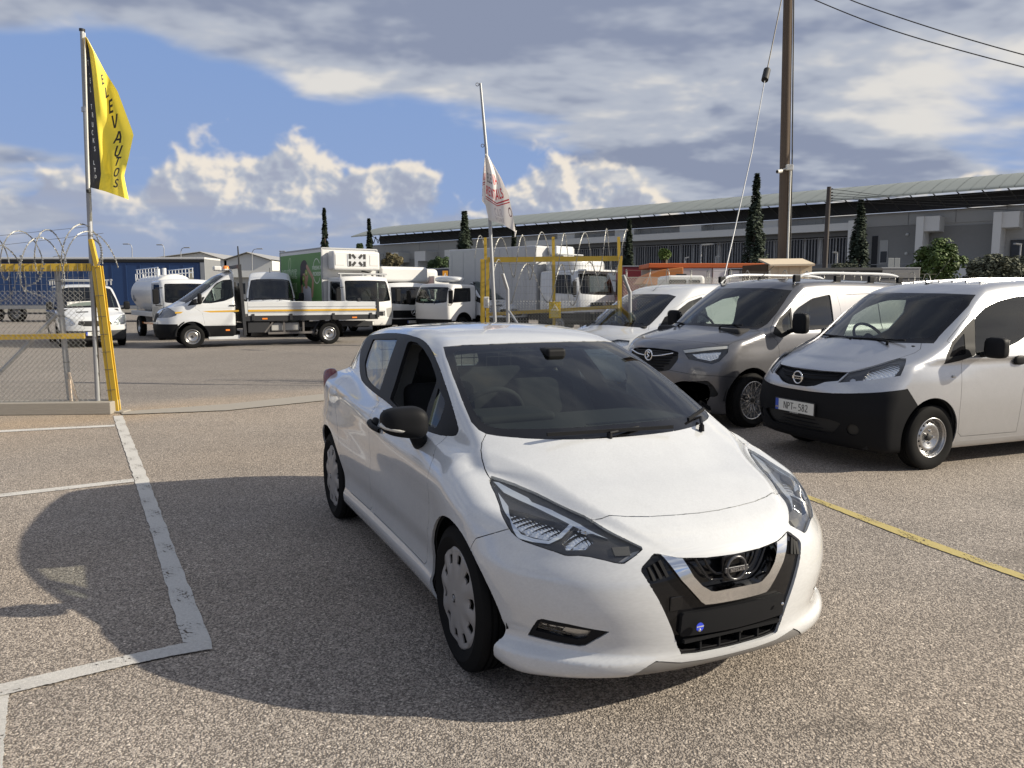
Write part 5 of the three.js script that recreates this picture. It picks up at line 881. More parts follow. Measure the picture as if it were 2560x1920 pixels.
function buildCitan() {
  const car = thing('white_van', 'white small panel van parked beside the dark grey van, mostly behind the car', 'van', [POSE.van3[0], 0, POSE.van3[1]], POSE.van3[2]);
  const lampOn = (c, n) => c[0] > .2 && c[2] > .3 && c[1] > .7;
  buildBody(car, vanField(CITAN), [-3.6, 1.0, .08, 1.9, 1.05], .032, [
    ['front', [[-.1, 1.61], [.4, 1.605], [.56, 1.57], [.63, 1.285], [.648, 1.11], [.63, 1.055], [.3, 1.075], [-.1, 1.09]], 'frit', onGlass],
    ['front', roundPoly([[-.1, 1.58], [.4, 1.57], [.525, 1.54], [.60, 1.27], [.605, 1.10], [.3, 1.115], [-.1, 1.125]], .03), 'screen', onGlass, ['frit']],
    ['top', [[-.4, -.1], [-.4, .6], [-.05, .64], [.1, .74], [.45, .70], [.62, .5], [.70, .25], [.72, -.1]], 'hood', c => c[1] > .75 && c[1] < 1.15, ['body']],
    ['corner', corner([[.665, .852, .409], [.593, .882, .516], [.50, .865, .68], [.555, .80, .70], [.624, .768, .635], [.669, .799, .521]]), 'lamp', lampOn],
    ['front', roundPoly([[-.1, .86], [.3, .85], [.36, .8], [.3, .72], [-.1, .70]], .03), 'grille', onNose, ['body', 'hood']],
    ['side', [[.3, .60], [.6, .64], [1, .65], [1, 0], [.2, 0]], 'bumper', null, ['body']],
    ['side', [[-.15, 1.05], [-.30, .9], [-.32, .34], [-1.5, .34], [-1.6, 1.4], [-1.55, 1.61], [-1.0, 1.53], [-.5, 1.33]], 'door', onSide, ['body']],
    ['side', roundPoly([[-.50, 1.24], [-.65, 1.34], [-1.0, 1.475], [-1.43, 1.56], [-1.48, 1.12], [-.46, 1.10]], .03), 'glass_side', onSide],
    ['side', roundPoly([[-.16, 1.09], [-.36, 1.23], [-.46, 1.26], [-.44, 1.10]], .015), 'sail', onSide],
    ['side', circle(.03, .34, .35), 'hole', onSide], ['side', circle(-2.76, .34, .35), 'hole', onSide],
  ], [['body_shell', 'body', MAT.white], ['hood', 'hood', MAT.white], ['front_bumper', 'bumper', MAT.white], ['front_door', 'door', MAT.white, {}, 1], ['windscreen_border', 'frit', MAT.gloss, { gap: 0 }], ['windscreen', 'screen', MAT.glass, { fold: 0, gap: 0 }], ['side_window', 'glass_side', MAT.glass, { recess: .008, gap: 0 }, 1], ['window_corner', 'sail', MAT.plastic, { gap: .001 }, 1],
    ['headlight_lens', 'lamp', MAT.lens, { gap: .002 }, 1], ['headlight_reflector', 'lamp', MAT.facet, { recess: .03, gap: 0 }, 1], ['grille', 'grille', MAT.black, { recess: .02, gap: 0 }]]);
  wingMirror(car, -.42, 1.18, .88, .18, .2); starBadge(car, .84, .78, 0, .07);
  wipers(car, [[[.12, 1.07, .3], [.06, 1.08, .1], [.06, 1.09, .5], [.1, 1.085, -.1]], [[.12, 1.07, -.3], [.05, 1.085, -.42], [.08, 1.085, -.15], [-.0, 1.10, -.55]]]);
  cabin(car, -.9, 0, .6, .72, .1, 1.08); part('bulkhead', spanBox(-1.7, -1.68, .5, 1.62, -.68, .68), MAT.inside, car);
  part('aerial', rod([-.95, 1.66, 0], [-1.3, 1.86, 0], .005, .003), MAT.plastic, car);
  for (const s of [1, -1]) { addWheel(car, 0, s * .77, 'cap', .31, .2, .19); addWheel(car, -2.7, s * .77, 'cap', .31, .2, .19); for (const x of [.03, -2.76]) part('wheel_well', archLiner(car, x, s > 0 ? .45 : -.82, s > 0 ? .82 : -.45, .37, .33), MAT.well, car); }
  part('underbody', box(3.8, .06, 1.4, -1.3, .24, 0), MAT.well, car);
  return car;
}
// ---------------------------------------------------------------- gates, fences, wire, flagpoles
const gateYellow = phys([.60, .40, .035], .5, { clearcoat: .3, clearcoatRoughness: .3, map: dustMap });
const wireMat = std([.30, .30, .285], .5, .6);
const wireDark = std([.16, .15, .13], .6, .5);
// lattice of square welded wires or a chain-link weave in the plane spanned by ex (unit) and up, from origin o
function weldMesh(o, ex, w, h, sx, sy, r) { const l = [], up = V(0, 1, 0), p = (a, b) => o.clone().addScaledVector(ex, a).addScaledVector(up, b); for (let a = 0; a <= w + 1e-6; a += sx) l.push(rod(p(a, 0), p(a, h), r, r, 3, false)); for (let b = 0; b <= h + 1e-6; b += sy) l.push(rod(p(0, b), p(w, b), r, r, 3, false)); return merge(l); }
function chainLink(o, ex, w, h, cell, r) {
  const pos = [], nor = [], up = V(0, 1, 0), ez = ex.clone().cross(up), n = Math.round(w / cell), m = Math.round(h / (cell / 2));
  const add = (a, b) => { const d = b.clone().sub(a).normalize(), u = d.clone().cross(ez).normalize(), v = d.clone().cross(u); for (let k = 0; k < 3; k++) { const t0 = k * 2.0944, t1 = (k + 1) * 2.0944, q = t => u.clone().multiplyScalar(Math.cos(t) * r).addScaledVector(v, Math.sin(t) * r); const A = a.clone().add(q(t0)), B = a.clone().add(q(t1)), C = b.clone().add(q(t0)), D = b.clone().add(q(t1)), nn = q((t0 + t1) / 2).normalize(); for (const P of [A, B, C, B, D, C]) { pos.push(P.x, P.y, P.z); nor.push(nn.x, nn.y, nn.z); } } };
  for (let i = 0; i < n; i++) for (let j = 0; j < m; j++) { const x0 = i * cell + (j % 2 ? cell * .5 : 0), x1 = i * cell + (j % 2 ? 0 : cell * .5), z = .004 * (j % 2 ? 1 : -1), y0 = j * cell / 2, y1 = (j + 1) * cell / 2; for (const s of [0, 1]) { const xa = s ? i * cell + (j % 2 ? cell * .5 : cell) : x0, xb = s ? i * cell + (j % 2 ? cell : cell * .5) : x1; if (Math.max(xa, xb) > w) continue; add(o.clone().addScaledVector(ex, xa).addScaledVector(up, y0).addScaledVector(ez, z), o.clone().addScaledVector(ex, xb).addScaledVector(up, y1).addScaledVector(ez, -z)); } }
  const g = new THREE.BufferGeometry(); g.setAttribute('position', new THREE.Float32BufferAttribute(pos, 3)); g.setAttribute('normal', new THREE.Float32BufferAttribute(nor, 3)); return g;
}
const stuffPart = (name, geo, mat, parent) => { const m = part(name, geo, mat, parent); m.userData.kind = 'stuff'; return m; };
// coiled barbed tape along a to b
function razorCoil(a, b, radius, pitch, seed, sag = .0) {
  reseed(seed); const L = a.distanceTo(b), ex = b.clone().sub(a).normalize(), up = V(0, 1, 0), ez = ex.clone().cross(up).normalize(), turns = L / pitch, n = Math.ceil(turns * 26), pts = [], barbs = [];
  for (let i = 0; i <= n; i++) { const t = i / n, an = t * turns * 2 * Math.PI, rr = radius * (1 + .10 * Math.sin(an * .31 + seed) + .05 * Math.sin(an * 1.7)); pts.push(a.clone().addScaledVector(ex, L * t + .10 * pitch * Math.sin(an * .5 + seed)).addScaledVector(up, rr * Math.sin(an)).addScaledVector(ez, rr * .75 * Math.cos(an))); }
  const wire = new THREE.TubeGeometry(new THREE.CatmullRomCurve3(pts), n * 2, .0026, 4, false);
  for (let i = 0; i < n; i++) for (const f of [.2, .55, .9]) { const p = pts[i].clone().lerp(pts[i + 1], f), d = pts[i + 1].clone().sub(pts[i]).normalize(); const q = box(.006, .030, .007); q.rotateZ(rnd() * 3); q.rotateY(rnd() * 3); q.translate(p.x, p.y, p.z); barbs.push(q); const q2 = box(.03, .012, .006); q2.applyQuaternion(new THREE.Quaternion().setFromUnitVectors(V(1, 0, 0), d)); q2.translate(p.x, p.y, p.z); barbs.push(q2); }
  return [wire, merge(barbs)];
}
function razorWire(label, runs, parentName = 'razor_wire') { const o = thing(parentName, label, 'razor wire'); for (const [a, b, r, p, s] of runs) { const [w, k] = razorCoil(a, b, r, p, s); stuffPart('coil', w, wireMat, o); stuffPart('barbs', k, wireMat, o); stuffPart('guide_wire', rod(a.clone().add(V(0, r * .9, 0)), b.clone().add(V(0, r * .9, 0)), .0025, .0025, 4), wireDark, o); } return o; }
function leftGate() {
  const d = 10.45, y0 = .16;
  // plinth
  const pa = gnd(-260, 1042), pb = gnd(277, 1036.5), ex = pb.clone().sub(pa).setY(0).normalize(), back = V(ex.z, 0, -ex.x); if (back.z > 0) back.negate();
  const pl = thing('concrete_plinth', 'low weathered concrete plinth under the left chain link fence', 'plinth');
  const len = pa.distanceTo(pb); const pg = box(len, .165, .34, len / 2, .0825, 0, .012); { const p = pg.attributes.position; for (let i = 0; i < p.count; i++) { const x = p.getX(i), y = p.getY(i); if (y > .1) p.setY(i, y + .012 * fbm(x * 2, 1, 1, 3)); } }
  pg.rotateY(Math.atan2(-ex.z, ex.x)); pg.translate(pa.x + back.x * .17, 0, pa.z + back.z * .17); part('plinth_block', pg, concrete, pl);
  const base = pa.clone().addScaledVector(back, .15); base.y = .16;
  const fence = thing('mesh_fence', 'left yellow framed fence of square mesh and chain link above the plinth', 'fence');
  const top = at(223, 664, d).y, wv = len - .05;
  part('top_rail', beam(base.clone().setY(top - .04), base.clone().addScaledVector(ex, wv - .15).setY(top - .02), .05, .10), gateYellow, fence);
  part('low_rail', beam(base.clone().setY(1.02).addScaledVector(back, .02), base.clone().addScaledVector(ex, wv - .3).setY(1.05).addScaledVector(back, .02), .05, .07), gateYellow, fence);
  for (let k = 0; k <= 22; k++) { const p = base.clone().addScaledVector(ex, .3 + k * .115).addScaledVector(back, -.03); if (.3 + k * .115 < wv - .2) part('tie_wire', rod(V(p.x, top - .10, p.z), V(p.x + .01, top + .015, p.z), .004, .004, 4), wireDark, fence); }
  stuffPart('square_mesh', weldMesh(base.clone().addScaledVector(back, -.035).setY(1.45), ex, wv - .16, top - 1.47, .068, .095, .0018), wireMat, fence);
  stuffPart('chain_link', chainLink(base.clone().addScaledVector(back, -.07).setY(.17), ex, wv - .22, 1.50, .066, .0024), wireMat, fence);
  const bar = at(227, 598, d), bt = at(243, 665, d); part('wire_arm', beam(V(bt.x, top - .02, bt.z), V(bar.x, bar.y, bar.z), .05, .05), gateYellow, fence);
  // leaning gate post: a channel of two flanges and a web
  const post = thing('yellow_gate_post', 'tall yellow steel channel post leaning at the left of the gate', 'gate post');
  const b = gnd(287, 1032), t = at(240, 664, 10.45), w = .085, fl = .028;
  const ax = t.clone().sub(b).normalize(), sx = V(1, 0, 0).addScaledVector(ax, -ax.x).normalize();
  const off = (p, a, c) => p.clone().addScaledVector(sx, a).add(V(0, 0, c));
  part('front_flange', beam(off(b, .0, 0), off(t, .0, 0), .115, .018), gateYellow, post); part('web', beam(off(b, -.05, -.055), off(t, -.05, -.055), .014, .09), gateYellow, post); part('rear_flange', beam(off(b, -.04, -.11), off(t, -.04, -.11), .14, .014), gateYellow, post);
  part('post_seam', beam(off(b, -.012, .0105), off(t, -.012, .0105), .006, .004), wireDark, post);
  for (const f of [.16, .3, .42, .54, .66, .80]) { const p = b.clone().lerp(t, f); part('binding_wire', rod(off(p, -.07, .013), off(p, .06, .018), .0035, .0035, 4), wireDark, post); }
  part('post_foot', box(.3, .03, .22, b.x, .012, b.z - .05, .01), concrete, post);
  // galvanised post with brace
  const gp = thing('galvanised_fence_post', 'grey galvanised fence post with a diagonal brace and two wooden stakes', 'fence post');
  const gb = gnd(175, 1000, .17), gt = at(141, 664, -gb.z); part('post', rod(gb, gt, .037, .037, 14), MAT.galv, gp); const capG = new THREE.SphereGeometry(.038, 14, 8); capG.translate(gt.x, gt.y, gt.z); part('post_cap', capG, MAT.galv, gp);
  part('brace', rod(at(143, 786, -gb.z + .05), at(-60, 992, -gb.z - .25), .027, .027, 12), MAT.galv, gp);
  const wood = std([.50, .42, .34], .85); part('stake', beam(at(172, 931, -gb.z - .04), at(194, 1004, -gb.z - .04), .03, .02), wood, gp); part('stake', beam(at(173, 948, -gb.z - .06), at(178, 1005, -gb.z - .06), .032, .022), wood, gp);
  for (const v of [703, 790, 905]) { const p = at(146 + (v - 703) * .1, v, -gb.z); const g = new THREE.TorusGeometry(.04, .004, 5, 16); g.rotateX(Math.PI / 2); g.translate(p.x, p.y, p.z); part('wire_band', g, wireDark, gp); }
  razorWire('coils of razor wire along the top of the left fence', [[at(-190, 660, d), at(228, 618, d), .30, .40, 3], [at(-160, 690, d - .12), at(262, 640, d - .05), .33, .62, 9]]);
  const loop = thing('loose_wire', 'loose strands of razor wire hanging in front of the left fence', 'wire');
  const pts = [[52, 640], [40, 700], [25, 740], [0, 752], [-30, 740], [-50, 690]].map(p => at(p[0], p[1], 10.2)), p2 = [[110, 660], [102, 690], [90, 705], [60, 722], [75, 730], [110, 742]].map(p => at(p[0], p[1], 10.15)), p3 = [[235, 598], [250, 612], [253, 640], [246, 662]].map(p => at(p[0], p[1], 10.4));
  for (const l of [pts, p2, p3]) { const c = new THREE.CatmullRomCurve3(l); part('strand', new THREE.TubeGeometry(c, 40, .0035, 4), wireMat, loop); const bb = []; for (let i = 0; i <= 14; i++) { const p = c.getPoint(i / 14); bb.push(box(.03, .02, .01, p.x, p.y, p.z)); } stuffPart('barbs', merge(bb), wireMat, loop); }
}
function textCanvas(w, h, draw) { const c = document.createElement('canvas'); c.width = w; c.height = h; const x = c.getContext('2d'); draw(x, w, h); const t = new THREE.CanvasTexture(c); t.colorSpace = THREE.SRGBColorSpace; t.magFilter = THREE.LinearFilter; return t; }
// a flag as a grid of points: rows from the top, each from the pole to the fly, with folds in depth
function clothGrid(rows, d, folds, nU = 26, nV = 48) {
  const P = [], U = [], I = [];
  for (let j = 0; j <= nV; j++) { const v = j / nV; let k = 0; while (k + 2 < rows.length && rows[k + 1].v < v) k++; const A = rows[k], B = rows[k + 1], t = (v - A.v) / (B.v - A.v);
    for (let i = 0; i <= nU; i++) { const u = i / nU; const lerp2 = R => { const f = u * (R.p.length - 1), n = Math.min(R.p.length - 2, Math.floor(f)), s = f - n; return [mix(R.p[n][0], R.p[n + 1][0], s), mix(R.p[n][1], R.p[n + 1][1], s)]; }; const a = lerp2(A), b = lerp2(B); const w = at(mix(a[0], b[0], t), mix(a[1], b[1], t), d + folds(u, v)); P.push(w.x, w.y, w.z); U.push(u, 1 - v); } }
  for (let j = 0; j < nV; j++) for (let i = 0; i < nU; i++) { const a = j * (nU + 1) + i; I.push(a, a + nU + 1, a + 1, a + 1, a + nU + 1, a + nU + 2); }
  const g = new THREE.BufferGeometry(); g.setAttribute('position', new THREE.Float32BufferAttribute(P, 3)); g.setAttribute('uv', new THREE.Float32BufferAttribute(U, 2)); g.setIndex(I); g.computeVertexNormals(); return g;
}
function flags() {
  const pole = thing('flagpole', 'tall grey flagpole at the left gate post carrying the yellow flag', 'flagpole');
  const b = gnd(245, 1003, .16), d = -b.z, j1 = at(210, 272, d), t = at(205, 73, d);
  part('lower_tube', rod(b, at(222, 500, d), .034, .032, 14), MAT.galv, pole); part('upper_tube', rod(at(222, 500, d), t, .032, .026, 14), MAT.galv, pole);
  part('sleeve', rod(at(211, 268, d), at(211.5, 280, d), .038, .038, 12), MAT.steel, pole); part('finial', rod(at(205, 72, d), at(205, 78, d), .036, .036, 12), MAT.black, pole); part('halyard', rod(at(211, 82, d - .05), at(222, 470, d - .05), .012, .012, 6), MAT.plateWhite, pole); part('cleat', rod(at(221, 474, d - .04), at(222, 481, d - .04), .03, .03, 8), MAT.black, pole);
  const fl = thing('yellow_flag', 'yellow flag with a dark vertical band and black letters flying from the left flagpole', 'flag');
  const tex = textCanvas(512, 1024, (x, w, h) => {
    x.fillStyle = '#ffe84c'; x.fillRect(0, 0, w, h); x.fillStyle = '#3a3b40'; x.fillRect(0, 0, w * .30, h);
    x.fillStyle = '#f4f4f0'; x.font = 'bold 44px sans-serif'; x.textAlign = 'center'; const s = [['T', .165], ['.', .215], ['E', .265], ['L', .315], ['T', .415], ['R', .465], ['U', .525], ['C', .575], ['K', .625], ['S', .68], ['L', .78], ['T', .835], ['D', .89]]; for (const [c, y] of s) x.fillText(c, w * (.15 + .02 * Math.sin(y * 30)), h * y + 16);
    x.fillStyle = '#26262a'; x.font = 'italic bold 120px sans-serif'; for (const [c, y] of [['E', .27], ['L', .36], ['E', .445], ['V', .525], ['A', .61], ['U', .69], ['T', .755], ['O', .835], ['S', .915]]) { x.save(); x.translate(w * .72, h * y); x.transform(1, 0, -.12, .78, 0, 0); x.fillText(c, 0, 40); x.restore(); }
  });
  const rows = [{ v: 0, p: [[211, 86], [214, 90], [218, 95]] }, { v: .08, p: [[213, 118], [228, 120], [239, 134]] }, { v: .22, p: [[216, 180], [240, 185], [262, 178]] }, { v: .40, p: [[219, 260], [250, 262], [294, 228]] }, { v: .60, p: [[221, 340], [262, 345], [334, 336]] }, { v: .72, p: [[222, 385], [268, 392], [322, 392]] }, { v: .86, p: [[223, 430], [272, 440], [310, 440]] }, { v: 1, p: [[224, 468], [262, 478], [322, 499]] }];
  part('cloth', clothGrid(rows, d, (u, v) => .10 * Math.sin(u * 7 + v * 5) * u + .05 * Math.sin(u * 15 - v * 9) * u * v), new THREE.MeshPhysicalMaterial({ map: tex, roughness: .8, transmission: .4, thickness: 0, side: THREE.DoubleSide }), fl);
  // middle pole with the white flag
  const mp = thing('flagpole', 'thin leaning grey flagpole rising behind the car roof with a white flag', 'flagpole'); const dm = 13.3, mb = at(1236, 803, dm), mt = at(1201, 208, dm), foot = mb.clone().add(mb.clone().sub(mt).multiplyScalar((mb.y - .02) / (mt.y - mb.y)));
  part('lower_tube', rod(foot, at(1215.5, 370, dm), .032, .027, 12), MAT.galv, mp); part('upper_tube', rod(at(1215.5, 370, dm), mt, .026, .020, 12), MAT.galv, mp); for (const [u, v] of [[1198, 211], [1211, 364]]) { const p = at(u, v, dm); const g = new THREE.TorusGeometry(.025, .006, 6, 14); g.translate(p.x - .03, p.y, p.z); part('eye_ring', g, MAT.galv, mp); }
  const wf = thing('white_flag', 'torn white flag with red and grey letters hanging from the leaning pole', 'flag');
  const tw = textCanvas(512, 512, (x, w, h) => { x.fillStyle = '#e9e4df'; x.fillRect(0, 0, w, h); x.font = 'bold 92px sans-serif'; x.fillStyle = '#6b6164'; x.fillText('ELE', 60, 190); x.fillStyle = '#c8323a'; x.fillText('VA', 245, 190); x.fillText('RENTALS', 30, 285); x.fillStyle = '#b23038'; x.fillRect(20, 300, 480, 8); x.fillRect(20, 316, 480, 6); x.fillStyle = 'rgba(150,140,145,.45)'; x.font = 'bold 80px sans-serif'; x.fillText('CAR', 170, 400); x.fillText('HIRE', 150, 480); x.strokeStyle = '#5a2a30'; x.lineWidth = 8; x.beginPath(); x.arc(470, 375, 26, 0, 6.3); x.stroke(); });
  const wr = [{ v: 0, p: [[1214, 384], [1217, 386], [1220, 388]] }, { v: .3, p: [[1213, 440], [1232, 448], [1253, 445]] }, { v: .55, p: [[1211, 480], [1240, 500], [1272, 488]] }, { v: .75, p: [[1215, 520], [1248, 540], [1282, 535]] }, { v: 1, p: [[1222, 550], [1255, 560], [1289, 580]] }];
  const clothWhite = new THREE.MeshPhysicalMaterial({ map: tw, roughness: .85, transmission: .35, thickness: 0, side: THREE.DoubleSide });
  part('cloth', clothGrid(wr, dm - .05, (u, v) => .07 * Math.sin(u * 8 + v * 4) * u, 20, 36), clothWhite, wf);
  const wl = [{ v: 0, p: [[1214, 388], [1213, 390], [1212, 392]] }, { v: .5, p: [[1216, 440], [1211, 440], [1206.5, 442]] }, { v: .86, p: [[1220, 500], [1212, 500], [1205, 503]] }, { v: 1, p: [[1222, 520], [1215, 516], [1211, 509]] }];
  part('folded_cloth', clothGrid(wl, dm + .05, (u, v) => .04 * Math.sin(u * 5 + v * 3), 10, 30), clothWhite, wf);
  part('tied_corner', rod(at(1289, 576, dm - .02), at(1287, 592, dm - .02), .02, .008, 8), std([.7, .68, .65], .9), wf);
}
function middleFence() {
  const d = 14.0, f = thing('yellow_gate', 'open yellow gate leaf of welded mesh and chain link behind the car roof', 'gate');
  const L = 1211, Rr = 1551, top = 648, P = (u, v, dd = d) => at(u, v, dd), rd = 13.8;
  const ground0 = p => V(p.x, .02, p.z);
  for (const [u, w, m] of [[1207, .085, .07], [1219, .06, .07]]) part('gate_post', beam(ground0(P(u, 900)), P(u, 648), w, m), gateYellow, f);
  part('post_seam', beam(ground0(P(1212.5, 900, d - .045)), P(1212.5, 649, d - .045), .01, .006), wireDark, f);
  part('top_rail', beam(P(1219, 650), P(1556, 646, rd), .05, .085), gateYellow, f);
  part('top_strip', beam(P(1219, 644), P(1556, 640.5, rd), .05, .012), gateYellow, f);
  part('end_post', beam(ground0(P(1548, 900, rd)), P(1550, 641, rd), .07, .06), gateYellow, f); part('inner_post', beam(V(P(1386, 900, 13.9).x, .02, -13.9), P(1384, 650, 13.9), .055, .05), gateYellow, f);
  part('low_rail', beam(P(1219, 786), P(1552, 766, rd), .04, .06), gateYellow, f);
  for (const [u, v0, v1, dd] of [[1214, 648, 594, d], [1384, 646, 592, 13.9], [1547.5, 642, 592, rd]]) part('wire_arm', beam(P(u, v0, dd), P(u - 1, v1, dd), .05, .045), gateYellow, f);
  for (let k = 0; k < 36; k++) { const u = 1226 + k * 9.1; const q = P(u, 647, d - .04); part('tie_wire', rod(V(q.x, q.y - .045, q.z), V(q.x + .008, q.y + .02, q.z), .0045, .0045, 4), wireDark, f); }
  const a = ground0(P(1222, 900, d - .03)).setY(.06), b = ground0(P(1548, 900, rd - .03)).setY(.06), ex = b.clone().sub(a).normalize(), w = a.distanceTo(b), topY = P(1380, 652).y;
  stuffPart('square_mesh', weldMesh(a, ex, w, topY - .1, .052, .12, .0020), wireMat, f);
  stuffPart('chain_link', chainLink(a.clone().add(V(0, 0, .04)), ex, w, 1.42, .054, .0026), wireMat, f);
  const s = thing('warning_sign', 'yellow warning board with a white triangle hung on the middle gate', 'sign'); { const t = textCanvas(128, 176, (x, W, H) => { x.fillStyle = '#d9b92a'; x.fillRect(0, 0, W, H); x.strokeStyle = '#f2efe0'; x.lineWidth = 9; x.beginPath(); x.moveTo(64, 34); x.lineTo(98, 88); x.lineTo(30, 88); x.closePath(); x.stroke(); x.fillStyle = '#f2efe0'; x.fillRect(60, 52, 8, 20); x.fillRect(60, 76, 8, 7); x.fillStyle = '#e8dfae'; for (let k = 0; k < 5; k++) x.fillRect(18 + 6 * (k % 2), 104 + k * 12, 88 - 14 * (k % 2), 5); x.fillStyle = 'rgba(190,160,90,.5)'; x.fillRect(0, 120, W, 10); }); const c = P(1387.5, 775, d - .16); const q = box(.21, .29, .006, c.x, c.y, c.z); part('board', q, std([1, 1, 1], .6, 0, { map: t }), s); }
  const ib = thing('white_control_box', 'small white control box fixed to the middle yellow gate post', 'control box'); { const c = P(1216, 756, d - .11); part('housing', box(.095, .20, .07, c.x, c.y, c.z, .015), MAT.plateWhite, ib); part('face_panel', box(.05, .12, .006, c.x, c.y - .005, c.z + .037, .002), std([.35, .35, .34], .6), ib); }
  razorWire('large coils of razor wire along the top of the middle gate', [[P(1188, 648, d), P(1570, 628, rd), .38, .37, 21], [P(1225, 705, d - .1), P(1500, 712, d - .2), .36, .55, 27]]);
  const gp = thing('cranked_fence_post', 'grey cranked fence post behind the leaning flagpole', 'fence post'); const g1 = at(1272, 803, 13.6), g0 = V(g1.x, .02, g1.z); part('post', rod(g0, at(1269, 722, 13.6), .03, .03, 12), MAT.galv, gp); part('cranked_arm', rod(at(1269, 724, 13.6), at(1256.5, 684, 13.55), .03, .03, 12), MAT.galv, gp); part('brace', rod(at(1273, 778, 13.5), at(1296, 812, 13.2), .022, .022, 8), MAT.galv, gp);
  const g2 = thing('cranked_fence_post', 'grey cranked fence post just right of the middle gate', 'fence post'); part('post', rod(V(at(1578, 800, 13.4).x, .02, -13.4), at(1575, 730, 13.4), .03, .03, 10), MAT.galv, g2); part('cranked_arm', rod(at(1575, 732, 13.4), at(1558, 688, 13.3), .03, .03, 10), MAT.galv, g2);
  const cf = thing('chain_link_fence', 'chain link fence running on behind the parked vans', 'fence'); const c0 = at(1556, 800, 13.9).setY(.05), c1 = at(1660, 800, 14.1).setY(.05); { const e = c1.clone().sub(c0).setY(0).normalize(); stuffPart('chain_link', chainLink(c0, e, 3.2, 1.85, .054, .0026), wireMat, cf); part('line_wire', rod(c0.clone().setY(1.9), c0.clone().addScaledVector(e, 3.2).setY(1.9), .004, .004, 5), wireMat, cf); }
  razorWire('long coil of razor wire behind the roofs of the parked vans', [[at(1556, 706, 15.5), at(2340, 712, 17.5), .26, .45, 41]]);
  const g3 = thing('cranked_fence_post', 'grey cranked fence post seen above the white van roof', 'fence post'); part('post', rod(V(at(1812, 800, 15.6).x, .02, -15.6), at(1812, 709, 15.6), .03, .03, 10), MAT.galv, g3); part('cranked_arm', rod(at(1812, 710, 15.6), at(1803, 692, 15.55), .03, .03, 10), MAT.galv, g3);
}
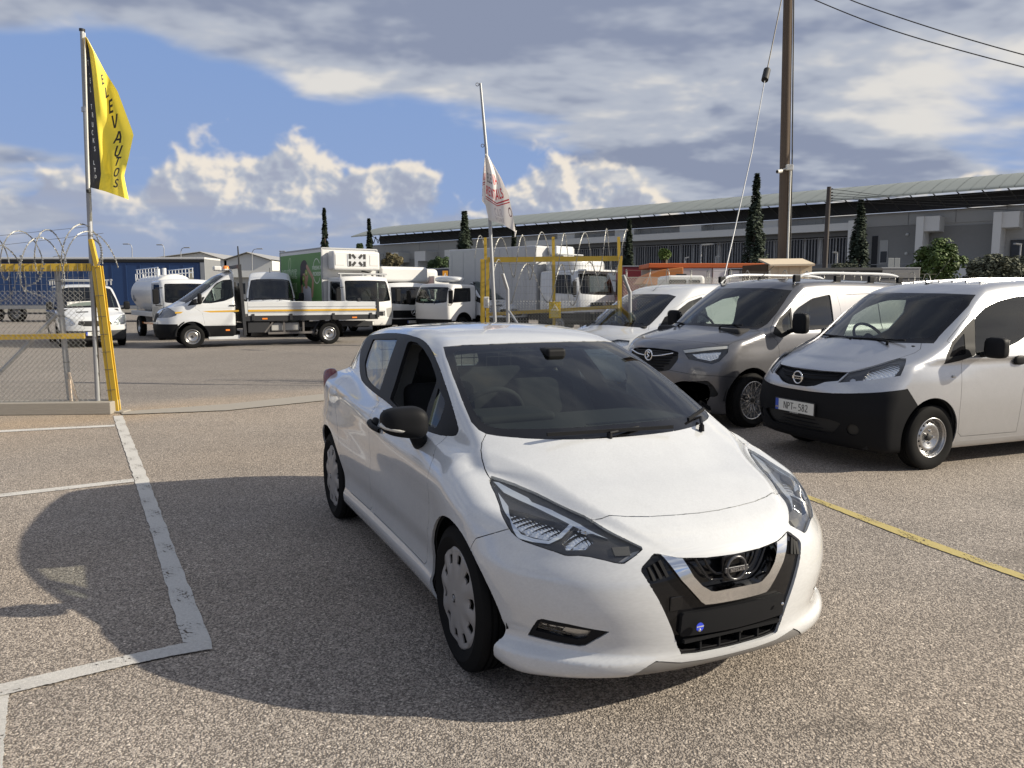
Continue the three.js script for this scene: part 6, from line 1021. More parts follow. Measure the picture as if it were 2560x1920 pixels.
// ---------------------------------------------------------------- poles, lamps, trees, buildings
const timber = (() => { const t = textCanvas(128, 512, (x, w, h) => { x.fillStyle = '#6b5d50'; x.fillRect(0, 0, w, h); for (let k = 0; k < 260; k++) { reseed(k * 77 + 5); const g = 60 + rnd() * 70; x.fillStyle = `rgba(${g + 14},${g + 4},${g - 6},.35)`; x.fillRect(rnd() * w, rnd() * h, 1 + rnd() * 2.5, 60 + rnd() * 300); } }); t.wrapS = t.wrapT = THREE.RepeatWrapping; return t; })();
const timberMat = std([.75, .72, .68], .9, 0, { map: timber });
function poles() {
  const d = 23, up = thing('utility_pole', 'tall brown timber utility pole rising behind the wooden hut', 'utility pole'); const f = at(1962, 645, d), base = V(f.x, 0, f.z), top = at(1974, -190, d);
  part('pole_shaft', rod(base, top, .16, .12, 16), timberMat, up); const cx = p => p.clone().add(V(.045, 0, .15)); part('conduit', rod(cx(V(f.x, .5, f.z)), cx(at(1968, 424, d)), .03, .03, 8), MAT.plateWhite, up); part('cable', polyTube([V(top.x + .11, top.y, top.z + .08), V(at(1966, 420, d).x + .13, at(1966, 420, d).y, -d + .1), V(f.x + .14, 1.5, f.z + .1)], .02, 6), MAT.black, up);
  const jb = at(1968, 421, d); part('junction_box', box(.2, .16, .1, jb.x, jb.y, jb.z + .19, .015), MAT.plateWhite, up);
  const cam = thing('security_camera', 'small white security camera mounted on the tall utility pole', 'camera'); const c = at(1948, 428, d - .25); part('camera_body', rod(c.clone().add(V(.07, .01, -.02)), c.clone().add(V(-.07, -.02, .05)), .055, .055, 14), MAT.plateWhite, cam); part('camera_lens', rod(c.clone().add(V(-.07, -.02, .05)), c.clone().add(V(-.085, -.023, .057)), .04, .04, 14), MAT.black, cam); part('camera_arm', rod(c.clone().add(V(.06, .02, -.02)), jb.clone().add(V(-.05, 0, .15)), .02, .02, 8), MAT.plateWhite, cam);
  const gw = thing('guy_wire', 'slack stay wire with a black insulator running down left of the tall pole', 'wire'); const a = top.clone(), e = at(1960, -30, 22.6), i0 = at(1918, 175, 21), i1 = at(1912, 200, 20.8), g = at(1811, 690, 15.7);
  part('upper_stay', polyTube([e, i0], .016, 5), wireDark, gw); part('insulator', rod(i0, i1, .09, .09, 12), MAT.black, gw); part('lower_stay', polyTube([i1, at(1880, 380, 18.5), at(1840, 560, 16.6), g], .013, 5), MAT.galv, gw);
  const w2 = thing('overhead_wire', 'upper black overhead wire crossing the top right corner of the sky', 'wire'); part('wire', tubeOf([at(2090, -18, 24), at(2127, 0, 24), at(2330, 70, 23), at(2560, 137, 22), at(2800, 195, 21)], .016, 60, 5), MAT.black, w2);
  const w3 = thing('overhead_wire', 'lower black overhead wire crossing the top right corner of the sky', 'wire'); part('wire', tubeOf([at(2000, -18, 24), at(2038, 0, 24), at(2230, 75, 23), at(2560, 168, 22), at(2800, 225, 21)], .016, 60, 5), MAT.black, w3);
  const p2 = thing('utility_pole', 'shorter dark timber pole with five wires before the long building', 'utility pole'); const d2 = 46, q0 = at(2063, 670, d2), q1 = at(2073, 467, d2); part('pole_shaft', rod(V(q0.x - .05, 0, q0.z), q1, .16, .12, 12), std([.07, .06, .055], .9), p2); for (const v of [473, 482, 489, 496, 503]) { const p = at(2077, v, d2); part('insulator', rod(p, p.clone().add(V(.12, .02, 0)), .04, .04, 8), MAT.black, p2); }
  [[473, 494, 470], [482, 497, 486], [489, 500, 498], [496, 506, 512], [503, 512, 525]].forEach((v, k) => { const w = thing('power_line', `${['topmost', 'second', 'third', 'fourth', 'lowest'][k]} of five thin wires from the short timber pole to the right`, 'power line'); part('wire', tubeOf([at(2079, v[0], d2), at(2300, v[1], d2 - 4), at(2600, v[2], d2 - 8), at(3000, v[2] - 40, d2 - 13)], .013, 50, 4), MAT.black, w); });
  const lamps = [[330, 610, 318, 1], [410, 612, 402, 1, 3], [452, 619, 464, -1], [630, 622, 646, -1], [646, 622, 632, 1], [700, 628, 702, -1], [640, 622, 628, 1, 1], [128, 640, 148, -1]];
  lamps.forEach(([u, v, hu, s], k) => { if (k === 4 || k === 6) return; const dd = 120, b = at(u, 735, dd); const l = thing('street_lamp', `${['tall curved street lamp above the blue trailer', 'street lamp with a long arm above the left shed', 'street lamp with a short arm beside the left shed', 'curved street lamp between the two sheds', '', 'curved street lamp left of the green box truck', '', 'curved street lamp seen behind the left fence'][k]}`, 'street lamp'); const t = at(u, v + 10, dd), h = at(hu, v, dd); part('lamp_column', rod(V(b.x, 0, b.z), t, .10, .06, 8), MAT.galv, l); part('lamp_arm', tubeOf([t, at(mix(u, hu, .3), v + 2, dd), h], .05, 14, 6), MAT.galv, l); part('lamp_head', box(.9, .14, .3, h.x + s * -.2, h.y, h.z, .06), std([.2, .2, .2], .6), l); });
}
// a crown of many small leaf faces gathered on clumps; spire or round
function leafCrown(shape, n, size, seed, tilt = .5) {
  reseed(seed); const P = [], N = [], C = [];
  for (let k = 0; k < n; k++) { const { p, o } = shape(); const nn = o.clone().add(V((rnd() - .5) * 1.6, (rnd() - .3) * 1.2, (rnd() - .5) * 1.6)).normalize(); const a = V(rnd() - .5, rnd() - .5, rnd() - .5).cross(nn).normalize(), b = nn.clone().cross(a), s = size * (.6 + .8 * rnd()), l = s * (1.2 + rnd()); const q = [p.clone().addScaledVector(a, -s), p.clone().addScaledVector(b, l), p.clone().addScaledVector(a, s), p.clone().addScaledVector(b, -l * .8)]; for (const i of [0, 2, 1, 0, 3, 2]) { P.push(q[i].x, q[i].y, q[i].z); N.push(nn.x, nn.y, nn.z); } }
  const g = new THREE.BufferGeometry(); g.setAttribute('position', new THREE.Float32BufferAttribute(P, 3)); g.setAttribute('normal', new THREE.Float32BufferAttribute(N, 3)); return g;
}
const leafMats = { dark: phys([.030, .046, .026], .8), deep: phys([.04, .07, .02], .7), mid: phys([.075, .12, .022], .65), olive: phys([.10, .11, .07], .8), brown: phys([.13, .11, .055], .8), fresh: phys([.1, .16, .03], .7) };
function cypress(label, u, vTop, vBase, d, half, seed) {
  const t = at(u, vTop, d), o = thing('cypress_tree', label, 'tree', [t.x, 0, t.z], 0, 'cypress trees before the long building'), H = t.y; reseed(seed);
  const R = 1.25 * half * d / _F;
  part('trunk', rod([0, 0, 0], [0, H * .9, 0], .16, .03, 7), std([.06, .045, .035], .9), o);
  const clumps = []; for (let k = 0; k < 130; k++) { const y = .06 + .93 * Math.pow(rnd(), .9), prof = Math.min(1, (1 - y) * 1.55) * (.72 + .28 * Math.min(1, y * 5)) ; const a = rnd() * 6.283, r = R * prof * (.55 + .45 * rnd()); clumps.push([V(Math.cos(a) * r, y * H, Math.sin(a) * r), R * (.18 + .22 * rnd()) * (.5 + prof * .5)]); }
  part('crown', leafCrown(() => { const c = clumps[Math.floor(rnd() * clumps.length)], dir = V(rnd() - .5, rnd() - .5, rnd() - .5).normalize(), r = c[1] * Math.cbrt(rnd()); const p = V(c[0].x + dir.x * r, Math.min(H, c[0].y + dir.y * r * 3.2 + r * .8), c[0].z + dir.z * r); return { p, o: V(p.x, .3, p.z).normalize().add(V(0, .8, 0)) }; }, 11000, .075 * Math.sqrt(d / 60), seed), leafMats.dark, o);
}
function bushTree(name, label, cat, u, vTop, half, d, mat, seed, trunkH = .8, squash = 1) {
  const t = at(u, vTop, d), R = half * d / _F, H = t.y, o = thing(name, label, cat, [t.x, 0, t.z]); reseed(seed); const cy = Math.max(H - R * squash, R * .5);
  part('trunk', merge([rod([0, 0, 0], [.05, cy, 0], .12, .07, 7), ...[0, 1, 2, 3, 4].map(k => rod([.03, cy * .6, 0], [R * .6 * Math.cos(k * 1.3), cy + R * .3, R * .6 * Math.sin(k * 1.3)], .06, .02, 5))]), std([.09, .07, .05], .9), o);
  const clumps = []; for (let k = 0; k < 60; k++) { const dir = V(rnd() - .5, rnd() - .42, rnd() - .5).normalize(), r = R * (.35 + .6 * rnd()); clumps.push([V(dir.x * r, cy + dir.y * (H - cy) * (.3 + .65 * rnd()), dir.z * r), R * (.16 + .20 * rnd())]); }
  part('crown', leafCrown(() => { const c = clumps[Math.floor(rnd() * clumps.length)], dir = V(rnd() - .5, rnd() - .4, rnd() - .5).normalize(), r = c[1] * (.5 + .5 * Math.cbrt(rnd())); const p = c[0].clone().addScaledVector(dir, r); p.y = clamp(p.y, .05, H); return { p, o: dir.clone().add(V(0, .6, 0)) }; }, 9000, .05 * Math.sqrt(d / 45), seed), mat, o); return o;
}
function trees() {
  cypress('slender dark cypress behind the green box truck, its tip nearest the yellow flag', 810, 520, 640, 80, 10, 11); cypress('short cypress just left of the long building roof end', 922, 547, 640, 82, 10, 13); cypress('broad cypress left of the leaning flagpole', 1161, 529, 690, 62, 22, 17); cypress('cypress mostly hidden by the white flag', 1285, 560, 690, 70, 10, 19); cypress('narrow cypress right of the middle gate', 1573, 549, 690, 66, 13, 23); cypress('tallest cypress, beside the big utility pole', 1893, 434, 690, 60, 23, 29); cypress('bushy cypress right of the short timber pole', 2153, 500, 700, 58, 22, 31);
  bushTree('round_tree', 'round bright green tree above the roof of the silver van', 'tree', 2348, 596, 66, 42, leafMats.mid, 41); bushTree('olive_tree', 'grey green olive tree at the right edge', 'tree', 2480, 634, 70, 40, leafMats.olive, 43, .8, .7); bushTree('olive_tree', 'grey green olive bush behind the silver van at the far right edge', 'tree', 2570, 640, 60, 42, leafMats.olive, 44, .8, .7);
  bushTree('green_bush', 'dark green bush behind the yellow triangle sign', 'bush', 1100, 640, 36, 55, leafMats.deep, 47); bushTree('brown_bush', 'brownish bush beside the refrigerated box truck', 'bush', 980, 628, 24, 50, leafMats.brown, 53); bushTree('young_tree', 'thin young tree behind the orange canopy', 'tree', 1662, 622, 13, 34, leafMats.fresh, 59); bushTree('flowering_bush', 'low flowering bush behind the grey trailer', 'bush', 2110, 660, 34, 44, leafMats.olive, 61, .4, .5); bushTree('small_conifer', 'small dark conifer beside the short cypress', 'tree', 899, 608, 8, 84, leafMats.deep, 67);
}
function building() {
  const A = V(-23.6, 0, -139), B = V(62, 0, -66), ex = B.clone().sub(A).setY(0).normalize(), L = A.distanceTo(B), ez = V(ex.z, 0, -ex.x); if (ez.z > 0) ez.negate();   // ez points away from the yard
  const o = new THREE.Group(); o.name = numbered('long_building'); scene.add(o); tag(o, 'long low grey industrial building with a curved metal roof behind the yard', 'building'); o.position.copy(A); o.rotation.y = Math.atan2(-ex.z, ex.x);
  // local: x along the front, y up, -z away from the yard (front faces +z)
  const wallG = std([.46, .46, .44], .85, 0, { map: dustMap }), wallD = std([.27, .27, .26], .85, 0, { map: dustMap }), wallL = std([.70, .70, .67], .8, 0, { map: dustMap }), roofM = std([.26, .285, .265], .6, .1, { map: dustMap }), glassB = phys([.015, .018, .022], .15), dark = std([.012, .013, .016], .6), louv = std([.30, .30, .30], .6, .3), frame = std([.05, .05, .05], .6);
  // curved roof of separate standing-seam sheets
  const prof = []; for (let k = 0; k <= 16; k++) { const t = k / 16; prof.push([2.6 - 15 * t, 11.75 + 2.5 * Math.sin(Math.min(1, t * 1.25) * Math.PI / 2)]); }
  const sheet = (x0, x1, lift) => { const P = [], I = []; for (const s of [0, 1]) for (const x of [x0, x1]) for (const [z, y] of prof) P.push(x, y + lift - s * .18, z); const n = prof.length; for (let k = 0; k + 1 < n; k++) for (const s of [0, 1]) { const a = s * 2 * n + k, b = a + n; I.push(a, b, a + 1, b, b + 1, a + 1); } I.push(0, 2 * n, n, n, 2 * n, 3 * n); const g = new THREE.BufferGeometry(); g.setAttribute('position', new THREE.Float32BufferAttribute(P, 3)); g.setIndex(I); g.computeVertexNormals(); return g; };
  const nS = 96, roof = part('roof', sheet(-4.2, -4.0, 0), roofM, o); for (let k = 0; k < nS; k++) { const x0 = -4 + (L + 4) * k / nS, x1 = -4 + (L + 4) * (k + 1) / nS; part('roof_sheet', sheet(x0 + .02, x1 - .02, .01 * (k % 2)), roofM, roof); }
  // glazed band under the eaves with raking struts
  const band = part('eaves_band', spanBox(.2, L, 10.3, 11.7, -.6, -.2), dark, o); for (let k = 0; k <= 52; k++) { const x = .5 + k * (L - 1) / 52; part('strut', rod([x, 11.7, 1.9], [x + .9, 10.4, 0], .06, .06, 5), frame, band); }
  for (const [a, b] of [[-3.6, -2.4], [-2.4, -1.2], [-1.2, 0]]) { part('truss_bar', rod([a, 11.7, -.5], [(a + b) / 2, 10.5, -.5], .07, .07, 5), frame, band); part('truss_bar', rod([(a + b) / 2, 10.5, -.5], [b, 11.7, -.5], .07, .07, 5), frame, band); }
  part('upper_wall', spanBox(-4, L, 0, 10.3, -14, -1.2), wallG, o);
  // panel joints of the upper wall
  for (let k = 0; k < 26; k++) part('wall_panel', spanBox(-3.9 + k * (L + 3.8) / 26 + .03, -3.9 + (k + 1) * (L + 3.8) / 26 - .03, 8.9, 10.28, -1.2, -1.1), wallG, o);
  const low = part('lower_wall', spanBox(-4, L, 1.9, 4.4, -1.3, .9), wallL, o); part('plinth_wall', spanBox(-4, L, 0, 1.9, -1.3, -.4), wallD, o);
  const X = (u, yy = 6) => { const r = sight(u, 640); const den = r.x * ex.z - r.z * ex.x, t = (A.x * ex.z - A.z * ex.x) / den; return (r.x * t - A.x) * ex.x + (r.z * t - A.z) * ex.z; };
  // middle range: parapet, canopy strip, louvred windows
  const m0 = X(1325), m1 = X(2128); part('parapet', spanBox(m0, m1, 8.5, 9.3, -1.2, 1.3), wallL, o); part('fascia', spanBox(m0, m1, 7.95, 8.5, -.9, .6), std([.15, .15, .145], .8), o);
  for (let k = 0; k < 9; k++) { const x = m0 + 2 + k * (m1 - m0 - 4) / 8.6; if (k % 2) part('roof_unit', box(3, .8, 1.6, x, 9.75, -.4, .04), wallL, o); else part('roof_rail', merge([box(4, .05, .05, x, 9.9, .3), ...[-2, -1, 0, 1, 2].map(q => box(.05, .6, .05, x + q, 9.6, .3))]), louv, o); }
  const win = part('window_band', spanBox(m0, m1, 4.9, 7.95, -1.15, -.5), glassB, o);
  const nW = 26; for (let k = 0; k <= nW; k++) part('window_mullion', box(k % 7 === 3 ? .5 : .12, 3.05, .25, m0 + k * (m1 - m0) / nW, 6.4, -.4), wallL, win);
  const bars = []; for (let x = m0 + .3; x < m1; x += .34) bars.push(box(.07, 2.9, .12, x, 6.35, .25)); { const b = part('louvre_blades', merge(bars), louv, o); b.userData.kind = 'stuff'; }
  part('louvre_rail', merge([box(m1 - m0, .08, .1, (m0 + m1) / 2, 7.8, .25), box(m1 - m0, .08, .1, (m0 + m1) / 2, 4.92, .25)]), louv, o); part('ledge', spanBox(m0, m1, 4.4, 4.9, -1.2, .7), std([.17, .17, .165], .8), o);
  // hooded fins and recessed bays on the right
  for (const [u0, u1] of [[2295, 2312], [2484, 2500], [2128, 2134]]) { const a = X(u0), b = Math.max(X(u1), a + .7); part('fin', spanBox(a, b, 4.4, 9.5, -1.2, 1.5), wallL, o); if (u0 > 2200) { part('fin_hood', spanBox(b, b + 1.4, 8.0, 9.5, -1.2, 1.2), wallL, o); } }
  const bay = (u0, u1, y0, y1, mat, nm = 'bay_panel') => part(nm, spanBox(X(u0), X(u1), y0, y1, -1.2, -1.0), mat, o);
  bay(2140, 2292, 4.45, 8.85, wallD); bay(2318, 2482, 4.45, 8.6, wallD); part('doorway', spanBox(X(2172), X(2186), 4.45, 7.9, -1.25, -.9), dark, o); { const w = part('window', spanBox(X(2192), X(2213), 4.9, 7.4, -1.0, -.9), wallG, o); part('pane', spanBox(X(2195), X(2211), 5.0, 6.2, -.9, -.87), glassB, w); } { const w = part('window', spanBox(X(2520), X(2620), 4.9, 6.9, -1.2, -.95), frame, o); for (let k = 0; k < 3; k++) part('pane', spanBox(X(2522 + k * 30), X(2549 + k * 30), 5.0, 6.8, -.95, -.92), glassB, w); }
  part('balcony_rail', merge([box(X(2620) - X(2136), .06, .06, (X(2620) + X(2136)) / 2, 4.75, .8)]), louv, o); for (const [u, y] of [[2259, 7.9], [2259, 5.9]]) { const s = new THREE.SphereGeometry(.18, 12, 8); s.translate(X(u), y, -.95); part('wall_lamp', s, wallL, o); }
  for (const u of [2110, 2512]) for (let k = 0; k < 3; k++) part('vent', box(.25, .12, .05, X(u) + k * .4, 3.5, .92), dark, o);
  for (let k = 0; k < 7; k++) part('ground_pier', spanBox(X(2170) + k * 3.2, X(2170) + k * 3.2 + .5, 0, 1.9, -.4, .6), wallL, o);
  // hooded fins of the left part
  for (const [u0, u1, u2] of [[983, 996, 1013], [1054, 1062, 1081], [1129, 1138, 1155], [934, 940, 946]]) { const a = X(u0), b = X(u1), c = X(u2); part('fin', spanBox(a, b, 1.5, 8.6, -1.2, 1.6), wallL, o); part('fin_hood', spanBox(b, c, 7.0, 8.6, -1.2, 1.6), wallL, o); }
  bay(997, 1054, 4.0, 7.6, wallD); { const w = part('window', spanBox(X(1083), X(1129), 4.4, 7.0, -1.2, -1.0), frame, o); for (let k = 0; k < 4; k++) part('pane', spanBox(X(1084 + k * 11), X(1093 + k * 11), 4.5, 6.9, -1.0, -.96), glassB, w); part('window_head', spanBox(X(1081), X(1130), 7.0, 7.4, -1.2, -.6), wallG, w); } part('window', spanBox(X(1067), X(1077), 4.4, 7.0, -1.2, -1.0), dark, o);
  for (const [u0, u1] of [[1036, 1058]]) part('window', spanBox(X(u0), X(u1), .6, 1.9, -.4, -.36), dark, o);
  // sheds far to the left
  for (const [u0, uA, u1, vE, vA, label] of [[350, 503, 566, 652, 632, 'pale gabled shed, left of two, beyond the blue trailer'], [560, 619, 680, 652, 633, 'pale gabled shed, right of two, beyond the flatbed truck']]) {
    const d = 150, a = at(u0, vE, d), b = at(u1, vE, d), t = at(uA, vA, d), s = new THREE.Group(); s.name = numbered('gabled_shed'); scene.add(s); tag(s, label, 'shed');
    part('wall', extrude([[a.x, 0], [b.x, 0], [b.x, b.y], [t.x, t.y], [a.x, a.y]], 40).translate(0, 0, -d - 40), wallL, s);
    const slope = (p, q) => { const g = new THREE.BufferGeometry(), z0 = -d + .5, z1 = -d - 41, P = [p.x, p.y, z0, q.x, q.y, z0, q.x, q.y, z1, p.x, p.y, z1].map((v, i) => i % 3 === 1 ? v + .25 : v); g.setAttribute('position', new THREE.Float32BufferAttribute([...P, ...P.map((v, i) => i % 3 === 1 ? v - .2 : v)], 3)); g.setIndex([0, 1, 2, 0, 2, 3, 4, 6, 5, 4, 7, 6, 0, 4, 1, 1, 4, 5]); g.computeVertexNormals(); return g; };
    part('roof', merge([slope(a, t), slope(t, b)]), std([.34, .34, .34], .6, .2), s);
  }
  const off = thing('low_office', 'low grey flat roofed office beyond the flatbed truck', 'building'); { const a = at(520, 665, 95), b = at(705, 660, 95); part('wall', spanBox(a.x, b.x, 0, 3.6, -106, -95), wallG, off); part('roof', spanBox(a.x - .5, b.x + .5, 3.6, 4.4, -106.5, -94.4), wallL, off); for (let k = 0; k < 7; k++) part('window', spanBox(a.x + 1 + k * 1.25, a.x + 1.9 + k * 1.25, 1.6, 2.9, -95.02, -94.95), glassB, off); }
}
// ---------------------------------------------------------------- vehicles farther back
const bigRegions = (rear, door1) => [
  ['front', [[-.1, 2.20], [.5, 2.185], [.72, 2.14], [.80, 1.75], [.83, 1.45], [.82, 1.36], [.4, 1.39], [-.1, 1.40]], 'frit', onGlass],
  ['front', roundPoly([[-.1, 2.16], [.5, 2.145], [.69, 2.10], [.765, 1.75], [.79, 1.44], [.4, 1.43], [-.1, 1.44]], .04), 'screen', onGlass, ['frit']],
  ['top', [[-.5, -.1], [-.5, .7], [.1, .82], [.35, .80], [.7, .66], [.86, .4], [.9, -.1]], 'hood', c => c[1] > 1.0 && c[1] < 1.4, ['body']],
  ['side', [[.42, .98], [.40, 1.05], [.62, 1.22], [.72, 1.18], [.84, 1.02], [.9, .9], [.6, .92]], 'lamp', c => c[2] > .3 && c[1] > .8, ['body', 'hood']],
  ['side', [[.40, .72], [1.2, .72], [1.2, .1], [.30, .1]], 'bumper', null, ['body']],
  ['front', roundPoly([[-.1, 1.04], [.42, 1.04], [.50, .98], [.42, .78], [-.1, .76]], .03), 'grille', (c, n) => c[0] > .5 && n[0] > .1, ['body', 'hood']],
  ['side', [[-2.0, .30], [-2.0, .66], [-.30, .66], [-.30, .30]], 'sill', onSide, ['body']],
  ['side', roundPoly([[-.30, 1.335], [-.42, 1.50], [-.72, 1.92], [-.95, 2.03], [-1.20, 2.05], [-1.235, 1.52], [-.95, 1.40], [-.55, 1.33]], .06), 'glass_side', onSide],
  ['side', roundPoly([[.10, 1.26], [-.05, 1.44], [-.40, 1.53], [-.28, 1.31]], .02), 'sail', onSide],
  ['side', [[-.10, 1.20], [-.30, 1.05], [-.36, .68], [-1.30, .68], [-1.33, 1.4], [-1.30, 2.12], [-.9, 2.12], [-.6, 1.93], [-.2, 1.45]], 'door', onSide, ['body']],
  ['side', circle(0, .36, .44), 'hole', onSide]];
const bigParts = (paint = MAT.white, low = MAT.bumper) => [['body_shell', 'body', paint], ['hood', 'hood', paint], ['front_bumper', 'bumper', low], ['sill_panel', 'sill', low, {}, 1], ['front_door', 'door', paint, {}, 1], ['windscreen_border', 'frit', MAT.gloss, { gap: 0 }], ['windscreen', 'screen', MAT.glass, { fold: 0, gap: 0 }], ['side_window', 'glass_side', MAT.glass, { recess: .01, gap: 0 }, 1], ['window_corner', 'sail', MAT.plastic, { gap: .001 }, 1],
  ['headlight_lens', 'lamp', MAT.lens, { gap: .002 }, 1], ['headlight_reflector', 'lamp', MAT.lampMid, { recess: .03, gap: 0 }, 1], ['grille', 'grille', MAT.plastic, { recess: .03, gap: 0 }]];
MAT.lampMid = std([.22, .22, .23], .2, .8);
MAT.stripe = std([.55, .32, .03], .4); MAT.darkFrame = std([.016, .017, .02], .5); MAT.boxWhite = phys([.62, .62, .61], .45, { clearcoat: .3, map: dustMap });
function wheelSet(car, xs, z, style, R, rim, w, arch = true) { for (const s of [1, -1]) for (const x of xs) { addWheel(car, x, s * z, style, R, rim, w); if (arch) part('wheel_well', archLiner(car, x, s > 0 ? z - .3 : -z - .08, s > 0 ? z + .08 : -z + .3, R + .1, R), MAT.well, car); } }
function flatbed() {
  const car = thing('flatbed_truck', 'white flatbed truck seen side on with a gold stripe and amber roof beacon', 'truck', [-9.98, 0, -24.05], -2.643);
  buildBody(car, vanField({ ...BIG, rear: [[.1, 1.36], [1, 1.36], [2.6, 1.30]] }), [-1.6, 1.1, .2, 2.45, 1.1], .04, bigRegions(), bigParts());
  for (const s of [1, -1]) part('stripe', beam([.45, 1.06, s * .955], [-1.34, 1.10, s * .985], .012, .05), MAT.stripe, car); part('door_handle', box(.2, .035, .03, -1.17, 1.26, -.975, .012), MAT.plastic, car); part('fender_flare', merge([1, -1].map(s => { const g = new THREE.TorusGeometry(.47, .035, 6, 30, Math.PI); g.translate(0, .36, s * .955); return g; })), MAT.bumper, car); part('side_marker', box(.12, .05, .012, -1.0, .52, -.985, .01), MAT.amber, car); part('sill_step', spanBox(-1.35, -.45, .24, .36, -.95, -.85, .01), MAT.white, car);
  wingMirror(car, -.22, 1.48, .97, .18, .32); for (const s of [1, -1]) part('mirror_lamp', box(.03, .12, .06, -.16, 1.40, s * 1.05, .01), MAT.lensWhite, car);
  cabin(car, -.9, 0, .85, .88, .15, 1.37);
  const be = lathe([[.0, .11], [.08, .10], [.10, .03], [.10, 0]], 20); be.translate(-1.12, 2.37, -.3); part('beacon', be, MAT.amber, car); part('light_bar', merge([box(.2, .04, 1.5, -1.12, 2.35, 0), box(.22, .14, .3, -.82, 2.38, -.6, .04)]), MAT.whiteDull, car);
  const hb = new THREE.Group(); hb.name = 'headboard'; car.add(hb); for (const s of [1, -1]) part('upright', beam([-1.50, .35, s * 1.0], [-1.42, 2.5, s * .9], .09, .12), MAT.darkFrame, hb); part('crossbar', box(.08, .1, 1.9, -1.43, 2.45, 0), MAT.darkFrame, hb); part('mesh_panel', box(.05, 1.1, 1.9, -1.46, 1.3, 0), MAT.darkFrame, hb); part('mast', rod([-1.42, 2.45, -.9], [-1.40, 3.05, -.9], .03, .02, 6), MAT.darkFrame, hb);
  part('bed_floor', spanBox(-5.75, -1.52, .90, .96, -1.0, 1.0), std([.1, .09, .08], .8), car);
  for (const s of [1, -1]) { part('drop_side', spanBox(-5.70, -1.60, .94, 1.36, s > 0 ? .985 : -1.02, s > 0 ? 1.02 : -.985, .008), MAT.white, car); part('side_rib', merge([1.04, 1.13, 1.22].map(y => spanBox(-5.69, -1.61, y, y + .012, s * 1.03 - .006, s * 1.03 + .006))), MAT.white, car); part('gold_stripe', spanBox(-5.69, -1.61, 1.07, 1.13, s * 1.037 - .003, s * 1.037 + .003), MAT.stripe, car); part('bed_beam', spanBox(-5.75, -1.5, .78, .925, s * .98 - .03, s * .98 + .03), MAT.darkFrame, car);
    for (const x of [-1.75, -2.9, -4.25, -5.5]) part('latch', box(.09, .2, .04, x, .90, s * 1.03, .01), MAT.darkFrame, car); for (const x of [-2.1, -4.95]) part('side_marker', box(.16, .045, .012, x, .85, s * 1.015), MAT.amber, car); part('corner_post', box(.1, .62, .09, -5.74, 1.15, s * 1.0, .01), MAT.darkFrame, car); }
  part('tailboard', spanBox(-5.80, -5.72, .94, 1.36, -.96, .96), MAT.white, car);
  part('chassis_rail', merge([.4, -.4].map(z => box(4.5, .16, .09, -3.5, .62, z))), MAT.darkFrame, car); part('tool_box', spanBox(-2.25, -1.6, .42, .76, -.95, -.5, .01), MAT.darkFrame, car); part('side_guard', merge([spanBox(-3.65, -2.2, .36, .43, -.95, -.92), ...[-2.7, -3.3].map(x => spanBox(x - .03, x + .03, .36, .8, -.94, -.91)), beam([-2.1, .42, -.93], [-2.35, .74, -.93], .04, .05)]), std([.13, .12, .115], .6, .4), car); part('fuel_tank', spanBox(-3.2, -2.3, .45, .72, -.85, -.4, .05), std([.35, .35, .34], .5), car);
  for (const s of [1, -1]) { const mg = new THREE.CylinderGeometry(.48, .48, .24, 24, 1, true, Math.PI / 2, Math.PI); mg.rotateX(Math.PI / 2); mg.translate(-4.12, .36, s * .88); part('mudguard', mg, std([.06, .062, .07], .6, 0, { side: THREE.DoubleSide }), car); }
  part('tow_frame', box(.5, .2, .8, -5.4, .6, 0), MAT.darkFrame, car);
  wheelSet(car, [0, -4.12], .87, 'steel', .345, .22, .2);
  part('underbody', box(2, .1, 1.4, -.4, .42, 0), MAT.well, car);
}
function whiteHighVan() {
  const car = thing('high_roof_van', 'white high roof van facing forward, parked behind the flatbed truck', 'van', [-9.2, 0, -29.9], -1.255);
  buildBody(car, vanField({ ...BIG, roof: [[-7, 2.5], [-1.3, 2.48], [-1.0, 2.42], [-.8, 2.30], [-.5, 2.06]] }), [-5.4, 1.1, .2, 2.6, 1.1], .06, bigRegions(), bigParts(MAT.white, MAT.bumper)); wingMirror(car, -.22, 1.5, .97, .2, .32); cabin(car, -.9, 0, .85, .88, .15, 1.37, 1);
  part('dash_papers', box(.16, .01, .5, .05, 1.40, .4), MAT.plateWhite, car); part('aerial', rod([-.95, 2.44, 0], [-.8, 2.62, 0], .012, .008), MAT.black, car); wipers(car, [[[.42, 1.38, .3], [.34, 1.41, .1], [.28, 1.42, .6], [.36, 1.40, -.1]], [[.42, 1.38, -.3], [.34, 1.41, -.5], [.34, 1.41, -.1], [.22, 1.43, -.7]]]);
  wheelSet(car, [0, -3.7], .87, 'steel', .345, .22, .2); part('bulkhead', spanBox(-1.5, -1.45, .6, 2.1, -.8, .8), MAT.inside, car); starBadge(car, 1.0, .92, 0, .1);
}
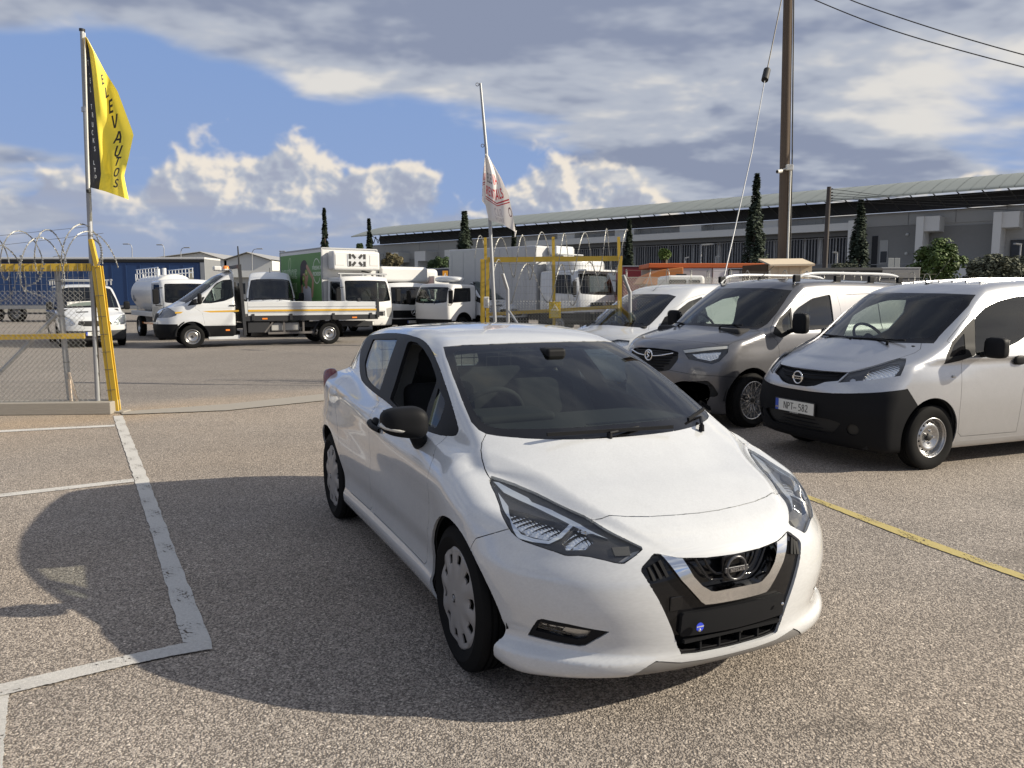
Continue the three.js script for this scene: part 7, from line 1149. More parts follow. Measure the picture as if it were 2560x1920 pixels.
function vivaro() {
  const car = thing('white_van_with_roof_rack', 'white van with grey lower bumper and roof rack seen behind the left fence', 'van', [-13.05, 0, -24.2], -.96);
  const lampOn = c => c[2] > .3 && c[0] > .1;
  buildBody(car, vanField(MID), [-4.05, .98, .1, 2.05, 1.05], .045, [
    ['front', [[-.1, 1.83], [.5, 1.815], [.68, 1.77], [.77, 1.45], [.79, 1.18], [.4, 1.19], [-.1, 1.20]], 'frit', onGlass], ['front', roundPoly([[-.1, 1.80], [.5, 1.785], [.65, 1.74], [.735, 1.45], [.75, 1.21], [.4, 1.225], [-.1, 1.235]], .04), 'screen', onGlass, ['frit']],
    ['top', [[-.5, -.1], [-.5, .6], [.1, .76], [.35, .72], [.6, .5], [.7, .3], [.74, -.1]], 'hood', c => c[1] > .85 && c[1] < 1.2, ['body']],
    ['corner', roundPoly(corner([[.10, .98, .88], [.45, .96, .74], [.66, .86, .56], [.74, .72, .46], [.72, .66, .56], [.55, .68, .76], [.3, .76, .86]]), .04), 'lamp', lampOn],
    ['front', [[-.1, .80], [.42, .80], [.46, .70], [.3, .65], [-.1, .64]], 'grille', onNose, ['body', 'hood']], ['side', [[.3, .52], [1.2, .50], [1.2, .05], [.2, .05]], 'bumper', null, ['body']], ['front', [[.12, 1.09], [.44, 1.08], [.44, 1.045], [.12, 1.055]], 'hood_vent', onNose, ['hood', 'body']],
    ['side', roundPoly([[-.25, 1.18], [-.45, 1.4], [-.7, 1.62], [-1.0, 1.72], [-1.5, 1.74], [-1.52, 1.16]], .06), 'glass_side', onSide], ['side', [[-.1, 1.1], [-.3, .9], [-.36, .4], [-1.55, .4], [-1.6, 1.2], [-1.57, 1.79], [-.9, 1.76], [-.5, 1.52]], 'door', onSide, ['body']], ['side', circle(0, .34, .4), 'hole', onSide], ['side', circle(-3.1, .34, .4), 'hole', onSide]],
    [['body_shell', 'body', MAT.white], ['hood', 'hood', MAT.white], ['front_bumper', 'bumper', std([.05, .052, .056], .7)], ['front_door', 'door', MAT.white, {}, 1], ['windscreen_border', 'frit', MAT.gloss, { gap: 0 }], ['windscreen', 'screen', MAT.glass, { fold: 0, gap: 0 }], ['side_window', 'glass_side', MAT.glass, { recess: .01, gap: 0 }, 1], ['headlight_lens', 'lamp', MAT.lens, { gap: .002 }, 1], ['headlight_reflector', 'lamp', MAT.facet, { recess: .03, gap: 0 }, 1], ['grille', 'grille', MAT.black, { recess: .02, gap: 0 }], ['hood_vent', 'hood_vent', MAT.black, { recess: .01, gap: 0 }, 1]]);
  wingMirror(car, -.3, 1.25, .92, .18, .26); cabin(car, -.9, 0, .6, .82, .2, 1.15); part('bulkhead', spanBox(-1.75, -1.7, .5, 1.7, -.75, .75), MAT.inside, car); plate(car, .89, .42, 0, 'KXJ 318', {});
  part('visor_screen', beam([-.02, 1.30, .62], [-.02, 1.33, -.1], .05, .14), MAT.whiteDull, car);
  const rk = new THREE.Group(); rk.name = 'roof_rack'; car.add(rk); for (const z of [.75, -.75]) part('rack_rail', rod([-.9, 2.07, z], [-3.8, 2.07, z], .025, .025, 6), MAT.galv, rk); for (const x of [-1, -1.9, -2.8, -3.7]) part('rack_bar', merge([rod([x, 2.05, -.8], [x, 2.05, .8], .025, .025, 6), box(.06, .16, .04, x, 1.98, .75), box(.06, .16, .04, x, 1.98, -.75)]), MAT.galv, rk);
  wheelSet(car, [0, -3.1], .82, 'steel', .33, .2, .2);
}
function edgeVan() { // only its nose shows at the left border
  const car = thing('white_pickup', 'white vehicle nose cut off by the left edge behind the mesh fence', 'van', [-16.2, 0, -22.2], -1.0);
  buildBody(car, vanField(MID), [-4.05, .98, .1, 2.05, 1.05], .06, [['front', roundPoly([[-.1, 1.80], [.5, 1.785], [.65, 1.74], [.735, 1.45], [.75, 1.21], [-.1, 1.235]], .04), 'screen', onGlass], ['corner', corner([[.3, .95, .80], [.66, .86, .56], [.74, .72, .46], [.3, .76, .86]]), 'lamp', c => c[2] > .3 && c[0] > .1], ['side', [[.3, .52], [1.2, .50], [1.2, .05], [.2, .05]], 'bumper', null, ['body']], ['side', circle(0, .34, .4), 'hole', onSide]],
    [['body_shell', 'body', MAT.whiteDull], ['front_bumper', 'bumper', MAT.bumper], ['windscreen', 'screen', MAT.glassDark, { fold: 0, gap: 0 }], ['headlight', 'lamp', MAT.lampMid, {}, 1]]); wheelSet(car, [0, -3.1], .82, 'steel', .33, .2, .2);
}
// a cab-over lorry cab: rounded box with a raked windscreen, bumper at the bottom
function cabField(p) { const front = curve(p.front), { half, back, y0, y1, top = .09 } = p; return (x, y, z) => { const z2 = z * z; let F = smax(z - (half - .035 * sstep(1.2, y1, y) * (y - 1.2) - .01), y - (y1 - .05 * z2 + .02 * x), top); F = smax(F, (x - (front(y) - .07 * z2 - .16 * z2 * z2)) * .9, .09); F = smax(F, back - x, .06); return smax(F, y0 - y, .05); }; }
function lorryCab(car, p, paint, lowMat, opt = {}) {
  const { half, y1, wsB, wsT, back } = p, h = p.h || .05, W = half;
  buildBody(car, cabField(p), [back - .1, 1.4, p.y0 - .1, y1 + .15, half + .1], h, [
    ['front', roundPoly([[-.3, wsT], [W * .83, wsT - .02], [W * .90, wsB], [W * .5, wsB - .04], [-.3, wsB - .05]], .07), 'frit', (c, n) => n[0] > .3 && c[0] > .2], ['front', roundPoly([[-.3, wsT - .04], [W * .80, wsT - .06], [W * .865, wsB + .04], [W * .5, wsB], [-.3, wsB - .01]], .06), 'screen', (c, n) => n[0] > .3 && c[0] > .2, ['frit']],
    ['side', roundPoly([[p.winF, wsB - .02], [p.winF - .12, wsT - .06], [p.winR, wsT - .04], [p.winR, wsB + .02]], .05), 'glass_side', c => c[2] > .4], ['side', [[p.winF + .06, wsB - .7], [p.winF + .04, wsB], [p.winF - .10, wsT + .02], [p.winR - .08, wsT + .03], [p.winR - .08, wsB - .7]], 'door', c => c[2] > .4, ['body']],
    ...(p.grille ? [['front', roundPoly(p.grille, .03), 'grille', (c, n) => n[0] > .3]] : []), ...(p.lamp ? [['front', roundPoly(p.lamp, .03), 'lamp', (c, n) => c[0] > .2 && n[0] > .05]] : []), ['side', [[-2, p.bump], [2, p.bump], [2, 0], [-2, 0]], 'bumper', null, ['body']], ...(p.hole === false ? [] : [['side', circle(0, .42, .5), 'hole', c => c[2] > .45]])],
    [['cab_shell', 'body', paint], ['door', 'door', paint, {}, 1], ['front_bumper', 'bumper', lowMat], ['windscreen_border', 'frit', MAT.gloss, { gap: 0 }], ['windscreen', 'screen', MAT.glass, { fold: 0, gap: 0 }], ['side_window', 'glass_side', MAT.glass, { gap: 0, recess: .01 }, 1], ['grille', 'grille', opt.grilleMat || MAT.plastic, { recess: .02, gap: 0 }], ['headlight', 'lamp', MAT.lampClear, { recess: .004 }, 1]]);
  if (p.grille) for (let k = 1; k < 5; k++) { const ys = p.grille.map(q => q[1]), y = mix(Math.min(...ys), Math.max(...ys), k / 5); part('grille_bar', box(.03, .025, half * 1.1, p.noseX ?? 1.08, y, 0, .008), MAT.plastic, car); }
  part('dash', box(.4, .25, half * 1.8, .62, wsB - .16, 0, .05), MAT.inside, car); steering(car, .35, wsB + .02, .42, .2, .9); for (const s of [1, -1]) part('seat', seatGeo(-.05, s * .5, .5, wsB + .48, wsB - .25), MAT.seat, car);
  for (const s of [1, -1]) part('wing_mirror', merge([box(.08, .5, .2, .95, wsB + .2, s * (half + .2), .03), polyTube([V(.85, wsB + .5, s * (half - .05)), V(.93, wsB + .48, s * (half + .2)), V(.93, wsB - .1, s * (half + .2)), V(.85, wsB - .1, s * (half - .02))], .016, 5)]), MAT.plastic, car);
  wipers(car, [[[.98, wsB - .06, .3], [.98, wsB + .0, .2], [.96, wsB + .02, .6], [.97, wsB, -.1]], [[.98, wsB - .06, -.3], [.98, wsB, -.4], [.97, wsB + .02, -.05], [.95, wsB + .02, -.75]]]);
}
MAT.lampClear = phys([.5, .5, .48], .15, { clearcoat: 1, metalness: .4 });
function tanker() {
  const car = thing('tanker_truck', 'small white tanker truck with a top railing behind the flatbed cab', 'truck', [-11.75, 0, -28.0], -.93);
  lorryCab(car, { half: .93, back: -.75, y0: .45, y1: 2.12, front: [[.4, .95], [.7, 1.0], [1.1, 1.02], [1.3, 1.0], [1.7, .86], [2.0, .70], [2.2, .55]], wsB: 1.32, wsT: 1.98, winF: .62, winR: -.42, bump: .66, grille: [[-.2, 1.0], [.5, 1.0], [.5, .86], [-.2, .86]], lamp: [[.52, .88], [.82, .9], [.82, .7], [.52, .7]] }, MAT.white, MAT.bumper);
  const tk = new THREE.Group(); tk.name = 'tank'; car.add(tk); const tg = new THREE.CylinderGeometry(.78, .78, 3.6, 36); tg.rotateZ(Math.PI / 2); tg.scale(1, .92, 1.05); tg.translate(-2.9, 1.62, 0); part('barrel', tg, MAT.boxWhite, tk); for (const x of [-1.1, -4.7]) { const s = new THREE.SphereGeometry(.78, 30, 16); s.scale(.25, .92, 1.05); s.translate(x, 1.62, 0); part('dished_end', s, MAT.boxWhite, tk); } const hatch = new THREE.CylinderGeometry(.14, .14, .05, 20); hatch.rotateX(Math.PI / 2); hatch.translate(-4.2, 1.45, .80); part('valve_cap', hatch, MAT.steel, tk);
  for (const x of [-2.2, -3.2]) part('filler', rod([x, 2.3, .1], [x, 2.58, .1], .08, .08, 10), MAT.white, tk);
  const rl = new THREE.Group(); rl.name = 'railing'; car.add(rl); for (const z of [.6, -.6]) for (const y of [2.40, 2.56]) part('rail', rod([-.9, y, z], [-4.6, y, z], .02, .02, 5), MAT.white, rl); for (const z of [.6, -.6]) for (let k = 0; k < 8; k++) part('rail_post', rod([-.95 - k * .5, 2.22, z], [-.95 - k * .5, 2.56, z], .018, .018, 5), MAT.white, rl); part('ladder', merge([rod([-4.75, .8, .3], [-4.75, 2.4, .3], .02, .02, 5), rod([-4.75, .8, .6], [-4.75, 2.4, .6], .02, .02, 5), ...[1, 1.3, 1.6, 1.9, 2.2].map(y => rod([-4.75, y, .3], [-4.75, y, .6], .015, .015, 5))]), MAT.white, rl);
  part('skirt', spanBox(-4.7, -.9, .78, .96, -.85, .85, .02), MAT.boxWhite, car); part('chassis', box(5, .22, .8, -2.2, .66, 0), MAT.darkFrame, car); part('warning_strip', spanBox(-3.8, -1.0, .50, .56, .80, .83), MAT.amber, car);
  wheelSet(car, [0, -3.2], .78, 'steel', .39, .23, .24, false);
}
function greenTruck() {
  const car = thing('refrigerated_truck', 'refrigerated box truck with a green printed side and white cooling unit', 'truck', [-5.92, 0, -30.15], -.95);
  lorryCab(car, { half: 1.02, back: -.6, y0: .42, y1: 2.28, front: [[.4, 1.06], [.7, 1.1], [1.1, 1.1], [1.3, 1.08], [1.8, .94], [2.1, .80], [2.3, .62]], wsB: 1.36, wsT: 2.12, winF: .70, winR: -.35, bump: .70, grille: [[-.2, .98], [.6, .98], [.6, .78], [-.2, .78]], lamp: [[.66, 1.06], [.96, 1.1], [.96, .74], [.7, .74]] }, MAT.boxWhite, MAT.boxWhite, { grilleMat: MAT.boxWhite });
  part('visor_rail', merge([rod([.45, 2.36, -1], [.45, 2.36, 1], .03, .03, 6), ...[-.9, 0, .9].map(z => box(.06, .14, .05, .45, 2.3, z))]), MAT.galv, car);
  const bx = new THREE.Group(); bx.name = 'box_body'; car.add(bx); part('shell', spanBox(-5.3, -.70, .95, 3.36, -1.16, 1.16, .03), MAT.boxWhite, bx);
  const art = textCanvas(1024, 560, (x, w, h) => {
    x.fillStyle = '#6a9a55'; x.fillRect(0, 0, w, h); const gr = ['#5f8f4b', '#74a45e', '#689852']; for (let k = 0; k < 200; k++) { reseed(k * 31 + 3); x.fillStyle = gr[k % 3] + ''; x.globalAlpha = .15; x.beginPath(); x.arc(rnd() * w, rnd() * h, 20 + rnd() * 60, 0, 6.3); x.fill(); } x.globalAlpha = 1;
    x.strokeStyle = '#dbe6c4'; x.lineWidth = 7; x.lineJoin = 'round'; x.font = 'bold 120px sans-serif'; x.strokeText('ΚΗΠΟΣ', 30, 240); x.strokeText('ΜΕΝ', 160, 380); x.beginPath(); x.ellipse(250, 90, 28, 62, .25, 0, 6.3); x.stroke();
    // a figure in a white vest with two kiwi slices held up
    x.fillStyle = '#e3dfe6'; x.beginPath(); x.moveTo(520, 560); x.lineTo(560, 350); x.quadraticCurveTo(660, 290, 770, 350); x.lineTo(800, 560); x.fill(); x.fillStyle = '#c99a80'; x.fillRect(630, 290, 60, 60); x.beginPath(); x.ellipse(640, 210, 74, 96, -.2, 0, 6.3); x.fill(); x.fillStyle = '#2c1c1c'; x.beginPath(); x.ellipse(610, 130, 88, 66, -.3, 0, 6.3); x.fill(); x.beginPath(); x.ellipse(548, 230, 34, 110, .1, 0, 6.3); x.fill(); x.strokeStyle = '#c99a80'; x.lineWidth = 44; x.lineCap = 'round'; x.beginPath(); x.moveTo(800, 420); x.lineTo(830, 250); x.lineTo(690, 130); x.stroke(); x.beginPath(); x.moveTo(540, 540); x.lineTo(560, 330); x.stroke();
    for (const [a, b] of [[670, 190], [600, 250]]) { x.fillStyle = '#5a6e1e'; x.beginPath(); x.arc(a, b, 36, 0, 6.3); x.fill(); x.fillStyle = '#9cb545'; x.beginPath(); x.arc(a, b, 29, 0, 6.3); x.fill(); x.fillStyle = '#e8e6bc'; x.beginPath(); x.arc(a, b, 10, 0, 6.3); x.fill(); }
    x.fillStyle = '#eef2e6'; x.font = 'bold 50px sans-serif'; x.textAlign = 'center'; x.fillText('FRESHLY', 920, 165); x.fillText('PICKED!', 920, 225); x.strokeStyle = '#eef2e6'; x.lineWidth = 9; x.beginPath(); x.ellipse(920, 180, 84, 120, 0, .6, 2.6); x.stroke(); x.beginPath(); x.ellipse(920, 180, 84, 120, 0, 3.6, 5.6); x.stroke();
  });
  for (const s of [1, -1]) { const g = new THREE.PlaneGeometry(4.5, 2.2); if (s < 0) g.rotateY(Math.PI); g.translate(-3.0, 2.1, s * 1.164); part('printed_side', g, std([.72, .72, .72], .5, 0, { map: art }), bx); }
  part('corner_trim', merge([[-.70, 1.15], [-.70, -1.15], [-5.3, 1.15], [-5.3, -1.15]].map(([x, z]) => box(.06, 2.42, .06, x, 2.15, z, .01)).concat([box(4.6, .06, .06, -3, 3.35, 1.15, .01), box(.06, .06, 2.3, -.70, 3.35, 0, .01)])), MAT.galv, bx);
  const ru = new THREE.Group(); ru.name = 'cooling_unit'; car.add(ru); part('unit_housing', box(.55, .72, 1.95, -.42, 2.88, -.05, .09), MAT.boxWhite, ru); for (const z of [.66, -.76]) part('side_panel', box(.02, .4, .36, -.14, 2.9, z, .01), MAT.whiteDull, ru); const gl = new THREE.Group(); part('grille_plate', box(.03, .46, .80, -.14, 2.9, -.05, .01), MAT.white, ru);
  const holes = []; for (const [y, z, a] of [[.14, .30, 0], [.14, .14, .7], [.14, -.14, -.7], [.14, -.30, 0], [-.14, .30, 0], [-.14, .14, -.7], [-.14, -.14, .7], [-.14, -.30, 0]]) { const q = box(.012, .19, .10); q.rotateX(a * 1.1); q.translate(-.122, 2.9 + y, z - .05); holes.push(q); } for (const q of holes) part('vent_slot', q, MAT.black, ru); part('unit_hose', tubeOf([[-.3, 2.5, -.3], [-.25, 2.42, -.6], [-.25, 2.3, -.75], [-.3, 2.1, -.75]], .035, 16, 6), MAT.black, ru);
  plate(car, 1.13, .52, .1, 'LBE 271', { blue: false, w: .4 }); part('chassis', box(6, .22, .9, -2.4, .7, 0), MAT.darkFrame, car); wheelSet(car, [0, -3.6], .85, 'steel', .40, .23, .24, false);
}
function mercTruck() {
  const car = thing('white_box_lorry', 'white box lorry with a star badge, just right of the refrigerated truck', 'truck', [-4.55, 0, -32.2], -.95);
  lorryCab(car, { half: 1.0, back: -.6, y0: .38, y1: 2.06, front: [[.3, 1.0], [.7, 1.06], [1.1, 1.06], [1.25, 1.04], [1.6, .93], [1.9, .78], [2.1, .6]], wsB: 1.24, wsT: 1.90, winF: .66, winR: -.35, bump: .62, grille: [[-.2, .96], [.86, .96], [.86, .66], [-.2, .66]] }, MAT.white, MAT.bumper); starBadge(car, 1.11, .88, 0, .13); plate(car, 1.09, .50, .05, 'KYX 052', {}); { const w = toFront(letters('Atego', .07, .004)); w.translate(1.03, 1.03, -.62); part('model_lettering', w, MAT.black, car); }
  part('box_body', spanBox(-4.2, -.65, .95, 2.72, -1.1, 1.1, .05), MAT.boxWhite, car); part('overcab_box', spanBox(-.66, .35, 2.10, 2.71, -1.08, 1.08, .12), MAT.boxWhite, car); part('chassis', box(5, .2, .8, -1.8, .66, 0), MAT.darkFrame, car); wheelSet(car, [0, -3.0], .82, 'steel', .38, .22, .24, false);
}
function lutonVan() {
  const car = thing('luton_van', 'white luton van with a red oval sign on its bonnet', 'van', [-4.15, 0, -35.2], -1.05); const body = new THREE.Group();
  buildBody(car, vanField({ ...BIG, rear: [[.1, 1.4], [1, 1.4], [2.6, 1.3]] }), [-1.7, 1.1, .2, 2.45, 1.1], .06, bigRegions(), bigParts(MAT.white, MAT.bumper)); cabin(car, -.9, 0, .85, .88, .15, 1.37); wingMirror(car, -.22, 1.55, .97, .22, .4);
  part('box_body', spanBox(-4.6, -1.5, .8, 2.75, -1.08, 1.08, .06), MAT.boxWhite, car); part('overcab_box', spanBox(-1.52, -.25, 2.10, 2.75, -1.07, 1.07, .2), MAT.boxWhite, car); const ov = new THREE.SphereGeometry(1, 24, 12); ov.scale(.04, .10, .34); ov.rotateZ(.5); ov.translate(.70, 1.20, 0); part('bonnet_sign', ov, std([.22, .05, .07], .4), car); { const w = toFront(letters('EPAL', .12, .01)); w.rotateZ(.5); w.translate(.75, 1.22, 0); part('sign_lettering', w, MAT.plateWhite, car); } starBadge(car, 1.0, .92, 0, .13); plate(car, 1.0, .52, 0, 'MNP 802', {}); wheelSet(car, [0, -3.3], .87, 'steel', .345, .22, .2);
}
function meshFlatbed() {
  const o = thing('mesh_sided_truck', 'small flatbed truck with dark mesh sides and a white cab roof sign', 'truck', [-2.55, 0, -30.5], -2.25);
  part('bed_floor', spanBox(-4.0, -.9, .78, .9, -.95, .95), std([.12, .12, .12], .7), o); for (const s of [1, -1]) { const g = new THREE.Group(); g.name = 'mesh_side'; o.add(g); part('frame', merge([spanBox(-4, -.9, .9, .95, s * .95 - .03, s * .95 + .03), spanBox(-4, -.9, 1.38, 1.43, s * .95 - .03, s * .95 + .03), ...[-4, -3, -2, -.95].map(x => spanBox(x - .03, x + .03, .9, 1.43, s * .95 - .03, s * .95 + .03))]), MAT.darkFrame, g); const m = part('mesh', weldMesh(V(-4, .95, s * .95), V(1, 0, 0), 3.1, .45, .05, .05, .005), MAT.darkFrame, g); m.userData.kind = 'stuff'; }
  lorryCab(o, { half: .92, back: -.7, y0: .45, y1: 2.0, front: [[.4, .95], [1.1, 1.0], [1.3, .98], [1.7, .85], [2.0, .65]], wsB: 1.3, wsT: 1.88, winF: .62, winR: -.4, bump: .66 }, MAT.boxWhite, MAT.bumper); part('rear_window', spanBox(-.74, -.705, 1.38, 1.78, -.7, .7, .02), MAT.gloss, o); { const s = superEllipsoid(.4, .13, .62, .7, 20); s.translate(-.2, 2.17, 0); part('roof_sign', s, MAT.white, o); const d = superEllipsoid(.12, .06, .3, .7, 14); d.translate(-.58, 2.12, .0); part('sign_bracket', d, MAT.black, o); } part('chassis', box(4.4, .2, .8, -1.6, .62, 0), MAT.darkFrame, o); wheelSet(o, [0, -2.9], .78, 'steel', .36, .21, .22, false); part('pole_rack', polyTube([V(-4.05, .6, -.9), V(-4.05, 1.6, -.9), V(-3.7, 2.3, -.85)], .03, 6), MAT.galv, o);
  const bx = thing('pale_box_body', 'pale box body with a pinkish side behind the mesh sided truck', 'truck body', [-2.6, 0, -36], -.95); part('front_wall', spanBox(-.06, 0, .9, 2.38, -1.1, 1.1, .01), MAT.boxWhite, bx); part('side_wall', merge([1, -1].map(s => spanBox(-3.4, -.07, .9, 2.38, s * 1.08 - .02, s * 1.08 + .02))), std([.45, .33, .33], .7), bx); part('roof', spanBox(-3.4, 0, 2.382, 2.42, -1.1, 1.1), MAT.boxWhite, bx); part('underframe', box(3.2, .9, 1.2, -1.7, .45, 0), MAT.darkFrame, bx);
  const bl = thing('navy_trailer', 'dark navy curtain trailer just left of the large white box truck', 'trailer', [-2.2, 0, -43], -.95); part('curtain', spanBox(-6, 0, .9, 2.95, -1.2, 1.2, .03), std([.035, .04, .075], .6), bl); part('roof_edge', spanBox(-6.02, .02, 2.955, 3.03, -1.22, 1.22, .02), MAT.galv, bl); wheelSet(bl, [-4.4], .9, 'steel', .45, .26, .3, false); part('landing_leg', box(.15, .8, 1.6, -1, .45, 0), MAT.darkFrame, bl);
  const sg = thing('yellow_triangle_sign', 'yellow board with a white triangle on a post above the mesh sided truck', 'sign'); { const t = textCanvas(96, 148, (x, W, H) => { x.fillStyle = '#d9961e'; x.fillRect(0, 0, W, H); x.strokeStyle = '#f5f0e4'; x.lineWidth = 10; x.beginPath(); x.moveTo(48, 34); x.lineTo(76, 104); x.lineTo(20, 104); x.closePath(); x.fillStyle = '#f5f0e4'; x.fill(); x.fillStyle = '#4b3a22'; x.fillRect(42, 66, 12, 26); x.fillStyle = '#f5f0e4'; x.fillRect(14, 122, 68, 7); }); const c = at(1113, 687, 40); part('board', box(.27, .42, .03, c.x, c.y, c.z), std([1, 1, 1], .6, 0, { map: t }), sg); part('sign_post', rod([c.x, 0, c.z - .06], [c.x, c.y + .15, c.z - .06], .03, .03, 8), MAT.galv, sg); }
}
function rightTrucks() {
  const v = thing('white_sprinter', 'white van cab with a star grille and two bonnet vents behind the middle gate', 'van', [-.42, 0, -30.8], -1.1);
  buildBody(v, vanField({ ...BIG, rear: [[.1, 1.4], [1, 1.4], [2.6, 1.3]], roof: BIG.roof.map(([x, y]) => [x, y - .18]), ws: BIG.ws.map(([y, x]) => [y > 1.4 ? 1.4 + (y - 1.4) * .85 : y, x]) }), [-1.7, 1.1, .2, 2.4, 1.1], .05, bigRegions(), bigParts(MAT.white, MAT.bumper)); cabin(v, -.9, 0, .85, .88, .15, 1.37); wingMirror(v, -.22, 1.5, .97, .22, .36); starBadge(v, 1.01, .92, 0, .14); for (const s of [1, -1]) part('bonnet_vent', box(.05, .02, .36, .42, 1.335, s * .45), MAT.black, v); part('roof_marker', box(.06, .04, .06, -.95, 2.15, 0), MAT.black, v); part('dropside_body', spanBox(-4.6, -1.5, .9, 1.4, -1.0, 1.0, .02), MAT.boxWhite, v); part('chassis', box(4.4, .2, .8, -2, .6, 0), MAT.darkFrame, v); wheelSet(v, [0, -3.3], .87, 'steel', .345, .22, .2);
  const car = thing('box_lorry', 'large white box lorry with a tall cab roof deflector behind the middle gate', 'truck', [2.45, 0, -29.8], -.72);
  lorryCab(car, { half: 1.2, back: -.85, y0: .5, y1: 2.52, front: [[.5, 1.3], [.9, 1.34], [1.4, 1.32], [1.6, 1.28], [2.1, 1.12], [2.4, .98], [2.6, .8]], wsB: 1.62, wsT: 2.36, winF: .72, winR: -.2, bump: .95, noseX: 1.34, grille: [[-.2, 1.3], [.8, 1.3], [.8, 1.05], [-.2, 1.05]] }, MAT.white, MAT.bumper); { const g = new THREE.CylinderGeometry(.62, .62, 2.1, 24, 1, false, 0, Math.PI); g.rotateX(Math.PI / 2); const dfl = superEllipsoid(.85, .34, 1.1, .5, 22); dfl.translate(-.05, 2.62, 0); part('roof_deflector', dfl, MAT.white, car); part('lower_visor', box(.4, .08, 2.0, .98, 2.46, 0, .03), MAT.white, car); } starBadge(car, 1.36, 1.18, 0, .13);
  const bx = new THREE.Group(); bx.name = 'box_body'; car.add(bx); part('shell', spanBox(-5.7, -1.0, .95, 3.42, -1.22, 1.22, .06), std([.47, .48, .49], .5, 0, { map: dustMap }), bx); for (let k = 0; k < 7; k++) part('side_rib', merge([1, -1].map(s => spanBox(-5.5 + k * .66, -5.48 + k * .66, 1.0, 3.3, s * 1.225 - .006, s * 1.225 + .006))), std([.42, .43, .44], .5), bx); part('cooler', box(.4, .35, 1.1, -.75, 3.25, 0, .05), MAT.white, car); part('chassis', box(6.6, .3, .9, -2.4, .75, 0), MAT.darkFrame, car); part('mud_flap', box(.04, .6, 2.2, -.95, .6, 0), MAT.rubber, car); wheelSet(car, [0, -3.9], .98, 'steel', .48, .28, .3, false); part('rear_cab_rail', polyTube([V(-.9, 2.9, -.8), V(-.3, 3.1, -.8), V(-.3, 3.1, .8), V(-.9, 2.9, .8)], .03, 5), MAT.galv, car);
}
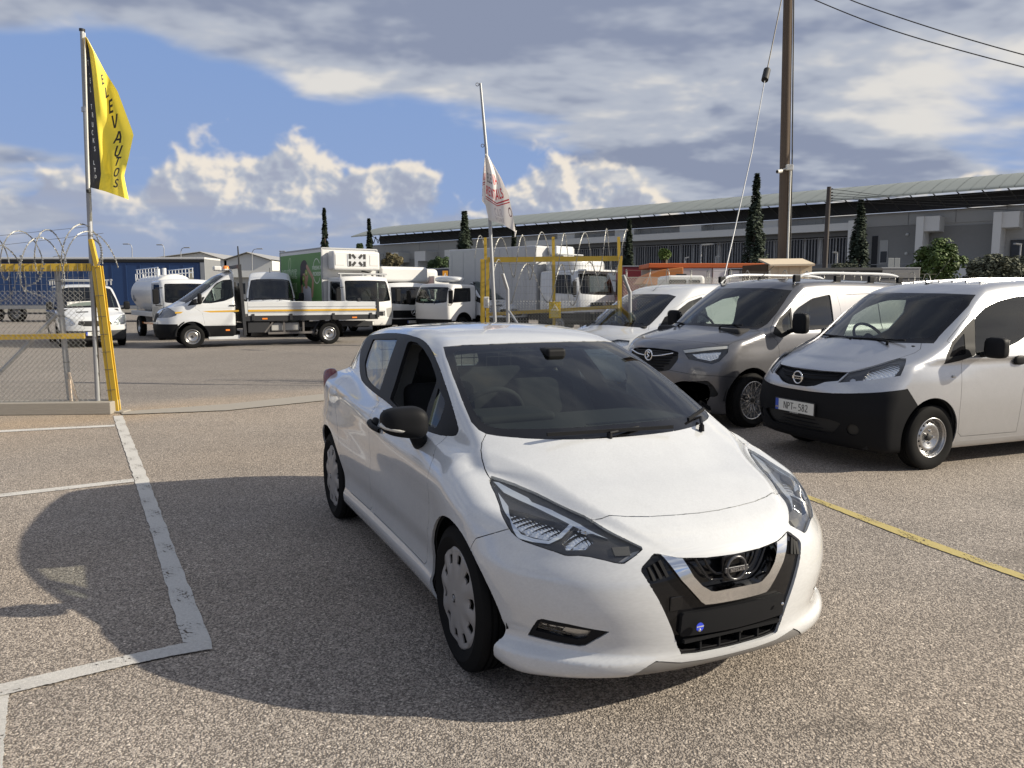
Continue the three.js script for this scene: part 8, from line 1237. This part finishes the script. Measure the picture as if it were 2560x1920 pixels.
function trailers() {
  const tr = thing('blue_trailer', 'long blue curtain sided trailer with a black top rail at the left', 'trailer'); const d = 45, a = at(-420, 700, d), b = at(514, 700, d), top = at(300, 643, d).y, rail = at(300, 656, d).y; part('curtain', spanBox(a.x, b.x - .3, .95, rail, -d - 2.4, -d, .03), std([.018, .055, .16], .5, 0, { map: dustMap }), tr); for (let k = 0; k < 26; k++) part('curtain_strap', box(.05, rail - 1.1, .02, mix(a.x, b.x, (k + .5) / 26), (rail + .98) / 2, -d + .012), std([.016, .045, .13], .5), tr); part('top_rail', spanBox(a.x - .05, b.x - .02, rail, top - .12, -d - 2.42, -d + .04, .01), MAT.black, tr); part('roof', spanBox(a.x - .05, b.x, top - .118, top, -d - 2.42, -d + .02, .02), MAT.boxWhite, tr); part('front_post', spanBox(b.x - .28, b.x, .9, top - .125, -d - 2.41, -d + .03, .02), MAT.galv, tr); part('label_plate', box(.22, .5, .02, b.x - .8, rail - .7, -d + .02), std([.4, .38, .28], .6), tr); part('side_rail', spanBox(a.x, b.x, .75, .945, -d - 2.4, -d, .02), MAT.galv, tr); part('underrun', box(b.x - a.x - 3, .1, .1, (a.x + b.x) / 2, .5, -d + .05), MAT.darkFrame, tr);
  for (let k = 0; k < 4; k++) { const g = new THREE.Group(); g.name = 'wheel'; g.position.set(mix(a.x, b.x, .3) + k * 1.3, .48, -d - .25); tr.add(g); for (const [n, geo, m] of wheelKit('steel', .5, .28, .34).list) part(n, geo, m, g); part('tyre', wheelKit('steel', .5, .28, .34).tyre, MAT.rubber, g); }
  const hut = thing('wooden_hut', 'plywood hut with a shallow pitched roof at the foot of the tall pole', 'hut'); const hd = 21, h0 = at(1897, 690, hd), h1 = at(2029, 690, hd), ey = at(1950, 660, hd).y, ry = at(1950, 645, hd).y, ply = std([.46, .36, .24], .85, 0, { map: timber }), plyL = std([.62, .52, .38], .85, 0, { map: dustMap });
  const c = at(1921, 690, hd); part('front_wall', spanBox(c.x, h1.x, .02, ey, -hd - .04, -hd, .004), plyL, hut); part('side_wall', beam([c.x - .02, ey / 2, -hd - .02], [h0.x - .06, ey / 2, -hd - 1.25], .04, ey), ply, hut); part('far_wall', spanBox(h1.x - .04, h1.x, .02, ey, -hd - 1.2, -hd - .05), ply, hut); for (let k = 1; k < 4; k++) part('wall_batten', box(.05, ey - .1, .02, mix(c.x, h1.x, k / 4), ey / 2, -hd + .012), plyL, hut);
  const roofSlab = (p, q, r, s) => { const g = new THREE.BufferGeometry(), P = [p, q, r, s].flatMap(v => [v.x, v.y, v.z]), B = [p, q, r, s].flatMap(v => [v.x, v.y - .05, v.z]); g.setAttribute('position', new THREE.Float32BufferAttribute([...P, ...B], 3)); g.setIndex([0, 1, 2, 0, 2, 3, 4, 6, 5, 4, 7, 6, 0, 4, 5, 0, 5, 1, 1, 5, 6, 1, 6, 2, 2, 6, 7, 2, 7, 3, 3, 7, 4, 3, 4, 0]); const n = g.toNonIndexed(); n.computeVertexNormals(); return n; };
  part('roof_panel', roofSlab(at(1926, 661, hd - .15), at(2037, 659, hd - .15), at(2006, 646, hd + 1.2), at(1896, 647, hd + 1.2)), plyL, hut); part('roof_fascia', beam(at(1926, 664, hd - .13), at(2037, 662, hd - .13), .03, .06), std([.42, .24, .12], .8), hut);
  // behind the vans on the right
  const ot = thing('orange_trailer', 'orange roofed trailer with two pale side panels behind the grey van', 'trailer'); const td = 30, o0 = at(1660, 690, td), o1 = at(1960, 690, td), oy = at(1800, 658, td).y, oy2 = at(1800, 670, td).y, orange = std([.52, .12, .025], .55, 0, { map: dustMap }); part('top_beam', spanBox(o0.x - .6, o1.x, oy2, oy, -td - 2.3, -td + .03, .03), orange, ot); const mid = at(1781, 690, td).x; part('side_panel', spanBox(at(1708, 690, td).x, mid - .02, .9, oy2 - .004, -td - .1, -td, .01), std([.40, .42, .44], .5, 0, { map: dustMap }), ot); part('side_panel', spanBox(mid + .02, o1.x, .9, oy2 - .004, -td - .12, -td + .01, .01), std([.66, .67, .68], .5, 0, { map: dustMap }), ot, 'whiter side panel with a black framed hatch'); const hx = at(1821, 690, td).x, hx1 = at(1856, 690, td).x, hy = at(1821, 674, td).y, hy1 = at(1821, 696, td).y; part('hatch_frame', merge([box(hx1 - hx, .05, .03, (hx + hx1) / 2, hy, -td + .03), box(.05, hy - hy1, .03, hx, (hy + hy1) / 2, -td + .03), box(.06, hy - hy1, .05, hx1, (hy + hy1) / 2, -td + .04), box(.03, hy - hy1, .03, hx1 - .1, (hy + hy1) / 2, -td + .03)]), MAT.black, ot); part('back_wall', spanBox(o0.x - .5, o1.x, .9, oy2, -td - 2.28, -td - 2.2), MAT.boxWhite, ot); part('running_gear', box(o1.x - o0.x - .5, .5, 1.8, (o0.x + o1.x) / 2, .5, -td - 1.1), MAT.darkFrame, ot);
  const oc = thing('orange_canopy_truck', 'orange cab with a sloping dusty roof deflector behind the white van', 'truck'); const cd = 28; { const P = [[1606, 708], [1622, 690], [1655, 676], [1706, 670], [1706, 700], [1660, 708], [1640, 712]].map(p => at(p[0], p[1], cd)); const g = extrude(P.map(p => [p.x, p.y]), 1.9, .03); g.translate(0, 0, -cd - 1.9); part('roof_deflector', g, std([.45, .16, .04], .7, 0, { map: dustMap }), oc); const q = at(1625, 712, cd), q1 = at(1706, 712, cd); part('cab_shell', spanBox(q.x - .1, q1.x, .5, q.y - .02, -cd - 1.9, -cd, .05), std([.4, .09, .03], .5), oc); part('windscreen', spanBox(q.x, q1.x - .2, q.y - .55, q.y - .1, -cd - .0, -cd + .02, .01), MAT.gloss, oc); } part('front_wheel', (() => { const g = tyreGeo(.45, .27, .3); g.translate(at(1660, 712, cd).x, .45, -cd + .0); return g; })(), MAT.rubber, oc);
  const rb = thing('red_container', 'dark red box body right behind the middle gate', 'truck body'); { const e = 33, p = at(1558, 667, e), q = at(1641, 700, e); part('shell', spanBox(p.x, q.x, .9, p.y, -e - 2.3, -e, .03), std([.16, .012, .022], .5, 0, { map: dustMap }), rb); part('top_edge', spanBox(p.x - .02, q.x + .02, p.y + .002, p.y + .05, -e - 2.32, -e + .02, .01), MAT.galv, rb); part('underframe', spanBox(p.x, q.x, .3, .896, -e - 2, -e - .2), MAT.darkFrame, rb); }
  const wp = thing('small_white_pickup_cab', 'white crew cab roof with two dark windows behind the white van', 'truck'); { const e = 24, p = at(1668, 690, e), q = at(1764, 690, e), ty = at(1700, 688, e).y; const cab = new RoundedBoxGeometry(q.x - p.x, 1.3, 1.7, 4, .13); cab.translate((p.x + q.x) / 2, ty - .65, -e - .85); part('cab_shell', cab, MAT.whiteDull, wp); part('windscreen', spanBox(p.x + .05, at(1716, 690, e).x, ty - .42, ty - .13, -e - .02, -e + .012, .008), MAT.gloss, wp); part('side_window', spanBox(at(1722, 690, e).x, at(1751, 690, e).x, ty - .42, ty - .14, -e - .02, -e + .012, .008), MAT.gloss, wp); part('lower_body', spanBox(p.x - .8, q.x + .8, .45, ty - 1.25, -e - 1.8, -e + .05, .08), MAT.whiteDull, wp); for (const x of [p.x - .2, q.x + .2]) { const g = tyreGeo(.35, .22, .22); g.translate(x, .35, -e + .0); part('wheel', g, MAT.rubber, wp); } part('roof_lamp', box(.3, .05, .2, at(1712, 686, e).x, ty + .03, -e - .5, .02), MAT.black, wp); }
  const gt = thing('grey_trailer', 'grey flat trailer with a rolled black cover, between the hut and the round tree', 'trailer'); { const e = 27, p = at(2024, 674, e), m = at(2203, 674, e), q = at(2301, 674, e), ty = at(2100, 672, e).y; part('cover_roll', rod([p.x, ty - .08, -e], [m.x, ty - .06, -e], .11, .11, 16), MAT.black, gt); part('side_boards', spanBox(p.x, m.x - .02, .9, ty - .2, -e - 2.3, -e - .02, .01), std([.20, .195, .185], .8), gt); part('end_section', spanBox(m.x, q.x, .9, ty, -e - 2.3, -e, .02), std([.25, .25, .245], .6, .2, { map: dustMap }), gt); part('top_trim', spanBox(m.x - .01, q.x + .01, ty + .002, ty + .05, -e - 2.31, -e + .01, .01), MAT.galv, gt); part('top_bar', spanBox(m.x - .01, q.x + .01, ty - .35, ty - .31, -e + .002, -e + .012), MAT.darkFrame, gt); part('running_gear', spanBox(p.x + .5, q.x - .5, .3, .896, -e - 2, -e - .3), MAT.darkFrame, gt); }
  const ls = thing('road_sign', 'pair of grey sign backs on posts below the long building', 'sign'); { const e = 55; for (const [u0, u1] of [[2221, 2234], [2237, 2249]]) { const p = at(u0, 645, e), q = at(u1, 672, e); part('sign_panel', spanBox(p.x, q.x, q.y, p.y, -e - .05, -e, .02), std([.3, .32, .32], .6, .2), ls); part('sign_post', rod([(p.x + q.x) / 2, 0, -e - .1], [(p.x + q.x) / 2, p.y, -e - .1], .05, .05, 6), MAT.galv, ls); } }
  for (const [u, v, hu, label] of [[1753, 612, 1783, 'flat armed car park lamp before the louvred windows'], [2093, 632, 2083, 'short car park lamp by the short timber pole'], [2552, 611, 2537, 'car park lamp at the far right edge before the building'], [1790, 642, 1798, 'low car park lamp left of the big utility pole'], [1712, 645, 1722, 'low car park lamp right of the young tree']]) { const e = 60, l = thing('car_park_lamp', label, 'street lamp'), t = at(u, v, e), h = at(hu, v - 2, e); part('lamp_column', rod([t.x, 0, t.z], t, .07, .06, 8), MAT.galv, l); part('lamp_head', beam(t, h, .35, .1), std([.3, .31, .31], .5), l); }
}
buildHatch(); buildNV(); buildCombo(); buildCitan(); leftGate(); flags(); middleFence(); poles(); trees(); building(); flatbed(); whiteHighVan(); vivaro(); edgeVan(); tanker(); greenTruck(); mercTruck(); lutonVan(); meshFlatbed(); rightTrucks(); trailers();
const renderer = new THREE.WebGLRenderer({ antialias: true });
renderer.setSize(1024, 768);
renderer.toneMapping = THREE.LinearToneMapping;
renderer.toneMappingExposure = EXPOSURE;
renderer.shadowMap.enabled = true;
renderer.render(scene, camera);
